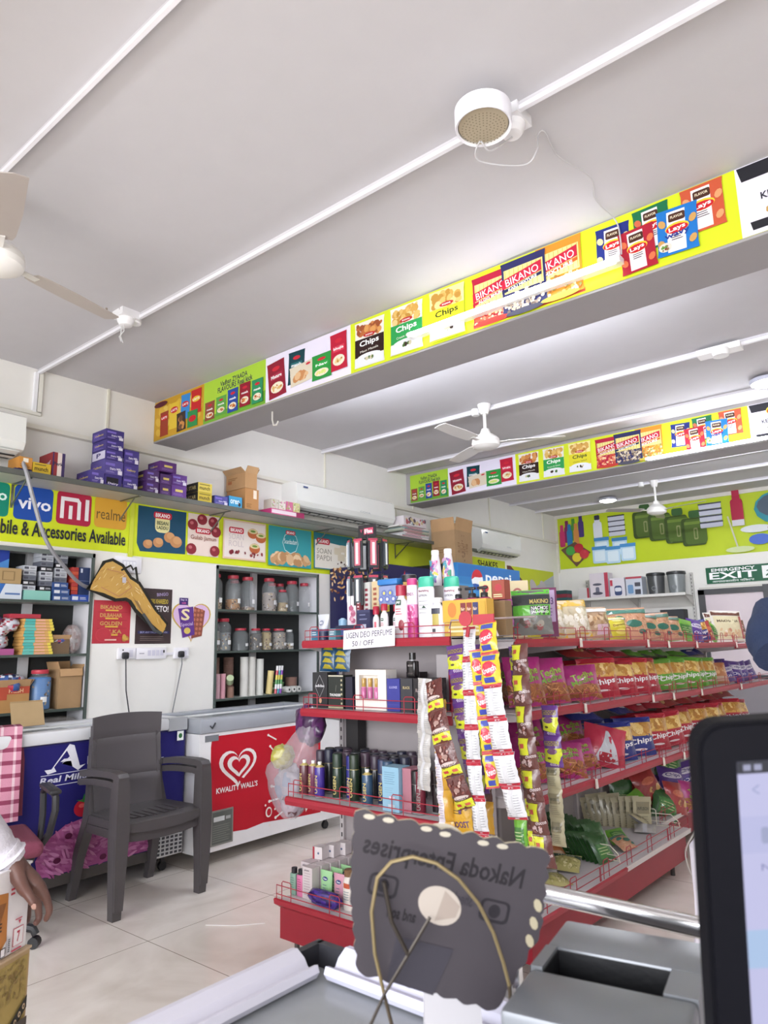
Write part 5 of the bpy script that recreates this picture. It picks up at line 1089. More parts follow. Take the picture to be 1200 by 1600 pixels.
for i, (x, y, l) in enumerate(((-1.9, Y1, 'front tall white lotion tube with a mint green cap'), (-1.82, Y1+.09, 'rear white lotion tube with a mint green cap'))):
    rbottle('lotion_tube', l, 'bottle', .088, .045, [(1, 0, 'e4e2ea'), (1, .215, 'e4e2ea'), (.93, .225, 'e4e2ea'), (.95, .226, '3fb89a'), (.9, .268, '4ac2a4'), (.7, .274, '4ac2a4')], 'eee', (x, y, Z1), None, him)
rbottle('white_serum_bottle', 'white bottle with a dark label and golden print left of the yellow packs', 'bottle', .072, .04, std(.155), 'eceaec', (-1.825, Y1-.02, Z1), capc(.024, .15, .172, 'eceaec'), lambda A: (A.rect(-.025, .1, .025, .125, '3a3c4c'), A.rect(-.018, .05, .018, .1, 'b8a858'), A.rect(-.02, .02, .0, .035, '4a4a50')))
for i, x in enumerate((-1.785, -1.71, -1.645)):
    t = rbottle('pump_bottle', nth(i, 3)+' rose pink pump bottle behind the yellow packs', 'bottle', .068, .05, [(1, 0, None), (1, .15, None), (.9, .165, None), (.4, .172, None)], 'a8406c', (x, Y1+.09, Z1), capc(.018, .17, .19, '26242a'), lambda A: (A.rect(-.028, .125, -.0, .15, '26242a'), A.rect(.004, .128, .02, .148, 'c8a04a')), group='rose pink pump bottles')
    b = MB(); b.tube([(0, 0, .19), (0, 0, .212)], .006, '26242a', 8); b.rbox(-.035, -.008, .205, .018, .008, .218, '26242a', .004); b.build('pump_head', plas, t)
for i, (x, y) in enumerate(((-1.845, 2.76), (-1.775, 2.76))):
    t = rbottle('talc_bottle', nth(i, 2)+' talc bottle with colourful bird print, standing on a box behind the pumps', 'bottle', .062, .045, [(.95, 0, None), (1, .01, None), (1, .06, None), (.75, .12, None), (.6, .15, 'e4e2e6')], 'e2dce4', (x*1.05, y, Z1+.24), capc(.019, .15, .172, 'f2f0f2'),
                lambda A: ([A.ell(rnd.uniform(-.02, .02), rnd.uniform(.01, .12), .007, .016, rnd.choice(['c8407c', 'd8c23a', '4a9ab0', 'c89ac0', '7a4a9a']), 6, rnd.uniform(-1, 1), hold=True) for k in range(26)], A.rect(.01, .01, .03, .07, '2f8a6a') if i else None), group='colourful talc bottles')
    if i == 0: pass
carton('grey_stock_box', 'plain grey stock box carrying the two colourful talc bottles', 'box', .2, .12, .235, (-1.9, 2.77, Z1), 0, '8f8a88')
def facep(A, w, h):
    A.rect(w*.03, h*.05, w*.3, h*.95, 'd8a83a'); A.ell(w*.22, h*.55, w*.1, h*.35, 'c9803a'); 
    for i, c in enumerate(('7a3038', '8a3a30', '3a3c6a')): A.rect(w*(.42+.14*i), h*.3, w*(.54+.14*i), h*.85, c); A.text('fair', w*(.43+.14*i), h*.5, w*(.52+.14*i), h*.65, 'e8c8b0', True)
    A.rect(w*.86, h*.1, w*.98, h*.9, 'c9a23c')
carton('yellow_soap_pack', 'long yellow orange face pack box lying on the top shelf', 'box', .225, .06, .095, (-1.675, 2.62, Z1+.06), 0, 'd8a844', facep)
carton('yellow_soap_pack', 'dull yellow box under the long face pack box', 'box', .21, .07, .058, (-1.672, 2.62, Z1), 0, 'c8a850', lambda A, w, h: A.lines(w*.1, h*.2, w*.9, h*.8, 2, 'e0d8b0'))
for i, c in enumerate(('d2c69a', '9c4a3a')):
    carton('soap_carton', ['cream', 'rust red'][i]+' soap carton behind the yellow packs under the blue cooler header', 'box', .062, .05, .085, (-1.64+.066*i, 2.74, Z1+.155), 0, c, lambda A, w, h: (A.ell(w*.5, h*.6, w*.3, h*.2, 'b03a44'), A.lines(w*.1, h*.1, w*.9, h*.3, 2, 'e8e0b0')), group='soap cartons behind')
carton('brown_stock_box', 'plain brown stock box hidden under the soap cartons', 'box', .13, .06, .15, (-1.61, 2.745, Z1), 0, '8a7050')
carton('navy_gift_box', 'small navy box standing at the middle left of the top shelf', 'box', .085, .05, .14, (-2.275, 2.64, Z1), 0, '26284e', lambda A, w, h: (A.rect(w*.3, h*.25, w*.7, h*.5, 'b8bcd0'), A.lines(w*.2, h*.6, w*.8, h*.9, 2, '6a6e90', .3), A.rect(0, h*.9, w, h, '3a3c60')))
carton('yellow_top_box', 'dark narrow box with a yellow top between white bottles', 'box', .05, .05, .16, (-2.175, 2.69, Z1), 0, '24242e', lambda A, w, h: (A.rect(0, h*.8, w, h, 'c8b830'), A.text('8 in 1', w*.1, h*.84, w*.9, h*.96, '2a2a2a', True)))
carton('blue_black_box', 'low dark blue box behind the offer card', 'box', .16, .06, .07, (-2.4, 2.66, Z1), 0, '1f2440', lambda A, w, h: A.rect(w*.1, h*.3, w*.4, h*.7, '4a5a90'))
cyl_item('light_blue_tube', 'small light blue tube behind the low dark box', 'tube', [(.022, 0, '8fb8d8'), (.022, .1, '9cc4e0'), (.008, .11, '9cc4e0')], (-2.49, 2.7, Z1))
# cosmetic tube standing on its cap
t = thing('cream_tube', 'silver grey and navy cream tube standing on its cap at the left end', 'tube', (-2.53, 2.6, Z1))
b = MB(); b.lathe([(.024, .045, 'c8ccd6'), (.03, .1, 'd4d8e0')], n=14, sy=1); 
vs = []; fs = []
for j in range(7):
    z = .04+.088*j/6; k = j/6
    for i in range(14): a = 2*PI*i/14; vs.append((math.cos(a)*(.026+.014*k), math.sin(a)*(.026*(1-k)+.002), z))
for j in range(6):
    for i in range(14): fs.append((j*14+i, j*14+(i+1) % 14, (j+1)*14+(i+1) % 14, (j+1)*14+i))
b = MB(); b.add(vs, fs, [S('5a6484') if f[0]//14 < 1 else S('ccd0da') for f in fs], True); A = Art(b, lambda x, y, f: (x, -.026*(1-(y-.04)/.088)-.004-f, y), .0004); A.ell(0, .085, .014, .014, '8a90a8', 14); A.text('MEN', -.009, .08, .009, .09, 'f0f0f4', True)
b.build('tube_body', plas, t); b = MB(); b.lathe([(.026, 0, '2a3050'), (.026, .042, '2a3050')], n=14); b.build('cap', plas, t)
for i, (x, c) in enumerate(((-2.585, '3a7a9a'), (-2.46, '5a8a9a'))):
    carton('small_cream_box', ['left', 'right'][i]+' small teal box beside the silver cream tube', 'box', .045, .04, .055, (x, 2.61, Z1), 0, c, lambda A, w, h: A.lines(w*.1, h*.2, w*.9, h*.8, 3, 'd8dce0', .4))
# toothpaste boxes, jar of shells etc. (rear row)
carton('paste_carton', 'pink and blue toothpaste carton standing behind', 'box', .055, .04, .22, (-2.43, 2.72, Z1), .1, 'dcd4dc', lambda A, w, h: (A.rect(0, 0, w, h*.3, '4a90c4'), A.blobs(0, h*.3, w, h*.8, 14, .016, ['c07a94', 'b05a7a', 'd8a0b4'])))
carton('paste_carton', 'dark red toothpaste carton leaning beside the pink one', 'box', .022, .04, .23, (-2.38, 2.715, Z1), .15, '7a2030', lambda A, w, h: A.text('COLGATE', w*.2, h*.3, w*.8, h*.9, 'e8e0e0', True, -PI/2) if False else A.lines(w*.2, h*.2, w*.8, h*.9, 9, 'd8c8cc', .4))
for i, (x, w_, c) in enumerate(((-2.335, .05, 'ccccc8'), (-2.27, .055, 'd4c09a'))):
    carton('paste_carton', ['tall white and silver toothpaste carton, second tallest', 'tallest cream toothpaste carton of the rear row'][i], 'box', w_, .045, .25, (x, 2.74-.01*i, Z1+.035*1), -.2, c, lambda A, w, h: ([A.rect(w*.25, h*(.12+.1*k), w*.7, h*(.17+.1*k), 'a05a4a' if w > .052 else '8a3040') for k in range(8)]))
carton('paste_base_box', 'low plain box lying under the tall toothpaste cartons', 'box', .14, .07, .034, (-2.305, 2.745, Z1), 0, '8a8078')
t = thing('blue_lid_jar', 'clear jar with a blue lid and blue flower pattern', 'jar', (-2.19, 2.74, Z1+.16))
b = MB(); b.rbox(-.06, -.04, 0, .06, .04, .1, '8f9cc4', .012); A = Art(b, pmap((0, -.0402, 0), (1, 0, 0), (0, 0, 1), (0, -1, 0)), .0004)
for k in range(5): cx_ = -.04+.02*k+.0; A.ell(cx_, .03+.03*(k % 2), .017, .017, '6a7ab8', 12); A.ell(cx_, .03+.03*(k % 2), .008, .008, 'd8cc70' if k % 2 else 'e0e0f0', 8)
b.build('jar_body', gloss, t); b = MB(); b.rbox(-.064, -.044, .1, .064, .044, .13, '3a80c8', .008); b.build('lid', plas, t)
carton('grey_stock_box', 'plain box hidden under the blue lidded jar', 'box', .13, .08, .158, (-2.19, 2.745, Z1), 0, '77726e')
carton('gold_carton', 'narrow golden carton between the blue lidded jar and the lotion bottles', 'box', .06, .05, .27, (-2.08, 2.75, Z1), .1, 'b8924a', lambda A, w, h: A.lines(w*.1, h*.3, w*.9, h*.9, 6, '8a6a2a', .3))
cyl_item('black_cream_jar', 'small black jar on top of the golden carton', 'jar', [(.035, 0, '25242a'), (.037, .03, '25242a'), (.03, .034, '25242a')], (-2.09, 2.75, Z1+.272))
carton('bakers_box', 'cream box with a round pink emblem behind the green nacho bag', 'box', .13, .06, .2, (-1.42, 2.8, 1.437), 0, 'dccda4', lambda A, w, h: (A.ell(w*.62, h*.62, w*.24, h*.17, 'b86a60', 16), A.ell(w*.62, h*.62, w*.17, h*.12, 'e8e0c0', 16), A.rect(w*.02, h*.4, w*.2, h*.7, 'c8a050'))) if False else None
# slim rack of beauty cards
t = thing('cosmetics_rack', 'small black rotating rack hung with eye liner packs above the top shelf', 'rack', (-2.4, 2.8, 1.437))
b = MB(); b.tube([(0, 0, 0), (0, 0, .56)], .006, '222226', 8); b.lathe([(.09, 0, '222226'), (.09, .01, '222226')], n=20); b.build('stand', steel, t)
for z in (.33, .52):
    b = MB(); 
    for k in range(8):
        a = 2*PI*k/8; b.tube([(0, 0, z), (.11*math.cos(a), .11*math.sin(a), z)], .002, '333338', 5)
    b.build('hook_arm', steel, t)
b = MB(); b.box(-.06, -.004, .53, .06, .004, .6, '26242a'); A = Art(b, front(-.06, -.004, .53), .0004); A.rect(.04, .018, .105, .052, 'c8486a'); A.text('Elsa', .045, .024, .1, .046, 'fff', True); A.text('v', .014, .03, .03, .048, 'c8486a', True); b.build('top_sign', plas, t)
rg = random.Random(4)
for z in (.33, .52):
    for k in range(8):
        a = 2*PI*k/8+.2; x, y = .1*math.cos(a), .1*math.sin(a); c = rg.choice(['4a5058', '9aa4b0', 'd8dce0', '5a2a3a', 'c86a7a'])
        b = MB(); b.m = Matrix.Translation((x, y, z-.16)) @ Matrix.Rotation(a+PI/2, 4, 'Z') @ Matrix.Translation((0, 0, 0)); b.box(-.027, -.004, 0, .027, .004, .155, '33363c'); b.box(-.016, -.011, .012, .016, -.004, .14, c); b.box(-.007, -.014, .02, .007, -.011, .13, 'e0e2e6'); b.box(-.025, -.0045, .14, .025, -.004, .152, 'b8405a'); b.box(-.016, .004, .012, .016, .011, .14, c); b.box(-.007, .011, .02, .007, .014, .13, 'e0e2e6')
        b.build('hanging_pack', gloss, t)

# ---- second shelf
Z2 = 1.107; Y2 = 2.62
def bx(name, label, x0, x1, z, h, col, fr=None, d=.07, y=Y2, g=None, side=None, m=None): return carton(name, label, 'box', x1-x0, d, h, ((x0+x1)/2, y+d/2-.03, z), 0, col, fr, side, None, g, m)
bx('black_perfume_box', 'black perfume box with a thin white diamond outline', -2.6, -2.497, Z2, .17, '26262a', lambda A, w, h: ([A.line(*p, .0015, 'b8b8bc') for p in ((w*.5, h*.92, w*.18, h*.6), (w*.5, h*.92, w*.82, h*.6), (w*.18, h*.6, w*.5, h*.28), (w*.82, h*.6, w*.5, h*.28))], A.text('adidas', w*.22, h*.58, w*.8, h*.66, 'd8d8dc', True), A.ell(w*.55, h*.2, w*.09, h*.08, 'c89a7a')))
bx('thunder_box', 'dark green black gift box with cream trim', -2.49, -2.39, Z2, .157, '222824', lambda A, w, h: (A.rect(0, h*.96, w, h, 'c8c4b0'), A.rect(0, 0, w, h*.05, 'b0a888'), A.text('THUNDER', w*.1, h*.36, w*.85, h*.44, 'e8e8e8', True), A.text('body spray', w*.2, h*.28, w*.8, h*.33, '9a9a9a'), A.line(w*.5, h*.5, w*.55, h*.7, .0015, '8a8a80'), [A.rect(w*.86, h*(.12+.14*k), w*.96, h*(.18+.14*k), 'b8b090') for k in range(6)]))
bx('dark_box', 'narrow midnight blue box between the green black and white boxes', -2.375, -2.33, Z2, .15, '1d1c30')
t = thing('perfume_gift_set', 'white framed gift box showing three small pink perfume bottles', 'gift box', (-2.215, Y2, Z2))
b = MB(); w, h, d = .19, .185, .05; k = .024
b.box(-w/2, .0, 0, w/2, d, h, 'e8e2dc'); b.box(-w/2, -.03, 0, w/2, 0, .05, 'e8e2dc'); b.box(-w/2, -.03, h-.025, w/2, 0, h, 'e8e2dc'); b.box(-w/2, -.03, .05, -w/2+k, 0, h-.025, 'e8e2dc'); b.box(w/2-.05, -.03, .05, w/2, 0, h-.025, 'ded8d4')
b.build('display_box', paper, t)
for i in range(3):
    x = -.055+.04*i; b = MB(); b.lathe([(.013, .052, 'c26a9a'), (.013, .1, 'd080aa'), (.01, .105, 'b8944a'), (.01, .145, 'c8a85a')], x, -.014, 0, 12); b.build('mini_bottle', gloss, t)
def bluefr(A, w, h): A.text('LUXE', w*.2, h*.7, w*.8, h*.77, 'a8a8d8', True); A.line(w*.1, h*.2, w*.9, h*.2, .001, '5a5ab0')
bx('royal_blue_box', 'royal blue perfume box right of the white gift box', -2.115, -2.04, Z2, .145, '34378c', bluefr)
bx('charcoal_box', 'charcoal perfume box carrying the black perfume bottle', -2.035, -1.968, Z2, .148, '34343a', lambda A, w, h: (A.text('BLACK', w*.2, h*.68, w*.8, h*.76, 'b8a878', True)))
bx('black_box', 'black perfume box at the right of the second shelf', -1.962, -1.9, Z2, .148, '1c181c', lambda A, w, h: A.text('BLACK', w*.2, h*.6, w*.8, h*.7, '9a8a88', True))
bx('black_box', 'second black perfume box half hidden by the hanging strips', -1.895, -1.83, Z2, .15, '201c20')
t = thing('black_perfume_bottle', 'black perfume bottle standing on the charcoal box', 'perfume bottle', (-2.0, 2.64, Z2+.149))
b = MB(); b.rbox(-.025, -.018, 0, .025, .018, .075, '1c181a', .006); A = Art(b, front(-.025, -.0182, 0), .0004); A.text('BOSS', .012, .05, .038, .058, 'a8a0a0', True); A.line(.012, .02, .038, .02, .001, '8a7a7a'); b.build('bottle', gloss, t)
b = MB(); b.lathe([(.012, .075, 'a8a8ac'), (.012, .08, 'a8a8ac'), (.016, .081, '1c181a'), (.016, .112, '1c181a')], n=14); b.build('cap', gloss, t)
# blue chips packs behind the black boxes: added with the packets
bx('grey_carton', 'tall pale grey carton at the back right of the second shelf', -1.93, -1.85, Z2, .25, 'aaa4a6', None, .05, 2.76)
cyl_item('red_spray', 'red canister with a black top behind the hanging strips on the second shelf', 'spray can', [(.024, 0, 'a02c44'), (.024, .17, 'a02c44'), (.024, .171, '26262a'), (.02, .2, '26262a')], (-1.83, 2.72, Z2))
bx('dark_box', 'dark rear box behind the royal blue box', -2.1, -2.02, Z2, .17, '2a2024', None, .06, 2.75)

# ---- third shelf: spray cans
Z3 = .709
def can(x, y, col, label, h=.2, r=.024, cap='26242c', ring='b0964a', art=True, g=None, open_top=False, txt='UGEN'):
    t = thing('spray_can', label, 'spray can', (x, y, Z3), rnd.uniform(-.2, .2), g)
    b = MB(); b.lathe([(r*.94, 0, '8a8a8a'), (r, .006, col), (r, h*.66, col), (r*.94, h*.68, ring), (r*.94, h*.69, ring)], n=16)
    if art:
        A = Art(b, cylmap(r), .0003, .0005, seg=.008)
        # vertical lettering reading upwards
        vs, fs, a0, b0, a1, b1 = text_polys(txt, True); sx = (h*.4)/(a1-a0); sy = .018/(b1-b0)
        A.tri([(-.012-(v[1]-b1)*-sy, h*.1+(v[0]-a0)*sx) for v in [(p[0], p[1]) for p in vs]] if False else [(.009-(p[1]-b0)*sy, h*.1+(p[0]-a0)*sx) for p in vs], fs, ring)
    b.build('can_body', gloss, t)
    b = MB()
    if open_top: b.lathe([(r*.75, h*.68, ring), (r*.5, h*.72, ring), (.008, h*.73, 'f0f0f0'), (.01, h*.78, 'f0f0f0'), (.008, h*.8, 'f0f0f0')], n=12); b.build('spray_nozzle', plas, t)
    else: b.lathe([(r*.97, h*.69, cap), (r*.99, h*.98, cap), (r*.9, h, cap)], n=16); b.build('cap', plas, t)
    return t
GC = 'spray cans on the third shelf'
front_cans = [(-2.565, 2.5, '5c2f36', .2, 'maroon', True), (-2.515, 2.51, '6d3450', .2, 'plum', True), (-2.462, 2.5, '43308c', .2, 'violet', True), (-2.375, 2.53, '26382a', .2, 'dark green capped', False), (-2.315, 2.56, '2c2c7c', .19, 'indigo capped', False), (-2.26, 2.52, '243224', .205, 'tall bottle green capped', False), (-2.165, 2.5, '35506c', .19, 'steel blue', True), (-2.115, 2.55, '2a3458', .19, 'navy capped', False), (-2.07, 2.53, '2f4a66', .19, 'slate blue capped', False)]
for i, (x, y, c, h, l, op) in enumerate(front_cans):
    can(x, y, c, l+' spray can, front row, '+nth(i, 9), h, .024 if not op else .0245, cap={'2': c}.get(c[0], c), ring='c2b070', open_top=op)
rg = random.Random(8)
for rr, yy in enumerate((2.61, 2.675, 2.74)):
    for i in range(10):
        x = -2.56+.058*i+rg.uniform(-.004, .004)
        if rr == 2 and i in (2,): continue
        can(x, yy, rg.choice(['3a2a38', '2f2f34', '26283c', '2c3c34', '4a3444', '24242a']), nth(i, 10)+' capped can in '+['the row just behind the front spray cans', 'the third row of spray cans', 'the rearmost row of spray cans'][rr], .195+rg.uniform(-.006, .008), .024, rg.choice(['3c3040', '26262c', '34383c', '4a3848', '22243a']), 'a8925a', False, 'capped cans behind, row '+ORD[rr])
bx('blue_pink_box', 'light blue perfume box with a pink side at the right of the third shelf', -2.045, -1.955, Z3, .18, '8ab4cc', lambda A, w, h: (A.lines(w*.12, h*.6, w*.8, h*.9, 6, '6a90aa', .3), A.lines(w*.15, h*.4, w*.7, h*.55, 3, '7aa0b8', .2), A.rect(w*.4, h*.28, w*.75, h*.34, 'd8c8d8'), A.rect(w*.35, h*.06, w*.75, h*.16, 'b8c8d4')), .08, 2.49)
bx('pink_back_box', 'pink perfume box behind the light blue one', -1.95, -1.905, Z3, .178, 'a8707e', None, .08, 2.51)
for i, (x, c) in enumerate(((-1.87, '6a2030'), (-1.82, '2a2024'), (-1.89, '1c1a1c'), (-1.78, '241c20'))):
    can(x, 2.5+.05*(i % 2), c, ['wine red can with a pale label right of the pink box', 'dark can behind the silver strips, nearer the middle', 'black can behind the wine red one', 'rightmost dark can on the third shelf'][i], .17, .022, c, '8a8080', i == 0, None)
bx('tall_black_box', 'tall black perfume box standing at the rear of the third shelf', -2.52, -2.44, Z3, .36, '1f1d20', lambda A, w, h: A.text('DENVER', w*.2, h*.3, w*.8, h*.5, '6a6a6a', True), .06, 2.78)

# ---- base deck: creams and lotions
ZB = .269
for i, (x, c) in enumerate(((-2.6, '7fa090'), (-2.555, 'd87aa4'))):
    t = thing('hair_serum_bottle', ['pale green', 'pink'][i]+' serum bottle with a black cap at the left end of the bottom deck', 'bottle', (x, 2.47, ZB), 0, None)
    b = MB(); b.rbox(-.02, -.012, 0, .02, .012, .095, c, .006); A = Art(b, front(-.02, -.0122, 0), .0004); A.lines(.008, .02, .032, .08, 6, '5a7a70' if i == 0 else 'a84a74', .3); b.build('bottle', gloss, t)
    b = MB(); b.lathe([(.014, .095, '26242a'), (.014, .118, '26242a')], n=12); b.build('cap', gloss, t)
def wbx(A, w, h): A.lines(w*.15, h*.1, w*.85, h*.85, 9, 'b09aa4', .25); A.text('plum', w*.2, h*.86, w*.7, h*.94, '6a5a64', True)
k = 0
for r in range(5):
    for cidx in range(1):
        carton('serum_box', ORD[r]+' white serum box in the row running back from the pink bottle', 'box', .062, .05, .135, (-2.505+.006*r, 2.485+.056*r, ZB), 0, 'd2c8ca', wbx, wbx, None, 'white serum boxes')
for r in range(3):
    carton('red_white_box', ORD[r]+' small red and white box standing on the stacked white boxes', 'box', .055, .055, .055, (-2.555+.02*r, 2.60+.06*r, ZB+.137), .15, 'd8d0d2', lambda A, w, h: (A.rect(0, 0, w*.2, h, 'a83444'), A.ell(w*.6, h*.5, w*.1, h*.1, '5a6a8a')), lambda A, w, h: A.rect(0, 0, w, h, 'a83444'), None, 'red and white boxes')
for r in range(4):
    carton('serum_box', ORD[r]+' white box behind the pale green bottle, left row', 'box', .06, .055, .135, (-2.57+.004*r, 2.54+.06*r, ZB), 0, 'd0c4c8', wbx, None, None, 'white boxes in the left row')
carton('open_display_box', 'opened dark display tray holding the serum bottles', 'box', .1, .06, .02, (-2.578, 2.47, ZB-.0005), 0, 'c8c0c2') if False else None
def ltube(x, y, c, cap, label, g):
    t = thing('lotion_tube', label, 'tube', (x, y, ZB), 0, g); w = .074
    vs = []; fs = []
    for j in range(6):
        k = j/5; z = .0+.128*k
        for i in range(12): a = 2*PI*i/12; vs.append((math.cos(a)*(w*.42+w*.08*k), math.sin(a)*(.02*(1-k)+.003), z))
    for j in range(5):
        for i in range(12): fs.append((j*12+i, j*12+(i+1) % 12, (j+1)*12+(i+1) % 12, (j+1)*12+i))
    fs.append(tuple(60+i for i in range(12)))
    b = MB(); b.add(vs, fs, c, True); A = Art(b, lambda x, y, f: (x, -(.02*(1-y/.128)+.0035)*math.sqrt(max(0, 1-(x/(w*.5))**2))-f-.0012, y), .0004, .0008, seg=.01)
    A.ell(0, .095, .016, .009, '2f3f7a', 14); A.text('Vase', -.011, .091, .011, .099, 'e8ecf4', True); A.lines(-.01, .03, .014, .075, 4, '6a7a8a', .25)
    b.build('tube_body', gloss, t)
    return t
for r in range(4):
    ltube(-2.42+.012*r, 2.50+.055*r, '9fd09a', '', ORD[r]+' green lotion tube in the row running back on the bottom deck', 'green lotion tubes')
    ltube(-2.337+.012*r, 2.50+.055*r, 'd49aae', '', ORD[r]+' pink lotion tube in the row running back on the bottom deck', 'pink lotion tubes')
for i, (x, y, h, cp, l) in enumerate(((-2.262, 2.48, .165, '7a5a3c', 'front cream lotion bottle with a brown cap and orange label'), (-2.195, 2.5, .165, '6a4e36', 'second cream bottle with a brown cap, half behind the metal sign'), (-2.27, 2.6, .22, '34345e', 'tall white lotion bottle with a navy cap'), (-2.2, 2.63, .22, '34345e', 'second tall white bottle with a navy cap, behind the metal sign'))):
    rbottle('lotion_bottle', l, 'bottle', .066, .042, [(.9, 0, None), (1, .008, None), (1, h*.62, None), (.8, h*.76, None), (.48, h*.84, None)], 'e6dfd8' if h < .2 else 'eceaf0', (x, y, ZB), capc(.022, h*.83, h, cp), (lambda A: (A.rect(-.018, .09, .02, .11, 'c05a3c'), A.lines(-.018, .04, .018, .08, 4, '8a9aa0', .3))) if h < .2 else (lambda A: A.ell(0, .15, .02, .02, '2f3478')))
bundle('purple_sachets', 'purple sachets lying flat at the front of the bottom deck', (-2.37, 2.435, ZB), .2, .05, .07, ['3a2478', '4a2f90', '2c1c5c'], foil, 61, 'sachets')
# =====================================================  PACKETS
def pillow(w, h, t, seed=0, crimp=.05, gusset=.0):
    sd = seed*7.3
    def M(x, y, f):
        u = max(-1, min(1, 2*x/w)); v = max(0, min(1, y/h))
        e = (1-abs(u)**3)*max(0, math.sin(PI*min(1, max(0, (v-crimp)/(1-2*crimp)))))**.55
        bot = 1+.25*(.5-v)
        n = noise.noise(Vector((x*22+sd, y*18, sd)))*.1+noise.noise(Vector((x*50+sd, y*44, 3)))*.035
        edge = .35+.65*e
        d = t/2*e*bot*(1+.5*n*3)+.004*n*edge*3
        xx = x*(1-.05*math.sin(PI*v))+.0015*math.sin(v*40+sd)*abs(u)
        return (xx+.006*noise.noise(Vector((sd, v*3, 1)))*v, -(d+f), y)
    return M
def packet(design, w, h, t, seed, name, label, cat='packet', base='888', back='c8c8cc', g=None, m=None, parent=None, nx=10, ny=12, seg=None):
    M = pillow(w, h, t, seed); b = MB()
    F = [M(-w/2+w*i/nx, h*j/ny, 0) for j in range(ny+1) for i in range(nx+1)]
    q = lambda i, j: j*(nx+1)+i
    b.add(F, [(q(i, j), q(i+1, j), q(i+1, j+1), q(i, j+1)) for j in range(ny) for i in range(nx)], base, True)
    B = [(p[0], -p[1]*.8+.001, p[2]) for p in F]
    b.add(B, [(q(i, j), q(i, j+1), q(i+1, j+1), q(i+1, j)) for j in range(ny) for i in range(nx)], back, True)
    A = Art(b, M, .0004, .0012, seg=seg or w/7); rg = random.Random(seed+11)
    design(A, w, h, rg)
    o = b.build(name, m or foil, parent)
    if parent is None: tag(o, label, cat, g)
    return o
def d_chips(c, word='Chips'):
    def f(A, w, h, rg):
        A.rect(-w/2, h*.5, w/2, h*.88, 'd0a04c'); A.blobs(-w*.46, h*.5, w*.46, h*.9, 16, w*.13, ['e2bc6a', 'c08a38', 'eccb84', 'b87c30'], rg, .7)
        A.rect(-w/2, h*.86, w/2, h*.97, c); A.text(word, -w*.32, h*.27, w*.36, h*.45, 'f2eef0', True, .12); A.text('Oh', -w*.42, h*.36, -w*.2, h*.46, 'f2eef0', True, .1); A.ell(w*.0, h*.16, w*.2, h*.03, 'e8d8d8', 8)
    return f
def d_tedhe(A, w, h, rg):
    A.rect(-w/2, h*.02, w/2, h*.42, '9c5c30'); 
    for k in range(40): A.ell(rg.uniform(-w*.44, w*.44), rg.uniform(h*.03, h*.4), w*.12, h*.012, rg.choice(['b87840', 'c98a50', '8a4a26', 'd89c60', '70381c']), 6, rg.uniform(-1.2, 1.2), hold=True)
    A.off += .0006
    A.text('Tedhe', -w*.3, h*.58, w*.32, h*.74, '9cc23c', True, .2); A.text('Medhe', -w*.32, h*.44, w*.3, h*.57, '7fae34', True, .2)
def d_green(A, w, h, rg): d_chips('5fa32e')(A, w, h, rg)
def d_makhana(A, w, h, rg):
    A.rect(-w/2, h*.0, w/2, h*.1, 'd4a83a'); A.rect(-w/2, h*.8, w/2, h, 'd8b04a'); A.blobs(-w*.46, h*.1, w*.46, h*.78, 40, w*.09, ['efe8d8', 'e2d8c0', 'f6f0e4', 'cfc2a4'], rg, .8)
def d_yellow(A, w, h, rg): A.rect(-w*.3, h*.5, w*.3, h*.7, 'e4d860'); A.text('Banana', -w*.32, h*.56, w*.3, h*.68, '8a6a20', True, .1); A.ell(0, h*.3, w*.28, h*.13, 'e8dc70'); A.rect(-w/2, h*.88, w/2, h*.97, 'd8d4d0')
def d_peanut(A, w, h, rg):
    for k in range(80): A.ell(rg.uniform(-w*.46, w*.46), rg.uniform(h*.03, h*.82), w*.07, h*.012, rg.choice(['d09468', 'e0b48c', 'b87848', 'ecd0ac']), 6, rg.uniform(-1.4, 1.4), hold=True)
    A.off += .0006
    A.ell(w*.1, h*.45, w*.22, h*.12, '2c6a58', 14); A.ell(-w*.25, h*.62, w*.14, h*.1, '356e5c', 12); A.rect(-w/2, h*.8, w/2, h*.94, '4a7a6c'); A.ell(w*.3, h*.2, w*.12, h*.07, '2f6a5a')
def d_brown(A, w, h, rg):
    A.blobs(-w*.46, h*.05, w*.46, h*.8, 40, w*.08, ['b08a60', 'caa67c', '8f6a48', 'd8c0a0'], rg); A.rect(-w*.2, h*.1, w*.22, h*.4, 'd4b4c0'); A.rect(-w/2, h*.82, w/2, h*.95, 'dcdcd8')
def d_makino(A, w, h, rg):
    A.rect(-w/2, h*.9, w/2, h, '5fc23a'); A.rect(-w/2, h*.66, w/2, h*.88, '34383a'); A.text('MAKINO', -w*.05, h*.68, w*.46, h*.78, 'c8b468', True); A.rect(-w/2, h*.42, w/2, h*.65, '62b83a'); A.rect(-w*.05, h*.43, w*.46, h*.63, '2a2e2a'); A.text('NACHOS', -w*.02, h*.54, w*.44, h*.62, 'e8e8e8', True); A.text('JALAPENO', -w*.02, h*.45, w*.44, h*.52, 'e8e8e8', True)
    A.rect(-w/2, h*.02, w/2, h*.41, '70706c'); A.blobs(-w*.4, h*.05, w*.4, h*.38, 10, w*.1, ['8a4a4a', '8c8478', '5a5048'], rg)
def d_pinkbag(A, w, h, rg): A.rect(-w/2, h*.82, w/2, h, 'c850a0'); A.rect(-w/2, h*.5, w/2, h*.8, '2c2c32'); A.rect(-w/2, h*.26, w/2, h*.5, 'b848a8'); A.rect(-w/2, 0, w/2, h*.26, '8c9098'); A.rect(-w*.1, h*.05, w*.3, h*.12, 'c8a83a')
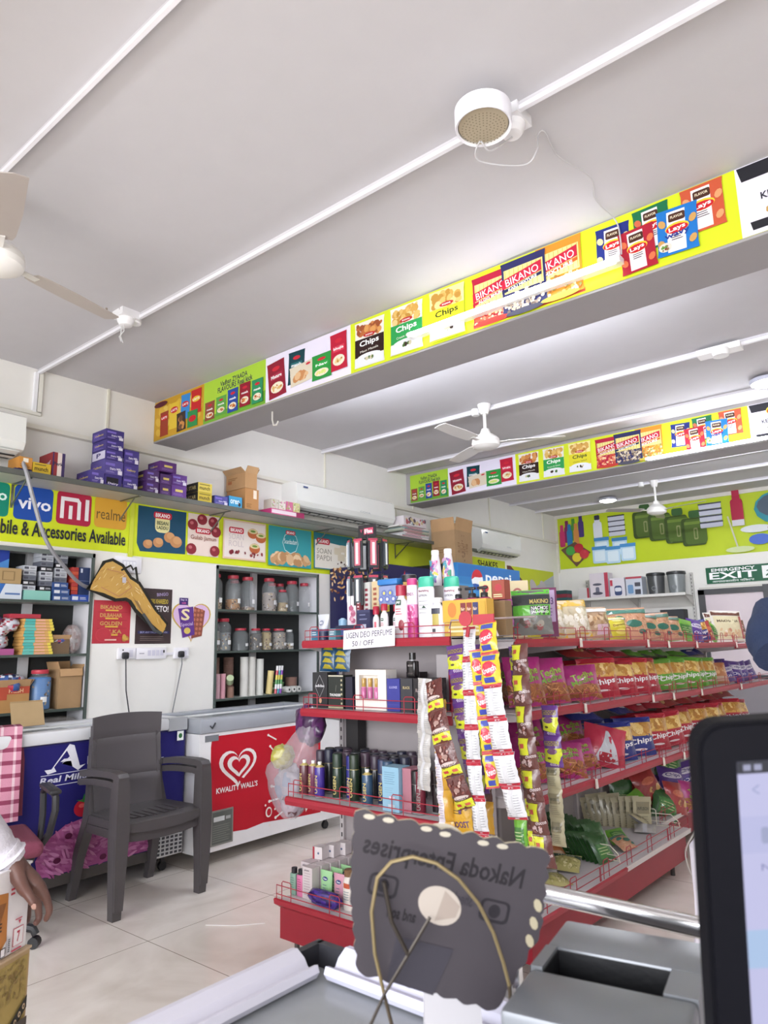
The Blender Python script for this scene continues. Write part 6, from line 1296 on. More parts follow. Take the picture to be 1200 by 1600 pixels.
def d_pouch(A, w, h, rg):
    A.rect(-w*.47, h*.84, w*.47, h*.97, '6a4438'); A.rect(-w*.44, h*.08, w*.4, h*.82, 'dcd2ae'); A.text('MAKHANA', -w*.36, h*.62, w*.34, h*.7, '6a5a48', True); A.blobs(-w*.4, h*.1, w*.38, h*.45, 16, w*.07, ['efe6d4', 'd8b890', 'c88a70'], rg); A.rect(w*.38, h*.1, w*.47, h*.82, 'a84848')
def d_purple(A, w, h, rg): A.ell(0, h*.66, w*.4, h*.12, 'd8d0e0', 12); A.text('Chips', -w*.3, h*.58, w*.3, h*.74, '3a2a80', True); A.ell(-w*.1, h*.3, w*.32, h*.14, '3b2f8a'); A.text('Oh', -w*.3, h*.28, w*.1, h*.4, 'e8e0f0', True)
def d_orange(A, w, h, rg): A.blobs(-w*.44, h*.4, w*.44, h*.9, 20, w*.1, ['c98a5a', 'e0b080', 'b86a3a'], rg); A.rect(-w*.4, h*.1, w*.4, h*.32, 'c8a890')
def d_back(A, w, h, rg):
    A.rect(-w*.1, 0, w*.1, h, 'c8c8cc'); A.lines(-w*.4, h*.1, -w*.14, h*.85, 9, '9a9a9e', .3, rg); A.lines(.14*w, h*.2, w*.42, h*.8, 8, 'a0a0a4', .3, rg)
def d_silver(A, w, h, rg): A.poly([(-w*.3, h*.1), (0, h*.95), (w*.3, h*.1)], 'c4c6cc'); A.rect(-w*.2, h*.08, w*.2, h*.3, 'a82030')
def d_choco(A, w, h, rg):
    A.rect(-w/2, h*.03, w/2, h*.3, 'c9cc2e'); A.ell(0, h*.38, w*.42, h*.07, 'c8b8b4'); A.text('chocos', -w*.36, h*.28, w*.34, h*.4, '4a2a26', True, .08); A.rect(-w*.38, h*.12, -w*.12, h*.2, 'b83a3a'); A.rect(w*.1, h*.12, w*.36, h*.2, 'c05a4a')
    A.blobs(-w*.42, h*.42, w*.42, h*.95, 16, w*.08, ['7c4038', '5a2a26', 'b89890', '8f5248'], rg); A.ell(0, h*.62, w*.16, h*.07, 'a08078', 10)
def d_moon(A, w, h, rg):
    A.poly([(-w/2, h*.2), (w*.3, h*.1), (w/2, h*.4), (w/2, h*.62), (-w/2, h*.6)], 'c6cc2c'); A.ell(w*.0, h*.52, w*.3, h*.1, '6a4468', 10); A.ell(-w*.15, h*.3, w*.12, h*.04, '4a3a20', 8); A.rect(-w*.4, h*.7, w*.4, h*.84, '9a8a30'); A.text('moon', -w*.36, h*.71, w*.36, h*.83, '4a2468', True); A.text('fills', -w*.2, h*.04, w*.3, h*.14, 'c8b8d0', True)
def d_krunch(A, w, h, rg):
    A.ell(0, h*.5, w*.38, h*.24, 'c8344a', 12, .3); A.text('Krunch', -w*.36, h*.38, w*.36, h*.56, 'f0e8ea', True, .25); A.rect(-w*.28, h*.08, w*.25, h*.24, '3a46a0'); A.rect(-w*.3, h*.76, w*.35, h*.92, '4a56a8')
    A.rect(-w/2, 0, w/2, h*.05, 'b83040'); A.rect(-w/2, h*.95, w/2, h, 'b83040')
def d_redback(A, w, h, rg): d_back(A, w, h, rg); A.rect(-w/2, 0, w/2, h*.09, 'ab2438'); A.rect(-w/2, h*.92, w/2, h, 'ab2438')
def d_gold(A, w, h, rg): A.rect(-w*.5, 0, -w*.1, h, 'd0c8d0'); A.lines(-w*.45, .1*h, -w*.15, h*.9, 10, 'a8a0b0', .4, rg)
def d_goldf(A, w, h, rg): A.text('BOOST', -w*.4, h*.15, w*.4, h*.35, '4a2a6a', True, .1); A.lines(-w*.3, h*.55, w*.1, h*.7, 2, '6a5a20', .4, rg); A.blobs(-w*.1, h*.45, w*.4, h*.9, 6, w*.08, ['5a3a6a', '7a5a20'], rg)
def d_cocoy(A, w, h, rg): A.rect(-w*.46, h*.45, w*.1, h*.97, 'c6c92c'); A.rect(-w*.36, h*.66, -w*.12, h*.8, 'b04a40'); A.text('chocos', -w*.1, h*.36, w*.46, h*.48, 'c8b8b8', True, .1); A.blobs(-w*.4, h*.03, w*.44, h*.35, 9, w*.1, ['b8a0a0', '4a2a26', '8a5a50'], rg)
def d_greenp(A, w, h, rg): A.rect(-w*.35, h*.2, w*.35, h*.7, '3f7a34'); A.lines(-w*.3, h*.3, w*.3, h*.6, 3, 'b8c890', .3, rg)
def d_beige(A, w, h, rg): A.rect(-w*.36, h*.5, w*.36, h*.85, '8c8468'); A.text('INFUSION', -w*.3, h*.6, w*.3, h*.7, '4a4a3c', True); A.lines(-w*.3, h*.1, w*.3, h*.45, 5, '8a8470', .3, rg)
def d_moong(A, w, h, rg): A.rect(-w/2, h*.72, w/2, h*.93, '2f4634'); A.text('nuts', -w*.3, h*.77, w*.3, h*.87, 'd8d8c0', True); A.blobs(-w*.46, h*.06, w*.46, h*.7, 50, w*.06, ['c8c08a', 'b0a868', 'dcd4a0', '9a9458'], rg)
def d_red2(A, w, h, rg): A.ell(0, h*.6, w*.3, h*.12, 'c86a50', 10); A.blobs(-w*.4, h*.1, w*.4, h*.45, 10, w*.1, ['c89a5a', '8a3a30', 'd8b880'], rg)
def d_bluey(A, w, h, rg):
    for k in range(4): A.poly([(-w*.3, h*(.1+.22*k)), (w*.35, h*(.08+.22*k)), (w*.2, h*(.22+.22*k)), (-w*.1, h*(.26+.22*k))], 'a89a2a')

DES = dict(chip_red=(d_chips('b01e34'), 'b01e34'), chip_green=(d_green, '5fa32e'), chip_blue=(d_chips('232f80'), '232f80'), tedhe=(d_tedhe, 'b0307c'), makhana=(d_makhana, 'cfc0a0'), yellow=(d_yellow, 'cdc02a'), peanut=(d_peanut, 'c8987a'),
           brown=(d_brown, 'b89878'), makino=(d_makino, '70706c'), pink=(d_pinkbag, 'b848a8'), pouch=(d_pouch, 'dcd8d0'), purple=(d_purple, '5a3a90'), orange=(d_orange, 'c07a4a'), silverback=(d_silver, 'b83048'), choco=(d_choco, '5c2c28'), moon=(d_moon, '5a2f7c'),
           krunch=(d_krunch, 'd0bc30'), redback=(d_redback, 'd8d8dc'), gold=(d_gold, 'c8962c'), goldf=(d_goldf, 'c89a28'), cocoy=(d_cocoy, '5c3430'), greenp=(d_greenp, '2f5a2c'), beige=(d_beige, 'b4ac8c'), moong=(d_moong, 'b8b070'), redsnack=(d_red2, 'a03030'),
           bluey=(d_bluey, '1f4a6c'), silver=(d_back, 'b8b4b0'), gsnack=(d_greenp, '6fae3a'))
CW = dict(chip_red='red', chip_green='green', chip_blue='dark blue', tedhe='magenta', makhana='popcorn', yellow='yellow', peanut='orange noodle', brown='brown', silver='silver', purple='violet', orange='orange brown', redsnack='dark red', gsnack='bright green', greenp='dark green')
_pro = {}
def bag(kind, w, h, t, loc, yaw, lean, label, g=None, var=0, name=None, cat='packet', roll=0., back='c0c0c6'):
    """one packet; the first of a shape is built, later ones are copies of it"""
    key = (kind, round(w, 3), round(h, 3), round(t, 3), var)
    if key not in _pro:
        d, base = DES[kind]; o = packet(d, w, h, t, var+len(kind), name or 'snack_packet', label, cat, base, back, None); _pro[key] = o
    else:
        o = _pro[key].copy(); COL.objects.link(o); o.name = name or o.name
        if 'group' in o: del o['group']
    o['label'] = label; o['category'] = cat
    if g: o['group'] = g
    place(o, loc, rot=(lean, roll+(jit(.07) if not roll else 0), yaw), scale=(rnd.uniform(.95, 1.05), 1, rnd.uniform(.93, 1.05))); return o
def jit(a): return rnd.uniform(-a, a)

# ---- long gondola: local X runs away along the aisle, -Y faces the aisle
GY = 2.84; GX = -1.583; GA = math.radians(90-1.83)
ZD = .016            # the deck drops this much per metre going away
def GP(y, d, z): return (GX+.032*(y-GY)-d, y, z-ZD*(y-2.84))
def longunit(y0, y1, label, base_in, sections, lip_near=True, top=1.44):
    L = y1-y0; p = GP(y0, 0, 0)
    t = thing('gondola_shelf_unit', label, 'shelf unit', (p[0], p[1], 0), GA)
    b = MB(); b.box(0, .0+base_in, .085, L, .5, .235, '8e1f2e'); b.build('base_box', redsteel, t)
    b = MB(); b.box(0, -.03+base_in, .25, L, .55, .262, 'd4cfd0')
    L1 = sections[0][1]-sections[0][0]
    if lip_near:
        b.prism([(.0, .21), (-.045, .24), (-.05, .262), (-.04, .268), (-.03, .262), (0, .25)], 0, .9, RED, 'x'); b.prism([(.0, .235), (-.035, .237), (-.038, .264), (-.03, .262), (0, .25)], .9, L, 'cfc6c4', 'x')
    else: b.prism([(.0+base_in, .235), (-.035+base_in, .237), (-.038+base_in, .264), (0+base_in, .25)], 0, L, 'cfc6c4', 'x')
    dk = b.build('base_deck', redsteel, t)
    b = MB(); b.box(0, .55, .1, L, .57, top-.02-ZD*(y0-2.84), 'a39c9b'); b.build('back_panel', matte, t)
    for a, c in sections:
        fence(c-a, .085, dk, a-y0, -.025+base_in, .262, step=.28)
        for z, d in ((1.43, .36), (1.105, .41), (.745, .44)):
            zz = z-ZD*((a+c)/2-2.84)-.004; yf = .0 if z > 1 else -.03
            s = shelf(t, a-y0+.002, c-y0-.002, yf, .55, zz, .038, fen=.075)
            b = MB(); b.prism([(-.011+yf, zz+.0), (-.016+yf, zz-.004), (-.018+yf, zz-.045), (-.011+yf, zz-.045)], c-y0-.016, c-y0+.004, 'ded6cc', 'x'); b.build('joint_clip', plas, s)
    k = y0
    for yy in [s[0] for s in sections]+[sections[-1][1]]:
        b = MB(); b.box(yy-y0-.012, .53, .02, yy-y0+.012, .58, top-.01-ZD*(yy-2.84), 'b4aeb0'); b.build('upright', matte, t)
    for x in (.1, L-.1):
        for y in (base_in+.06, .48):
            b = MB(); b.tube([(x, y, .1), (x, y, .0)], .014, '3a3634', 8); b.build('levelling_foot', dplas, t)
    return t
longunit(2.86, 4.75, 'long red shelf unit of snack packets on the right of the hanging strips', 0, [(2.86, 3.49), (3.49, 4.4), (4.4, 4.75)])
longunit(4.76, 7.25, 'farther snack shelf unit whose base is set back, continuing the row', .18, [(4.76, 5.3), (5.3, 6.27), (6.27, 7.25)], False)
# white divider fences lying on the base deck
def divider(p, q, label):
    t = thing('white_wire_divider', label, 'wire divider', p); d = Vector(q)-Vector(p); L = d.length; t.rotation_euler = (0, 0, math.atan2(d.y, d.x))
    b = MB(); z = .1
    b.tube([(0, 0, .003), (0, 0, z-.03), (.03, 0, z-.005), (L-.05, 0, z-.005), (L-.01, 0, z-.04), (L, 0, .003)], .003, 'e2dccc', 6)
    for k in (.025, .05): b.tube([(0, 0, k), (L, 0, k)], .0022, 'e2dccc', 5)
    for x in (L*.12, L*.55): b.tube([(x, 0, .0), (x, 0, z+.012), (x+.01, 0, z+.02), (x+.03, 0, z+.02), (x+.04, 0, z+.012), (x+.04, 0, .0)], .003, 'e2dccc', 5)
    b.build('wire_frame', plas, t)
divider((-1.98, 3.8, .252), (-1.56, 3.8, .252), 'white wire divider standing between the green packets and the loose packs')
divider((-1.93, 4.66, .238), (-1.54, 4.73, .238), 'white wire divider near the far end of the bottom deck')

# top shelf packets
B0 = PI/2-.35
yz = lambda z, y: z-ZD*(y-2.84)
T1 = [('pink', 2.78+.1, .12, .17, .05, .1, 'pink, black and grey pouch beside the hanging strips on the top shelf', -.5), ('makino', 3.02, .17, .2, .05, .06, 'green, black and grey nacho bag on the top shelf', -.45),
      ('yellow', 3.2, .16, .18, .07, .06, 'plain yellow packet right of the nacho bag', -.4), ('makhana', 3.37, .2, .19, .09, .08, 'popcorn packet beside the plain yellow packet', -.35), ('makhana', 3.62, .24, .2, .1, .08, 'largest popcorn packet with yellow corners on the top shelf', -.5),
      ('brown', 3.93, .22, .18, .08, .08, 'clear packet of brown crunchy snack on the top shelf', -.3), ('yellow', 4.17, .18, .14, .07, .07, 'short yellow green packet before the orange noodle packets', -.3)]
for k, y, w, h, t_, d, l, ya in T1:
    bag(k, w, h, t_, ((-1.64, 2.93, 1.437) if k == 'pink' else (-1.54, 2.96, 1.437) if k == 'makino' else GP(y, d, 1.436)), (PI/2+ya if k not in ('pink', 'makino') else .55), -.22 if k not in ('pink', 'makino') else -.08, l, None, 1)
for i, y in enumerate((4.38, 4.62, 4.86, 5.1)):
    bag('peanut', .26, .19, .08, GP(y, .09+jit(.02), 1.436), PI/2-.5+jit(.25), -.3+jit(.1), nth(i, 4)+' packet of orange noodle snack with green ovals', 'orange noodle packets', i % 2)
bag('gsnack', .22, .17, .07, GP(5.42, .1, 1.436), PI/2-.3, -.2, 'bright green packet right of the orange noodle packets', None, 1, roll=.15)
for i, (y, k) in enumerate(((5.62, 'purple'), (5.76, 'chip_blue'), (5.9, 'redsnack'), (6.02, 'gsnack'))):
    bag(k, .17, .16, .07, GP(y, .09, 1.436), PI/2-.3+jit(.3), -.2, 'small '+CW[k]+' packet, '+nth(i, 4)+' between the green packet and white pouches', None, 2, roll=jit(.4))
for i, y in enumerate((6.45, 6.62)):
    bag('pouch', .34, .27, .05, GP(y, .08+.1*i, 1.436), PI/2-.5, -.15, ['front', 'rear'][i]+' white popcorn pouch with a brown top at the right end', 'white popcorn pouches', i)
for i in range(9):
    y = 3.15+.3*i; k = ['makhana', 'brown', 'redsnack', 'peanut', 'makhana', 'chip_green', 'peanut', 'silver', 'gsnack'][i]
    bag(k, .22, .19, .08, GP(y, .24, 1.436), PI/2-.3+jit(.2), -.3, CW[k]+' packet, '+nth(i, 9)+' in the rear row of the top shelf', 'rear row packets, top shelf', 3)
bag('choco', .2, .2, .05, GP(6.9, .1, 1.436), PI/2-.3, -.2, 'dark packet at the far end of the top shelf', None, 4)
# second shelf
T2 = [('tedhe', 3.1, .21, .23, .1, 'first magenta packet of twisted sticks, nearest on the second shelf'), ('tedhe', 3.33, .22, .23, .1, 'second magenta packet of twisted sticks on the second shelf'), ('tedhe', 3.68, .24, .2, .09, 'third magenta packet, silver cornered, on the second shelf')]
for i, (k, y, w, h, t_, l) in enumerate(T2): bag(k, w, h, t_, GP(y, .09, 1.107), PI/2-.55, -.25, l, None, i)
for i, y in enumerate((3.93, 4.2, 4.42, 4.64)): bag('chip_red', .25, .215, .09, GP(y, .1, 1.107), PI/2-.5+jit(.2), -.22+jit(.1), nth(i, 4)+' red chips packet in the front row of the second shelf', 'red chips packets, second shelf front', i % 3)
for i, y in enumerate((4.92, 5.14, 5.36, 5.58, 5.82)): bag('chip_green', .25, .215, .09, GP(y, .1, 1.107), PI/2-.5+jit(.2), -.22+jit(.1), nth(i, 5)+' green chips packet in the front row of the second shelf', 'green chips packets, second shelf front', i % 3)
bag('orange', .24, .18, .08, GP(6.1, .1, 1.107), PI/2-.4, -.25, 'orange brown packet between the green and violet packets', None, 0)
for i, y in enumerate((6.35, 6.55, 6.76, 6.98)): bag('purple', .23, .17, .08, GP(y, .1, 1.107), PI/2-.4+jit(.1), -.25, nth(i, 4)+' violet packet at the far end of the second shelf', 'violet packets, second shelf', i % 2, roll=jit(.2))
K2 = ['tedhe', 'tedhe', 'redsnack', 'chip_red', 'chip_red', 'chip_red', 'chip_green', 'chip_green', 'chip_green', 'chip_green', 'chip_blue', 'orange', 'purple']
for i, k in enumerate(K2):
    y = 3.15+.3*i; bag(k, .23, .21, .085, GP(y, .25, 1.107), PI/2-.35+jit(.15), -.3, CW[k]+' packet, '+nth(i, 13)+' in the second shelf rear row', 'rear row packets, second shelf', 5)
for i in range(9):
    y = 3.95+.27*i; k = ['redsnack', 'chip_red', 'chip_red', 'chip_green', 'chip_green', 'chip_green', 'chip_green', 'chip_blue', 'chip_blue'][i]
    bag(k, .23, .2, .07, GP(y, .1+.1, 1.107+.225), PI/2-.2+jit(.3), -1.3, nth(i, 9)+' packet laid flat over the second shelf rows', 'packets laid flat, second shelf', 6)
# third shelf
for i, (y, d, l, rl) in enumerate(((3.2, .12, 'nearest', 0), (3.4, .07, 'second', .1), (3.62, .1, 'third', -.1))):
    bag('tedhe', .24, .18, .11, GP(y, d, .748), PI/2-.7, -.5, l+' magenta and green packet slumped on the third shelf', None, 7+i, roll=rl)
for i in range(4): bag('tedhe', .22, .2, .09, GP(3.2+.22*i, .27, .748+(.07 if i % 2 else .0)), PI/2-.5+jit(.1), -.35, nth(i, 4)+' magenta packet stacked behind on the third shelf', 'magenta packets behind, third shelf', 8)
bag('silverback', .25, .22, .1, GP(3.85, .08, .748), PI/2-.75, -.3, 'red packet showing its silver back on the third shelf', None, 1, roll=.25, back='b83048')
for i, y in enumerate((4.08, 4.36)): bag('chip_blue', .27, .23, .09, GP(y, .09, .748), PI/2-.5, -.2, nth(i, 2)+' blue chips packet in the front row of the third shelf', 'blue chips packets', i)
for i, y in enumerate((4.68, 4.95, 5.22, 5.5, 5.76, 6.02, 6.3, 6.6)): bag('chip_red', .27, .23, .09, GP(y, .1, .748), PI/2-.5+jit(.22), -.24+jit(.12), nth(i, 8)+' red chips packet in the front row of the third shelf', 'red chips packets, third shelf front', i % 3)
K3 = ['chip_blue', 'chip_blue', 'chip_blue', 'chip_red', 'chip_red', 'redsnack', 'redsnack', 'chip_red', 'redsnack', 'redsnack', 'redsnack']
for i, k in enumerate(K3):
    y = 3.9+.27*i; bag(k, .25, .22, .09, GP(y, .27, .748), PI/2-.4+jit(.15), -.28, CW[k]+' packet, '+nth(i, 11)+' in the third shelf rear row', 'rear row packets, third shelf', 9)
    if i > 1 or i == 0: bag(k, .24, .21, .07, GP(y+.05, .2, .748+.235), PI/2-.2+jit(.3), -1.25, nth(i, 11)+' packet laid flat over the third shelf rows', 'packets laid flat, third shelf', 10)
# bottom deck
ZK = .255
for i in range(14):
    y = 3.86-.0*i; x = -1.97+.027*i; bag('greenp', .15, .15, .03, (x, 3.9-.008*i, ZK), PI/2-.25+PI/2*.0, -.55, nth(i, 14)+' dark green packet of the leaning row on the bottom deck', 'dark green packets leaning in a row', 1, roll=.0)
for i in range(12):
    bag('greenp', .16, .17, .03, (-2.0+.028*i, 4.02-.01*i, ZK), PI/2-.25, -.5, nth(i, 12)+' dark green packet of the rear leaning row on the bottom deck', 'dark green packets, rear leaning row', 2)
for i in range(9):
    bag('beige', .14, .2, .025, (-1.98+.032*i, 4.5+.012*i, ZK-.01), PI/2-1.0+.05*i, -.25+.02*i, nth(i, 9)+' beige pouch standing in the row on the bottom deck', 'beige pouches standing in a row', 1, roll=-.15+.03*i)
bag('greenp', .17, .21, .05, (-1.95, 4.85, ZK+.02), PI/2-.8, -.1, 'dark green packet standing at the back behind the beige pouches', None, 3)
for i, (x, y, z, k, r) in enumerate(((-1.9, 5.0, .12, 'redsnack', .2), (-1.78, 5.0, .12, 'redsnack', -.3), (-1.85, 5.15, .0, 'redsnack', 0), (-1.72, 4.98, .0, 'greenp', .4), (-1.8, 4.9, .0, 'gsnack', -.3), (-1.66, 5.1, .02, 'redsnack', .2), (-1.75, 5.3, .1, 'purple', .1), (-1.68, 5.5, .12, 'purple', -.2), (-1.62, 5.3, .0, 'tedhe', .2), (-1.7, 5.7, .05, 'purple', 0), (-1.62, 5.6, .0, 'redsnack', .3), (-1.85, 5.5, .0, 'purple', 0), (-1.8, 5.35, .2, 'greenp', .3))):
    bag(k, .2, .2, .08, (x, y, ZK-.02+z), PI/2-.5+jit(.3), -.35, CW[k]+' packet, '+nth(i, 13)+' in the far heap on the bottom deck', 'jumbled packets at the far end', 4, roll=r)
for i, (x, y, k, w, h, yaw, ln, l) in enumerate(((-1.73, 3.5, 'moong', .15, .13, .3, -1.15, 'small packet of green beans lying near the front of the bottom deck'), (-1.86, 3.66, 'orange', .16, .12, .9, -1.1, 'brown packet lying left of the green beans packet'), (-1.74, 3.25, 'silver', .16, .12, .4, -1.25, 'silver packet lying nearest on the bottom deck'), (-1.9, 3.5, 'silver', .15, .12, .2, -1.2, 'second silver packet behind the nearest one'), (-1.64, 3.28, 'moong', .16, .12, 1.2, -1.3, 'packet of nuts lying by the front fence'), (-1.6, 4.06, 'peanut', .13, .12, 1.3, -1.1, 'clear packet of peanuts behind the front fence'), (-1.68, 4.14, 'gsnack', .13, .11, 1.0, -1.0, 'yellow green packet behind the peanuts'), (-1.74, 4.0, 'silver', .12, .11, .8, -.9, 'small silver packet beside the peanuts'), (-1.68, 4.6, 'beige', .13, .15, 2.1, -1.0, 'pale pouch lying beside the far wire divider'), (-1.66, 4.45, 'silver', .13, .1, .3, -1.3, 'flat silver pack before the far wire divider'))):
    bag(k, w, h, .045, (x, y, ZK+.018), yaw, ln, l, None, 5)
cyl_item('yellow_roll', 'yellow roll lying on the bottom deck behind the brown packet', 'roll', [(.018, 0, '3a3a20'), (.03, .001, 'b8a02a'), (.03, .05, 'b8a02a'), (.012, .051, '3a3a20')], (-1.93, 3.72, ZK+.032), matte, rot=(R90, 0, .9))
# packets on the end unit: blue chips at the back of the second shelf
for i, x in enumerate((-2.56, -2.47)): bag('bluey', .12, .15, .03, (x, 2.66, 1.107+.172), 0, -.1, ['left', 'right'][i]+' blue packet with yellow leaf shapes lying on the black boxes', 'blue and yellow packets', i)
bag('makino', .001+.1, .19, .03, (-1.66+.0, 2.79, 1.437), -.2, -.05, 'narrow grey green packet behind the soap cartons', None, 8)
# right of the end unit, on the gondola top shelf start
carton('slim_white_box', 'slim white carton left of the pink black pouch', 'box', .055, .03, .145, (-1.70, 2.9, 1.436), .2, 'dcd8dc', lambda A, w, h: (A.text('herb', w*.2, h*.6, w*.8, h*.68, '5a5a5a', True), A.ell(w*.5, h*.4, w*.15, h*.12, '4a4a4a')))
carton('ring_emblem_box', 'cream box with a round emblem at the back of the top shelf', 'box', .13, .08, .275, (-1.73, 3.15, 1.432), .45, 'd8c8a0', lambda A, w, h: (A.ell(w*.6, h*.72, w*.22, h*.15, 'b0605c', 16), A.ell(w*.6, h*.72, w*.16, h*.11, 'dcd8b0', 16), A.text('B', w*.54, h*.68, w*.66, h*.77, '4a5a3a', True), A.rect(w*.02, h*.5, w*.2, h*.85, 'c89a4a')))
carton('plum_box', 'plum box with a lilac panel at the back of the top shelf', 'box', .12, .06, .24, (-1.62, 3.24, 1.43), .5, '6c2350', lambda A, w, h: (A.rect(w*.42, h*.3, w*.92, h*.95, 'b8a0c4'), A.text('393', w*.48, h*.65, w*.86, h*.8, '5a3a70', True), A.lines(w*.48, h*.4, w*.86, h*.6, 3, '7a5a90', .3)))

# =====================================================  HANGING STRIPS OF PACKETS
def strip(kinds, p, q, w, label, ph=None, bow=.0, yaw=0., t_=.03, tw=.0):
    p = Vector(p); q = Vector(q); n = len(kinds); H = (p-q).length/n
    t = thing('hanging_packet_strip', label, 'packet strip', p, 0)
    for i, k in enumerate(kinds):
        a = (i+1)/n; c = p.lerp(q, a); a0 = i/n; c0 = p.lerp(q, a0)
        c.y -= bow*math.sin(PI*a); c0.y -= bow*math.sin(PI*a0)
        d, base = DES[k]
        key = ('strip', k, round(w, 3), round(H, 2), i % 2)
        if key not in _pro:
            o = packet(d, w, H, t_, i+3, 'sachet', None, base=base, parent=t, seg=w/5, nx=8, ny=10); _pro[key] = o
        else:
            o = _pro[key].copy(); COL.objects.link(o); o.parent = t
        dr = (c0-c); rx = math.atan2(dr.y, dr.z); ry = math.atan2(dr.x, dr.z)
        o.location = c-p; o.rotation_euler = Euler((-rx, ry, yaw+jit(.12)+tw*i), 'XYZ')
    return t
strip(['silver']*4, (-1.772, 2.42, 1.265), (-1.794, 2.42, .823), .07, 'leftmost hanging strip, of silvery brown packet backs')
strip(['gold']*5, (-1.717, 2.44, 1.18), (-1.679, 2.42, .6), .062, 'hanging strip of golden packets seen from the side, with a white band', yaw=.5)
strip(['choco']*4, (-1.70, 2.37, 1.265), (-1.555, 2.37, .79), .09, 'hanging strip of four brown and yellow chocolate packets facing the camera', bow=.04)
strip(['moon']*5, (-1.633, 2.45, 1.4), (-1.545, 2.45, .83), .086, 'left hanging strip of purple and yellow packets', bow=.03)
strip(['moon']*3, (-1.56, 2.5, 1.4), (-1.56, 2.5, 1.05), .06, 'short purple and yellow strip behind the white backed strip')
strip(['redback']*8, (-1.545, 2.42, 1.47), (-1.49, 2.42, .45), .062, 'left white backed packet strip with red bands', bow=.05)
strip(['krunch', 'krunch']+['redback']*4, (-1.432, 2.37, 1.485), (-1.35, 2.39, .775), .086, 'main packet strip, two yellow packets above four white backs with red bands', bow=.04, t_=.04)
strip(['krunch']*4, (-1.475, 2.35, 1.38), (-1.425, 2.35, .88), .05, 'narrow strip of yellow and red packets in front of the white backs', yaw=.6)
strip(['cocoy']*7, (-1.357, 2.48, 1.4), (-1.29, 2.48, .6), .072, 'right strip of brown packets with yellow corners', bow=.04)
strip(['moon', 'choco', 'cocoy', 'choco', 'cocoy', 'cocoy', 'cocoy'], (-1.415, 2.55, 1.39), (-1.366, 2.55, .59), .06, 'dark brown packet strip behind the right strip')
strip(['moon']*2, (-1.307, 2.6, 1.16), (-1.299, 2.6, .93), .075, 'short purple and yellow strip hanging rightmost')
strip(['beige']*3, (-1.318, 2.62, .95), (-1.31, 2.62, .64), .06, 'short strip of tan packets below the rightmost purple strip')
strip(['goldf']*2, (-1.635, 2.45, .8), (-1.63, 2.45, .56), .1, 'bright yellow packets hanging low under the brown and yellow strip')
strip(['gold', 'cocoy', 'cocoy', 'gold', 'cocoy'], (-1.576, 2.52, 1.15), (-1.56, 2.52, .55), .066, 'dim yellow and maroon strip hanging in the gap behind')
strip(['gsnack', 'cocoy'], (-1.44, 2.56, .74), (-1.43, 2.56, .5), .06, 'small green and brown strip low between the white backed strips')
b = MB(); b.box(-1.5, 2.378, 1.475, -1.405, 2.384, 1.515, 'b0303e'); b.tube([(-1.53, 2.37, 1.5), (-1.53, 2.376, 1.5)], .03, 'b0303e', 14); b.tube([(-1.52, 2.378, 1.47), (-1.53, 2.38, 1.43)], .008, 'a82838', 6); b.tube([(-1.41, 2.378, 1.48), (-1.385, 2.37, 1.43)], .004, 'd8c8cc', 6)
tag(b.build('strip_header', plas), 'red plastic hanger header at the top of the main packet strip', 'hanger')
# clear carrier bag hanging at the left of the end unit
t = thing('hanging_carrier_bag', 'clear carrier bag with purple and yellow things hanging left of the perfumes', 'bag', (-2.80, 2.62, .55))
t.scale = (1.25, 1.1, 1.15)
b = MB(); vs = []; fs = []; NU, NV = 22, 14
for j in range(NV+1):
    v = j/NV
    for i in range(NU):
        a = 2*PI*i/NU; r = (.13*math.sin(PI*min(1, (v*.8+.02)))**.5)*(1-.75*max(0, v-.45)/.55); q = 1+.3*noise.noise(Vector((math.cos(a)*2, math.sin(a)*2, v*5)))
        vs.append((math.cos(a)*r*q+.16*max(0, v-.3)**1.2*1.3-.0, math.sin(a)*r*q*.6, .45*v))
for j in range(NV):
    for i in range(NU): fs.append((j*NU+i, j*NU+(i+1) % NU, (j+1)*NU+(i+1) % NU, (j+1)*NU+i))
b.add(vs, fs, 'c4bcc6', True); b.build('bag_film', polyb, t, 180)
def lump(name, c, r, cols, seed, parent, m=foil, sq=(1, 1, 1)):
    b = MB(); rg = random.Random(seed); vs = []; fs = []; cs = []
    for j in range(15):
        for i in range(20):
            a = 2*PI*i/20; ph = PI*j/14; q = 1+.35*noise.noise(Vector((math.cos(a)*2+seed, math.sin(a)*2, ph*2)))
            vs.append((c[0]+r*sq[0]*q*math.sin(ph)*math.cos(a), c[1]+r*sq[1]*q*math.sin(ph)*math.sin(a), c[2]-r*sq[2]*q*math.cos(ph)))
    for j in range(14):
        for i in range(20): fs.append((j*20+i, j*20+(i+1) % 20, (j+1)*20+(i+1) % 20, (j+1)*20+i)); cs.append(S(cols[int((noise.noise(Vector((i*.35, j*.4, seed)))+1)*1.7) % len(cols)]))
    b.add(vs, fs, cs, True); return b.build(name, m, parent, 180)
lump('purple_packet', (.1, .02, .4), .075, ['4a2050', '5a2a60', '3a1a44'], 3, t, foil, (1, .6, 1.1))
lump('yellow_packet', (-.02, -.02, .26), .05, ['a8a440', 'b4ae50', 'c0bc80'], 4, t)
lump('white_pack', (-.0, .0, .14), .07, ['b8b4bc', 'a8a4ae', '8a9ab0'], 5, t, foil, (1, .6, 1.2))
lump('grey_pack', (.02, .0, .06), .05, ['b8a8b0', 'a89aa4', '6a4a50'], 6, t)
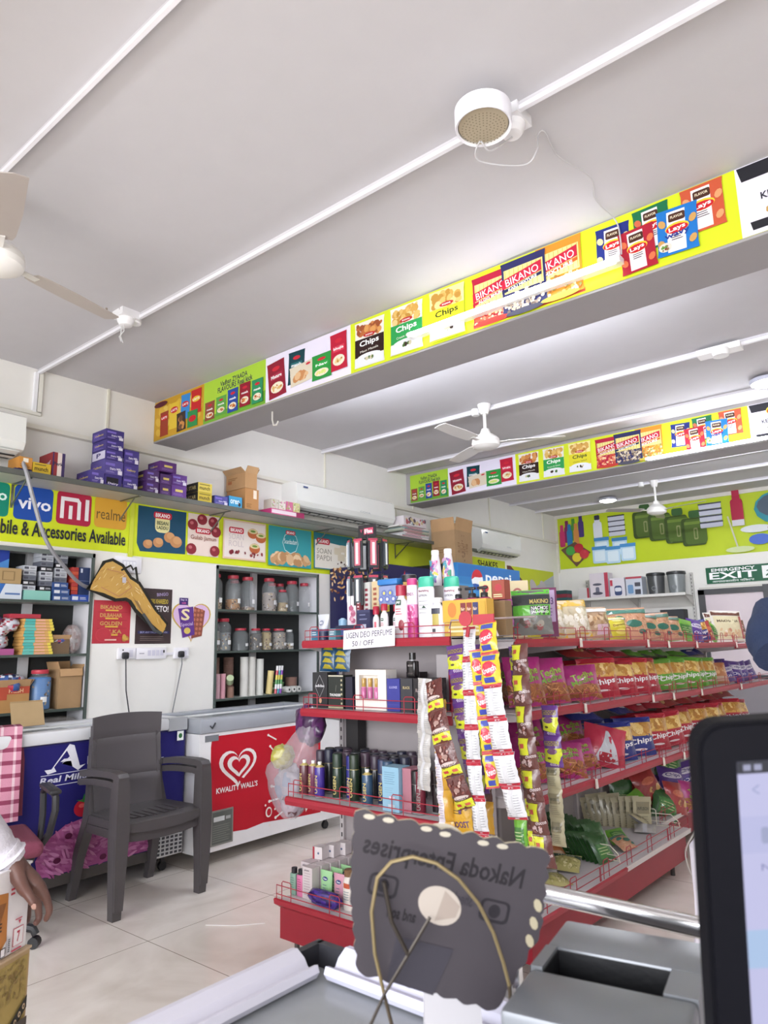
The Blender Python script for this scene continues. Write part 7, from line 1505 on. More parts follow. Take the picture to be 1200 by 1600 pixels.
# =====================================================  FLOOR FURNITURE
def loft(b, secs, col, smooth=False, caps=True):
    n = len(secs[0]); vs = [p for s in secs for p in s]; fs = []
    for i in range(len(secs)-1):
        for j in range(n): fs.append((i*n+j, i*n+(j+1) % n, (i+1)*n+(j+1) % n, (i+1)*n+j))
    if caps: fs.append(tuple(range(n-1, -1, -1))); fs.append(tuple((len(secs)-1)*n+j for j in range(n)))
    b.add(vs, fs, col, smooth)
def rectz(x, y, z, w, d): return [(x-w/2, y-d/2, z), (x+w/2, y-d/2, z), (x+w/2, y+d/2, z), (x-w/2, y+d/2, z)]
CH = '4d494b'
def plastic_chair(label, loc, rotz):
    t = thing('plastic_chair', label, 'chair', loc, rotz, None)
    # seat: curved slab with slots
    b = MB(); vs = []; fs = []; NX, NY = 10, 10
    for top in (1, 0):
        for j in range(NY+1):
            for i in range(NX+1):
                u = -1+2*i/NX; v = j/NY; w = .235+.02*(1-v); y = -.265+.39*v; bow = -.02*(1-u*u)*(1 if j == 0 else .5*(1-v))
                z = .44-.018*(1-u*u)*math.sin(PI*min(1, v+.15))-.02*v*0+(-.018 if v < .02 else 0)
                vs.append((u*w, y+bow, z-(0 if top else .02)))
    q = lambda k, i, j: k*(NX+1)*(NY+1)+j*(NX+1)+i
    for j in range(NY):
        for i in range(NX): fs.append((q(0, i, j), q(0, i+1, j), q(0, i+1, j+1), q(0, i, j+1))); fs.append((q(1, i, j), q(1, i, j+1), q(1, i+1, j+1), q(1, i+1, j)))
    for i in range(NX): fs.append((q(0, i, 0), q(1, i, 0), q(1, i+1, 0), q(0, i+1, 0))); fs.append((q(0, i+1, NY), q(1, i+1, NY), q(1, i, NY), q(0, i, NY)))
    for j in range(NY): fs.append((q(0, 0, j+1), q(1, 0, j+1), q(1, 0, j), q(0, 0, j))); fs.append((q(0, NX, j), q(1, NX, j), q(1, NX, j+1), q(0, NX, j+1)))
    b.add(vs, fs, CH, True)
    for k in range(7):   # raised ribs
        x = -.15+.05*k; b.box(x, -.2, .424, x+.03, .08, .4285+.006*abs(x)/.15, CH)
    # apron
    pts = [(-.255+.051*i, -.285-.012*(1-(2*i/10-1)**2)) for i in range(11)]
    loft(b, [[(p[0], p[1], .425), (p[0], p[1]-.004, .385-.018*(1-(2*i/10-1)**2)), (p[0], p[1]+.012, .385-.018*(1-(2*i/10-1)**2)), (p[0], p[1]+.014, .43)] for i, p in enumerate(pts)], CH)
    for s in (-1, 1): b.box(s*.25-.006, -.26, .385, s*.25+.006, .12, .43, CH)
    b.build('seat', dplas, t)
    # backrest: curved panel with three grooves
    b = MB(); NX, NZ = 14, 26; vs = []; fs = []
    gz = (.3, .5, .68, .84)
    for k in (0, 1):
        for j in range(NZ+1):
            v = j/NZ; z = .42+.545*v+.0; y = .115+.06*v+.02*math.sin(PI*v)
            g = .0
            for c in (.34, .56, .78):
                if abs(v-c) < .016: g = .006
            w = .22+.012*v
            for i in range(NX+1):
                u = -1+2*i/NX; e = .035*u*u
                zz = z+(.012*(1-u*u) if j == NZ else 0)
                vs.append((u*w, y-e+(g if k == 0 else .014), zz))
    q = lambda k, i, j: k*(NX+1)*(NZ+1)+j*(NX+1)+i
    for j in range(NZ):
        for i in range(NX): fs.append((q(0, i, j), q(0, i+1, j), q(0, i+1, j+1), q(0, i, j+1))); fs.append((q(1, i, j), q(1, i, j+1), q(1, i+1, j+1), q(1, i+1, j)))
    for i in range(NX): fs.append((q(0, i, NZ), q(0, i+1, NZ), q(1, i+1, NZ), q(1, i, NZ)))
    for j in range(NZ): fs.append((q(0, 0, j), q(0, 0, j+1), q(1, 0, j+1), q(1, 0, j))); fs.append((q(0, NX, j), q(1, NX, j), q(1, NX, j+1), q(0, NX, j+1)))
    b.add(vs, fs, '565255', True); o = b.build('backrest', plas, t, 28)
    for s in (-1, 1):
        b = MB(); loft(b, [rectz(s*.272, -.268, 0, .05, .05), rectz(s*.274, -.27, .16, .062, .056), rectz(s*.272, -.268, .4, .08, .066), rectz(s*.272, -.262, .62, .07, .06), rectz(s*.272, -.258, .675, .062, .056)], CH); b.build('leg', dplas, t)
        b = MB(); loft(b, [rectz(s*.252, .235, 0, .045, .042), rectz(s*.245, .19, .22, .052, .05), rectz(s*.232, .12, .42, .055, .055), rectz(s*.222, .14, .56, .04, .035), rectz(s*.212, .165, .9, .026, .022)], CH); b.build('leg', dplas, t)
        b = MB()
        xs = s*.272
        loft(b, [[(xs-.031, y, z-.035), (xs+.031, y, z-.035), (xs+.031, y, z), (xs-.031, y, z)] for y, z in ((-.288, .672), (-.27, .692), (-.2, .7), (-.05, .697), (.06, .688), (.12, .68))], CH)
        loft(b, [[(xs-.02*1-.0, y, z-.03), (xs+.022, y, z-.03), (xs+.022, y, z), (xs-.02, y, z)] for y, z in ((.11, .68), (.16, .675))], CH)
        b.box(min(s*.215, s*.272), .12, .645, max(s*.215, s*.272), .16, .675, CH)
        b.build('armrest', dplas, t)
    return t
plastic_chair('upper one of the two stacked dark grey plastic armchairs by the blue freezer', (-3.96, 2.485, .048), R90+.0)
c2 = plastic_chair('lower one of the two stacked dark grey plastic armchairs, showing under the upper', (-3.975, 2.485, 0), R90+.0)
# ---- office chair
t = thing('office_chair', 'maroon office chair with black armrests at the left edge', 'chair', (-3.93, 1.60, 0), math.radians(75))
b = MB(); b.rbox(-.25, -.25, .42, .25, .24, .5, '7c3c50', .035, 3); b.build('seat', fabric, t)
b = MB(); b.rbox(-.22, -.2, .385, .22, .2, .43, '2a2a2c', .02); b.build('seat_shell', dplas, t)
b = MB(); secs = []
for k in range(9):
    v = k/8; w = .225*(1-.35*max(0, v-.6)**1.5*2); secs.append([(x, .25+.07*v+.02*abs(x)/.2+dy, .53+.47*v) for x, dy in ((-w, 0), (0, .012), (w, 0), (w*.98, .04), (0, .055), (-w*.98, .04))])
loft(b, secs, '743648', True); b.build('backrest', fabric, t, 60)
b = MB(); b.box(-.03, .26, .4, .03, .3, .6, '26262a'); b.box(-.03, .05, .38, .03, .3, .41, '26262a'); b.build('back_support', dplas, t)
for s in (-1, 1):
    b = MB(); P_ = [(s*.2, .1, .41), (s*.29, .1, .43), (s*.3, .12, .55), (s*.3, .14, .66), (s*.3, .08, .7), (s*.3, -.1, .7), (s*.3, -.17, .68), (s*.3, -.18, .62), (s*.29, -.12, .5), (s*.26, -.06, .43), (s*.2, -.06, .41)]
    b.tube(P_, .018, '29292c', 8); b.rbox(s*.3-.03, -.17, .69, s*.3+.03, .12, .715, '2c2c30', .012); b.build('armrest', dplas, t)
b = MB(); b.lathe([(.03, .12, '26262a'), (.03, .3, '26262a'), (.022, .301, '77777a'), (.022, .39, '77777a')], n=14); b.build('gas_column', dplas, t)
for k in range(5):
    a = 2*PI*k/5-.62; ca, sa = math.cos(a), math.sin(a)
    b = MB(); b.tube([(.02*ca, .02*sa, .13), (.2*ca, .2*sa, .105), (.29*ca, .29*sa, .085), (.305*ca, .305*sa, .06)], [.028, .022, .02, .018], '26262a', 8)
    o = b.build('leg', dplas, t); b = MB(); b.tube([(.3*ca-.02*sa, .3*sa+.02*ca, .026), (.3*ca+.02*sa, .3*sa-.02*ca, .026)], .026, '1d1d20', 12); b.build('caster', dplas, o)
# checked towel on its back
t2 = MB(); M = Matrix.Translation((-3.93, 1.60, 0)) @ Matrix.Rotation(math.radians(75), 4, 'Z'); t2.m = M
NX, NZ = 30, 36
def tw(u, v, o=0.):   # v<0 behind, 0 at the top
    x = -.2+.4*u; 
    if v >= 0: z = 1.012-.5*v; y = .315-.07*v-.012-o+.004*math.sin(u*17+v*3)
    else: z = 1.012+.3*v; y = .385+.004*math.sin(u*15)+o
    return (x, y, z)
vs = [tw(i/NX, -.6+1.6*j/NZ) for j in range(NZ+1) for i in range(NX+1)]; fs = []; cs = []
for j in range(NZ):
    for i in range(NX):
        fs.append((j*(NX+1)+i, j*(NX+1)+i+1, (j+1)*(NX+1)+i+1, (j+1)*(NX+1)+i)); c = 'c98ba0'
        if i % 5 == 2: c = 'dcc0c8'
        if j % 3 == 1: c = '8a3c58' if i % 5 != 2 else 'b08090'
        cs.append(S(c))
t2.add(vs, fs, cs, True); tag(t2.build('checked_towel', fabric), 'pink and maroon checked towel over the office chair back', 'towel')

# ---- cartons at the left edge of the photo
BA = math.atan2(.896, -.445)          # direction of the visible long side
def lbox(name, label, zb, zt, col, art, sideart, dx=0., L=.42, W=.3, m=card, P=(-1.879, .90)):
    t = MB(); d = Vector((-.445, .896, 0)); n = Vector((.896, .445, 0))
    o = thing(name, label, 'box', (P[0]-d.x*L/2-n.x*W/2+dx, P[1]-d.y*L/2-n.y*W/2, zb), BA-0.)
    # local X along d; visible face is local -Y
    b = MB(); b.box(-L/2, -W/2, 0, L/2, W/2, zt-zb, col)
    if art: art(Art(b, pmap((-L/2, -W/2, 0), (1, 0, 0), (0, 0, 1), (0, -1, 0)), .0004, .0006), L, zt-zb)
    b.build('box_body', m, o)
    b = MB(); k = zt-zb; b.box(-L/2-.002, -W/2-.003, k-.001, L/2+.003, .0, k+.004, 'b8a084' if col != 'e4e0e2' else 'dedadc'); b.box(-L/2-.002, .003, k-.001, L/2+.003, W/2+.002, k+.003, 'b8a084' if col != 'e4e0e2' else 'dedadc'); b.build('flap', m, o)
    return o
def cartart(A, w, h):
    # measured from the visible right hand edge
    A.rect(0, 0, w-.006, h*.97, 'a08a50'); A.blobs(w-.12, h-.1, w-.008, h-.01, 90, .005, ['8c774a', '97824c', '80693e'], asp=.4)
    A.poly([(w-.3, h-.34), (w-.006, h-.1), (w-.006, h-.128), (w-.3, h-.37)], '2e2a26')
    for i in range(5): x = w-.016-.014*i; z = h-.122-.0115*i*.98; A.ell(x, z, .0045, .0065, 'c0a888', 12); A.ell(x, z, .002, .003, '3a3028', 8)
    A.rect(w-.045, 0, w-.008, h-.145, '4c443e'); A.rect(w-.062, 0, w-.046, h-.15, 'a08a74'); A.rect(w-.2, 0, w-.064, h-.17, '4e4238')
def whiteart(A, w, h):
    A.poly([(0, 0), (w-.1, 0), (w-.066, .035), (w-.07, .14), (w-.2, .16), (0, .16)], 'b8783c'); A.poly([(w-.2, .09), (w-.09, .08), (w-.075, .12), (w-.2, .13)], '8c5a30'); A.text('RICE', w-.13, .06, w-.085, .08, '3a2c26', True)
    A.rect(w-.046, .012, w-.012, .052, 'c8485c'); A.rect(w-.0445, .0135, w-.0135, .0505, 'e4e0e2'); A.text('7', w-.034, .02, w-.024, .044, 'b83048', True); A.lines(w-.05, .002, w-.01, .008, 1, 'c8485c', .6)
    A.poly([(w-.033, .068), (w-.023, .068), (w-.028, .058)], 'c8485c'); A.lines(w-.044, .07, w-.014, .074, 1, 'c8485c', .6); A.lines(w-.066, .13, w-.05, .15, 2, 'c04050', .5)
    A.rect(w-.068, .006, w-.056, .04, 'cfcbce'); A.lines(w-.066, .008, w-.058, .038, 7, '3a3a3e', .5); A.rect(w-.09, .004, w-.074, .024, '3c3434'); A.rect(w-.088, .006, w-.076, .022, 'e4e0e2')
lbox('tall_cardboard_box', 'brown cardboard box with dark printed band and round symbols, lower left corner', .323, .694, 'a88e68', cartart, None)
lbox('base_cardboard_box', 'plain cardboard box under the printed one, below the frame', 0, .318, 'a08560', None, None)
lbox('white_carton', 'white carton marked with a red 7 under the hanging hand', .70, .888, 'e4e0e2', whiteart, None, L=.40, W=.26, m=paper, P=(-1.884, .89))

# =====================================================  COUNTER IN FRONT OF THE CAMERA
t = thing('display_counter', 'glass topped display counter with white edge strips in the foreground', 'counter', (-.1, .45, 0))
ox, oy = -.1, .45
b = MB(); b.box(-.82-ox, .1-oy, .918, .7-ox, .83-oy, .93, '8c8f92'); b.build('glass_top', mat('counter_glass', .22, vary=.14, bump=.02, bscale=20), t)
b = MB()
for x0, y0, x1, y1 in ((-.835, .84, .72, .852), (-.842, .08, -.83, .852), (.71, .08, .722, .852)): b.box(x0-ox, y0-oy, .9, x1-ox, y1-oy, .957, '3c3c42')
b.build('edge_frame', greymetal, t)
b = MB(); b.box(-.82-ox, .11-oy, .06, .7-ox, .82-oy, .5, 'c8c4c2'); b.build('cabinet', plas, t)
b = MB(); b.box(-.828-ox, .1-oy, .5, -.822-ox, .835-oy, .9, 'aab4b4'); b.box(-.82-ox, .832-oy, .5, .7-ox, .838-oy, .9, 'aab4b4'); b.build('glass_front', glassp, t)
b = MB(); b.box(-.8-ox, .13-oy, 0, .68-ox, .8-oy, .06, '3a3838'); b.build('plinth', dplas, t)
# white gutter shaped edge strips over the frame
b = MB(); pr_ = [(-.848, .95), (-.842, .962), (-.83, .964), (-.815, .955), (-.808, .945), (-.80, .942), (-.795, .95), (-.788, .952), (-.784, .943), (-.79, .934), (-.83, .934), (-.846, .94)]
b.prism([(p[0]-ox, p[1]) for p in pr_], .09-oy, .795-oy, 'c6c4d0', 'y'); b.build('edge_strip', plas, t, 60)
b = MB(); pr_ = [(.858, .95), (.85, .963), (.84, .964), (.825, .955), (.818, .945), (.81, .942), (.805, .95), (.798, .952), (.794, .943), (.80, .934), (.84, .934), (.856, .94)]
b.prism([(p[0]-oy, p[1]) for p in pr_], -.775-ox, -.5-ox, 'c6c6d8', 'x'); b.build('edge_strip', plas, t, 60)
for xx in (-.51, .5):
    b = MB(); b.tube([(xx-ox, .88-oy, .95), (xx-ox, .88-oy, 1.075)], .007, 'c8c8cc', 8); b.box(xx-.015-ox, .852-oy, .945, xx+.015-ox, .89-oy, .96, 'a8a8ac'); b.build('rail_post', chrome, t)
b = MB(); b.rbox(-.53-ox, .872-oy, 1.074, .55-ox, .89-oy, 1.096, 'dadadc', .007, 3); b.build('chrome_rail', chrome, t)
# ---- printer
t = thing('receipt_printer', 'silver grey printer with a long black paper slot on the counter', 'printer', (-.3155, .732, .9315), math.radians(10))
w, d, h = .0785, .114, .148
b = MB(); b.rbox(-w, -d, 0, w, d, h-.05, '0c0c10', .006); b.build('base_case', tabp, t)
b = MB()
b.rbox(-w, .035, h-.05, w, d, h, '7c7f84', .004); b.rbox(-w, -d, h-.05, w, -.02, h-.002, '74777c', .006); b.box(-w, -.02, h-.05, -w+.012, .035, h, '7c7f84'); b.box(w-.03, -.02, h-.05, w, .035, h-.001, '7c7f84')
b.build('top_cover', greymetal, t)
b = MB(); b.box(-w+.012, -.02, h-.05, w-.03, .035, h-.045, '0e0f13'); b.box(-w+.0125, .033, h-.05, w-.031, .0345, h-.003, '0e0f13'); b.box(-w+.0125, -.0195, h-.05, -w+.0135, .034, h-.003, '0e0f13'); b.box(w-.0315, -.0195, h-.05, w-.0305, .034, h-.004, '0e0f13'); b.build('paper_slot', dplas, t)
b = MB(); b.box(-w-.0015, -d-.0015, .01, w+.0015, -d+.012, h-.06, '141418'); b.build('front_panel', gloss, t)
# ---- metal sign seen from behind, on a wire easel
r_ = Vector((.773, .635, -.02)); u_ = Vector((.134, -.133, .982)); f_ = Vector((-.621, .761, .188))
def CP(px, py, D): return f_*D + r_*((px-600)/1097.1*D) - u_*((py-800)/1097.1*D) + Vector((0, 0, 1.4))
D0 = .70; ctr = CP(676, 1422, D0); ang = math.radians(-13)
X = (r_*math.cos(ang)+u_*math.sin(ang)).normalized(); Yv = (u_*math.cos(ang)-r_*math.sin(ang)).normalized(); Nn = X.cross(Yv).normalized()   # points back towards the camera
t = thing('metal_sign', 'dark engraved metal sign with scalloped edges, seen from behind on a wire easel', 'sign', ctr)
SW, SH = .097, .082
def SP_(x, y, f=0.): return (X*x+Yv*y+Nn*f)[:]
out = []
def edge(ax, ay, bx, by, n, amp, ph=0):
    L = math.hypot(bx-ax, by-ay); nx, ny = (by-ay)/L, -(bx-ax)/L
    for k in range(n*5):
        s = k/(n*5); a = amp*abs(math.sin(PI*s*n+ph))*(1+.3*math.sin(k)); out.append((ax+(bx-ax)*s-nx*a, ay+(by-ay)*s-ny*a))
c = [(-SW, SH*.96), (SW*1.02, SH), (SW*1.12, SH*.05), (SW*.86, -SH*1.0), (-SW*.6, -SH*.92), (-SW*.86, -SH*.0)]
edge(*c[0], *c[1], 9, .0035); edge(*c[1], *c[2], 5, .003); edge(*c[2], *c[3], 4, .003); edge(*c[3], *c[4], 7, .003); edge(*c[4], *c[5], 5, .002); edge(*c[5], *c[0], 4, .002)
tri = tessellate_polygon([[Vector((p[0], p[1], 0)) for p in out]]); n = len(out)
b = MB(); vs = [SP_(p[0], p[1], .001) for p in out]+[SP_(p[0], p[1], -.0015) for p in out]
b.add(vs, [tuple(k) for k in tri]+[tuple(n+i for i in reversed(k)) for k in tri], '4a454a'); b.add(vs, [(i, (i+1) % n, n+(i+1) % n, n+i) for i in range(n)], 'b8ae94')
A = Art(b, lambda x, y, f: SP_(x, y, f), .00006, .0011)
A.text('Nakoda Enterprises', -SW*.84, SH*.42, SW*.84, SH*.74, '2b282c', True, mirror=True)
for sx in (-.55, .62):
    A.rrect(SW*sx-.015, SH*.02, SW*sx+.015, SH*.3, .006, '2e2b30'); A.rrect(SW*sx-.012, SH*.06, SW*sx+.012, SH*.27, .004, '4a454a'); A.ell(SW*sx, SH*.16, .006, .007, '2e2b30')
A.text('Sheela jewels', -SW*.1, SH*.1, SW*.38, SH*.3, '35323a', False, mirror=True); A.text('and son', -SW*.45, -SH*.2, -SW*.15, -SH*.05, '2b282c', True, mirror=True)
A.poly([(-SW*.3, -SH*.95), (SW*.2, -SH*1.0), (SW*.3, -SH*.4), (-.3*SW, -SH*.4)], '434048')
A.ell(SW*.06, SH*.08, .0225, .0185, 'bdb2a8', 28, -.35); A.poly([(SW*.06+x, SH*.08+y) for x, y in ((-.002, -.016), (.018, -.008), (.02, .004), (.002, .016))], 'a89a90')
for k in range(9):
    s = -.85+.2*k; A.ell(SW*s, SH*(.94+.012*(k % 2)), .006, .0028, 'c0b8a8', 8, .1, hold=True) if k % 3 != 2 else None
for k in range(3): A.ell(SW*1.04, SH*(.35-.22*k), .004, .007, 'b8ae94', 8, .5, hold=True)
b.build('sign_plate', mat('smoked_metal', .3, metal=.3, vary=.1), t)
b = MB(); arch = []
_ap = [(600, 1552), (586, 1490), (581, 1425), (590, 1372), (612, 1347), (645, 1339), (682, 1349), (717, 1374), (748, 1412), (771, 1457), (787, 1505), (796, 1540)]
for k in range(len(_ap)*4-3):
    i = min(k//4, len(_ap)-2); w_ = k/4-i; arch.append((CP(_ap[i][0]*(1-w_)+_ap[i+1][0]*w_, _ap[i][1]*(1-w_)+_ap[i+1][1]*w_, D0-.014)-ctr)[:])
low_l = CP(600, 1556, D0)-ctr; b.tube(arch, .0018, '8a7a58', 6)
b.tube([arch[0], (CP(622, 1640, D0-.014)-ctr)[:]], .0019, '5a4e40', 6); b.tube([arch[-1], (CP(800, 1600, D0-.014)-ctr)[:]], .0019, '5a4e40', 6)
b.tube([(CP(672, 1434, D0-.012)-ctr)[:], (CP(638, 1492, D0-.014)-ctr)[:], (CP(601, 1554, D0-.016)-ctr)[:], (CP(562, 1640, D0-.016)-ctr)[:]], .0018, '3c352f', 6)
b.tube([(CP(600, 1378, D0-.01)-ctr)[:], (CP(612, 1440, D0-.012)-ctr)[:], (CP(638, 1492, D0-.014)-ctr)[:]], .0022, '3c352f', 6)
b.build('wire_easel', greymetal, t)
cyl_item('beige_coaster', 'round beige disc peeping over the metal sign', 'disc', [(.032, -.001, 'cfc6b4'), (.032, .001, 'cfc6b4')], CP(690, 1338, .74), paper, rot=(math.radians(78), 0, .7), n=32)
b = MB(); b.prism([(-.033, 0), (.033, 0), (.028, .125), (-.03, .125)], -.012, .012, 'b9b6ba', 'y'); b.box(-.04, -.03, -.004, .04, .03, .0, 'b9b6ba')
o = b.build('white_block', plas); place(o, (-.492, .705, .937), .7); tag(o, 'pale plastic card holder standing on the counter behind the metal sign', 'card holder')
# ---- point of sale tablet
TO = CP(1087, 1131, .46); tr = r_.copy(); a = math.radians(3.4); X = (r_*math.cos(a)-u_*math.sin(a)*-1*-1).normalized(); Yv = (-u_*math.cos(a)+r_*math.sin(a)); X = (r_*math.cos(a)+u_*math.sin(a)).normalized(); Nn = -f_
t = thing('payment_tablet', 'black point of sale tablet with a lit screen at the right edge', 'tablet', TO)
def TP(x, y, f=0.): return (X*x+Yv*y+Nn*f)[:]
def slabp(b, outl, f0, f1, col):
    tri = tessellate_polygon([[Vector((p[0], p[1], 0)) for p in outl]]); n = len(outl)
    vs = [TP(p[0], p[1], f1) for p in outl]+[TP(p[0], p[1], f0) for p in outl]
    b.add(vs, [tuple(k) for k in tri]+[tuple(n+i for i in reversed(k)) for k in tri]+[(i, (i+1) % n, n+(i+1) % n, n+i) for i in range(n)], col)
def rrp(x0, y0, x1, y1, r):
    p = []
    for cx, cy, a in ((x1-r, y0+r, -90), (x1-r, y1-r, 0), (x0+r, y1-r, 90), (x0+r, y0+r, 180)):
        for k in range(7): p.append((cx+r*math.cos(math.radians(a+15*k)), cy+r*math.sin(math.radians(a+15*k))))
    return p
b = MB(); slabp(b, rrp(0, 0, .19, .275, .018), -.014, -.001, '0b0b10'); b.build('back_shell', tabp, t)
b = MB(); slabp(b, rrp(.003, .003, .187, .272, .016), -.001, .0015, '0c0c12'); b.build('bezel', tabp, t)
b = MB(); sx0, sy0, sx1, sy1 = .0245, .026, .172, .255
b.add([TP(sx0, sy0, .0018), TP(sx1, sy0, .0018), TP(sx1, sy1, .0018), TP(sx0, sy1, .0018)], [(0, 3, 2, 1)], 'ccccf2')
A = Art(b, lambda x, y, f: TP(sx0+x, sy0-y+.0, f), .00005, .0019)
A.rect(0, -.008, .1435, 0, '20222e'); A.rect(.004, -.006, .009, -.002, 'a8aac8'); A.rect(.011, -.006, .016, -.002, 'a8aac8')
A.rect(0, -.06, .1435, -.036, 'c4c6ee'); A.rect(0, -.135, .1435, -.11, 'b4cef2')
A.text('<', .009, -.022, .0135, -.015, 'a8b0d8'); A.text('Bill Payment', .0215, -.024, .11, -.0145, '5aa0e0', True); A.text('12 items', .022, -.034, .06, -.0295, '9a9cc0')
A.rrect(.013, -.054, .0185, -.043, .002, 'a8aed0'); A.text('Walk in customer', .021, -.055, .09, -.048, '8a9ad0'); A.text('Name', .012, -.0715, .035, -.067, '8488b8'); A.text('Rate', .016, -.094, .04, -.089, 'e0a0b0', True); A.text('Balance', .018, -.119, .06, -.113, '7a90c0', True); A.text('Qty', .02, -.142, .035, -.138, '9a9cc0')
b.build('screen', screenm, t)
b = MB(); b.tube([TP(.1, .24, -.012), TP(.1, .3, -.05), ((Vector(TP(.1, .3, -.05)).x), Vector(TP(.1, .3, -.05)).y, .945-TO.z)], .012, '1c1c22', 8)
q = Vector(TP(.1, .3, -.05)); b.box(q.x-.05, q.y-.04, .9315-TO.z, q.x+.05, q.y+.04, .945-TO.z, '1c1c22'); b.build('stand', dplas, t)

# =====================================================  PEOPLE
def skinbody(name, verts, edges, radii, col, m, parent=None, sub=2, root=0, tf=None):
    me = bpy.data.meshes.new(name); me.from_pydata([tuple(v) for v in verts], edges, []); o = bpy.data.objects.new(name, me); COL.objects.link(o)
    md = o.modifiers.new('skin', 'SKIN'); md.use_smooth_shade = True
    for i, r in enumerate(radii):
        sv = me.skin_vertices[0].data[i]; sv.radius = (r, r) if not isinstance(r, tuple) else r; sv.use_root = (i == root)
    s = o.modifiers.new('sub', 'SUBSURF'); s.levels = sub; s.render_levels = sub
    dg = bpy.context.evaluated_depsgraph_get(); m2 = bpy.data.meshes.new_from_object(o.evaluated_get(dg))
    bpy.data.objects.remove(o)
    b = MB(); b.add([v.co[:] for v in m2.vertices], [tuple(p.vertices) for p in m2.polygons], col, True)
    return b
SK = '63443c'
# --- person at the left edge: forearm and hand hang into the picture
DH = 1.72
def HP(px, py, dz=0.): return CP(px, py, DH+dz)
V = []; E_ = []; Rr = []
def av(p, r, link=None):
    V.append(p); Rr.append(r)
    if link is not None: E_.append((link, len(V)-1))
    return len(V)-1
pel = av(HP(-330, 1560), .13); ch_ = av(HP(-320, 1340), .14, pel); up = av(HP(-315, 1220), .12, ch_); nk = av(HP(-312, 1140), .055, up); hd = av(HP(-308, 1070), .085, nk); hd2 = av(HP(-308, 1010), .08, hd)
sh = av(HP(-215, 1215), .06, up); el = av(HP(-70, 1245, -.03), .043, sh); fa = av(HP(-10, 1312, -.02), .033, el); wr = av(HP(22, 1352), .027, fa)
pm = av(HP(40, 1376), .03, wr); 
k1 = av(HP(60, 1386, -.01), .019, pm)                                    # knuckles, four separate finger roots
a1 = av(HP(73, 1403, -.015), .0105, k1); a2 = av(HP(79, 1424, -.015), .0088, a1); a3 = av(HP(71, 1440, -.01), .0072, a2)
k2 = av(HP(52, 1394, .015), .017, pm)
b1 = av(HP(60, 1414, .025), .0098, k2); b2 = av(HP(62, 1436, .02), .0085, b1); b3 = av(HP(54, 1446, .005), .0072, b2)
k3 = av(HP(42, 1398, .035), .016, pm)
c1 = av(HP(44, 1418, .045), .0094, k3); c2_ = av(HP(44, 1438, .04), .0083, c1); c3 = av(HP(36, 1446, .02), .007, c2_)
k4 = av(HP(33, 1396, .05), .014, pm)
d1 = av(HP(29, 1413, .06), .0082, k4); d2 = av(HP(27, 1430, .055), .0074, d1); d3 = av(HP(20, 1436, .035), .0064, d2)
t1 = av(HP(36, 1386, -.04), .015, wr); t2_ = av(HP(46, 1400, -.06), .0112, t1); t3 = av(HP(55, 1415, -.065), .0088, t2_)
osh = av(HP(-420, 1215), .06, up); oel = av(HP(-450, 1380), .043, osh); owr = av(HP(-440, 1500), .028, oel); oha = av(HP(-438, 1560), .03, owr)
for s in (-1, 1):
    hp = av(HP(-330+s*50, 1620), .085, pel); kn = av(Vector((HP(-330+s*55, 1600).x, HP(-330+s*55, 1600).y, .48)), .06, hp); an = av(Vector((HP(-330+s*55, 1600).x, HP(-330+s*55, 1600).y, .09)), .042, kn)
    fo = av(Vector((HP(-330+s*55, 1600).x+.13, HP(-330+s*55, 1600).y-.05, .035)), .035, an)
org = Vector((HP(-330, 1560).x, HP(-330, 1560).y, 0))
pt = thing('person', 'person at the left edge in a white long sleeve, hand hanging down', 'person', org)
V = [v-org for v in V]
skinbody('body', V, E_, Rr, SK, skin, root=0).build('body', skin, pt)
b = MB(); 
def sleeve(pts, rad, col, n=14, wr_=.1, seed=0):
    P = [Vector(p) for p in pts]; Q = []; R_ = []
    for i in range(len(P)-1):
        for k in range(5): Q.append(P[i].lerp(P[i+1], k/5)); R_.append(rad[i]+(rad[i+1]-rad[i])*k/5)
    Q.append(P[-1]); R_.append(rad[-1]); R_ = [r*(1+wr_*noise.noise(Vector((i*.9, seed, 0)))) for i, r in enumerate(R_)]
    b.tube(Q, R_, col, n)
sleeve([V[sh]+Vector((0, 0, .02)), V[el], V[fa], V[wr].lerp(V[fa], .35)], [.085, .055, .04, .036], 'c2bec6', 16, .2, 3)
b.build('shirt_sleeve', fabric, pt)
b = MB(); sleeve([V[wr].lerp(V[fa], .55), V[wr].lerp(V[fa], .3), V[wr].lerp(V[fa], .12)], [.04, .043, .036], 'c8c4cc', 16, .15, 5); sleeve([V[wr].lerp(V[fa], .36), V[wr].lerp(V[fa], .3)], [.056, .0565], '3a3878', 16, .0, 5) if False else None
b.build('rolled_cuff', fabric, pt)
b = MB(); sleeve([V[pel]+Vector((0, 0, -.05)), V[ch_], V[up]+Vector((0, 0, .03)), V[nk]], [.17, .18, .16, .07], 'd8d4da', 18, .06, 1); b.build('shirt_body', fabric, pt)
b = MB()
for s_i in (0, 1): sleeve([V[pel]+Vector((0, 0, .02)), V[-7+4*s_i] if False else V[[i for i, v in enumerate(V) if abs(v.z-.48) < .005][s_i]], V[[i for i, v in enumerate(V) if abs(v.z-.09) < .005][s_i]]], [.14, .09, .07], '3c3c48', 14, .05, s_i)
b.build('trousers', fabric, pt)
b = MB(); b.lathe([(.01, -.02, '1c1816'), (.09, .0, '1c1816'), (.1, .05, '1c1816'), (.085, .1, '1c1816'), (.04, .125, '1c1816'), (.005, .13, '1c1816')], V[hd2].x, V[hd2].y, V[hd2].z-.01, 16); b.build('hair', fabric, pt)
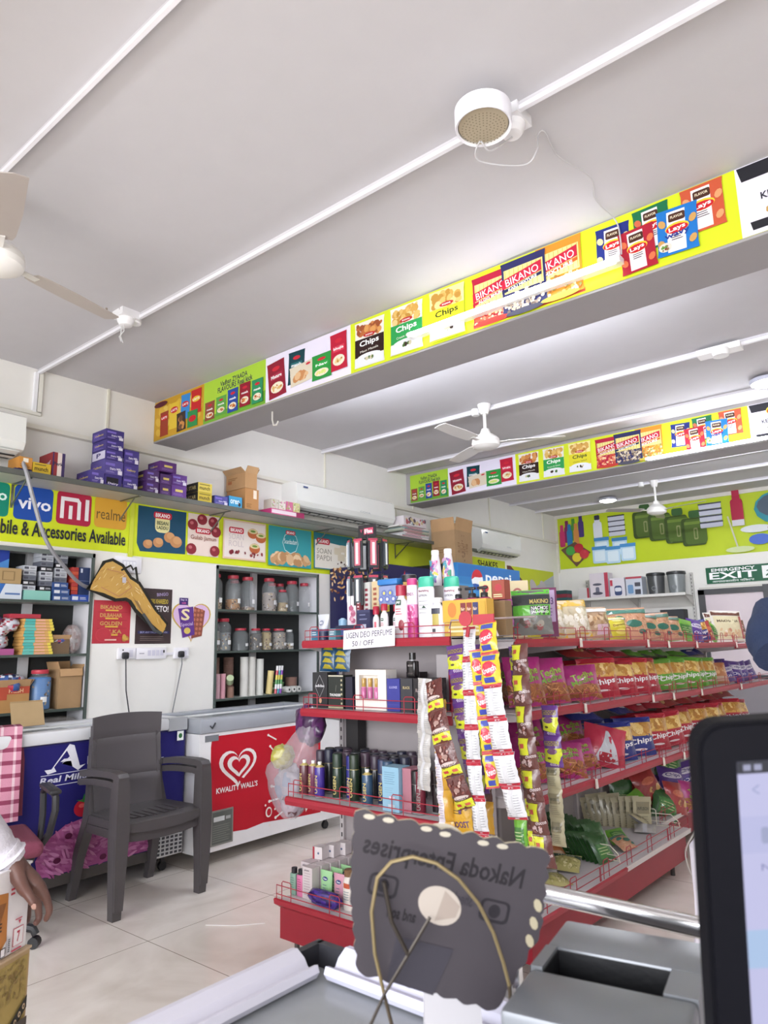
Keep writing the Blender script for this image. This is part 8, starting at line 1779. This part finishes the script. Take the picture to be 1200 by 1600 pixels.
# thumb nail
b = MB(); nv = V[t3]; b.ball
nn = -f_; b.add([(nv+r_*x*.006+u_*y*.0075+nn*.0085*(1-.3*(x*x+y*y)))[:] for x, y in ((-.8, -.8), (0, -1), (.8, -.8), (1, 0), (.8, .8), (0, 1), (-.8, .8), (-1, 0))], [tuple(range(8))], 'a88478'); b.build('thumb_nail', skin, pt)

# --- person at the right edge: navy top and loose white lower garment, mostly outside the frame
gx, gy = -.50, 2.72
V = []; E_ = []; Rr = []
pel = av(Vector((0, 0, .93)), .13); ch_ = av(Vector((0, .0, 1.15)), .135, pel); up = av(Vector((0, 0, 1.34)), .12, ch_); nk = av(Vector((0, 0, 1.46)), .05, up); hd = av(Vector((0, -.01, 1.54)), .075, nk); hd2 = av(Vector((0, 0, 1.62)), .085, hd)
for s in (-1, 1):
    sh = av(Vector((s*.17, 0, 1.36)), .055, up); el = av(Vector((s*.2, -.16, 1.2)), .04, sh); wr = av(Vector((s*.12, -.4, 1.16)), .026, el); pm = av(Vector((s*.1, -.46, 1.15)), .03, wr)
    for j in range(4):
        q1 = av(Vector((s*(.075+.018*j), -.50, 1.145-.004*j)), .011, pm); q2 = av(Vector((s*(.072+.018*j), -.535, 1.13)), .009, q1); q3 = av(Vector((s*(.072+.018*j), -.55, 1.11)), .008, q2)
    th = av(Vector((s*.065, -.47, 1.165)), .012, wr)
    hp = av(Vector((s*.09, 0, .86)), .09, pel); kn = av(Vector((s*.1, -.01, .48)), .06, hp); an = av(Vector((s*.11, .02, .09)), .04, kn); fo = av(Vector((s*.12, -.13, .035)), .033, an)
pt = thing('person', 'person at the right edge in a navy top and loose white garment behind the tablet', 'person', (-.33, 2.735, .075), math.radians(35))
skinbody('body', V, E_, Rr, '8a6656', skin).build('body', skin, pt)
b = MB()
prof = [(.115, .86, '202c48'), (.16, .95, '202c48'), (.165, 1.15, '202c48'), (.17, 1.3, '202c48'), (.12, 1.4, '202c48'), (.06, 1.45, '202c48')]
b.lathe(prof, n=22, sx=1.1, sy=.8); b.build('navy_top', fabric, pt)
for s in (-1, 1):
    b = MB(); sleeve([Vector((s*.1, 0, 1.4)), Vector((s*.19, -.02, 1.38)), Vector((s*.225, -.06, 1.32)), Vector((s*.225, -.1, 1.275))], [.06, .085, .088, .084], '222f4c', 18, .1, s+4); b.build('sleeve', fabric, pt)
b = MB(); vs = []; fs = []; NU = 40; NV = 12
for j in range(NV+1):
    v = j/NV; z = .98-.97*v; R0 = .14+.262*min(1, v/.32)**.8+.03*v
    for i in range(NU):
        a = 2*PI*i/NU; q = 1+(.05+.1*v)*math.sin(a*7+v*2)+.05*noise.noise(Vector((math.cos(a)*3, math.sin(a)*3, v*3)))
        vs.append((math.cos(a)*R0*q*1.15, math.sin(a)*R0*q, z))
for j in range(NV):
    for i in range(NU): fs.append((j*NU+i, (j+1)*NU+i, (j+1)*NU+(i+1) % NU, j*NU+(i+1) % NU))
b.add(vs, fs, 'd4cfda', True); b.build('white_garment', fabric, pt)
b = MB(); b.lathe([(.02, 1.5, '1c1816'), (.095, 1.54, '1c1816'), (.1, 1.62, '1c1816'), (.085, 1.69, '1c1816'), (.03, 1.715, '1c1816')], 0, .02, 0, 18); b.build('hair', fabric, pt)
for s in (-1, 1):
    b = MB(); b.tube([(s*.028, -.083, 1.61), (s*.028, -.09, 1.61)], .009, 'e8e4e0', 8); b.tube([(s*.028, -.089, 1.61), (s*.028, -.092, 1.61)], .005, '2a1c18', 8); b.build('eye', gloss, pt)
b = MB(); b.tube([(0, -.085, 1.6), (0, -.105, 1.575), (0, -.085, 1.565)], [.006, .012, .01], '8a6656', 8); b.build('nose', skin, pt)
b = MB(); b.tube([(-.02, -.082, 1.54), (0, -.088, 1.537), (.02, -.082, 1.54)], .005, '7a4440', 6); b.build('mouth', skin, pt)
_wc = wire('cord', [(-1.335, 4.753, 0.799), (-1.388, 4.739, 0.466), (-1.442, 4.726, 0.279), (-1.515, 4.699, 0.132), (-1.495, 4.739, -0.028), (-1.442, 4.779, -0.149), (-1.362, 4.806, -0.202)], .005, 'd8d6d0', 'white cord looping down past the end of the shelf base', 'cord')
del _wc['category']; _p = bpy.data.objects['gondola_shelf_unit.001']; _wc.parent = _p; bpy.context.view_layer.update(); _wc.matrix_parent_inverse = _p.matrix_world.inverted()
b = MB(); b.tube([(-3.25, 2.46, .003), (-3.12, 2.55, .002), (-3.02, 2.66, .003)], .0018, 'f0eeee', 5); tag(b.build('white_thread', matte), 'short white thread lying on the floor right of the plastic chairs', 'thread')
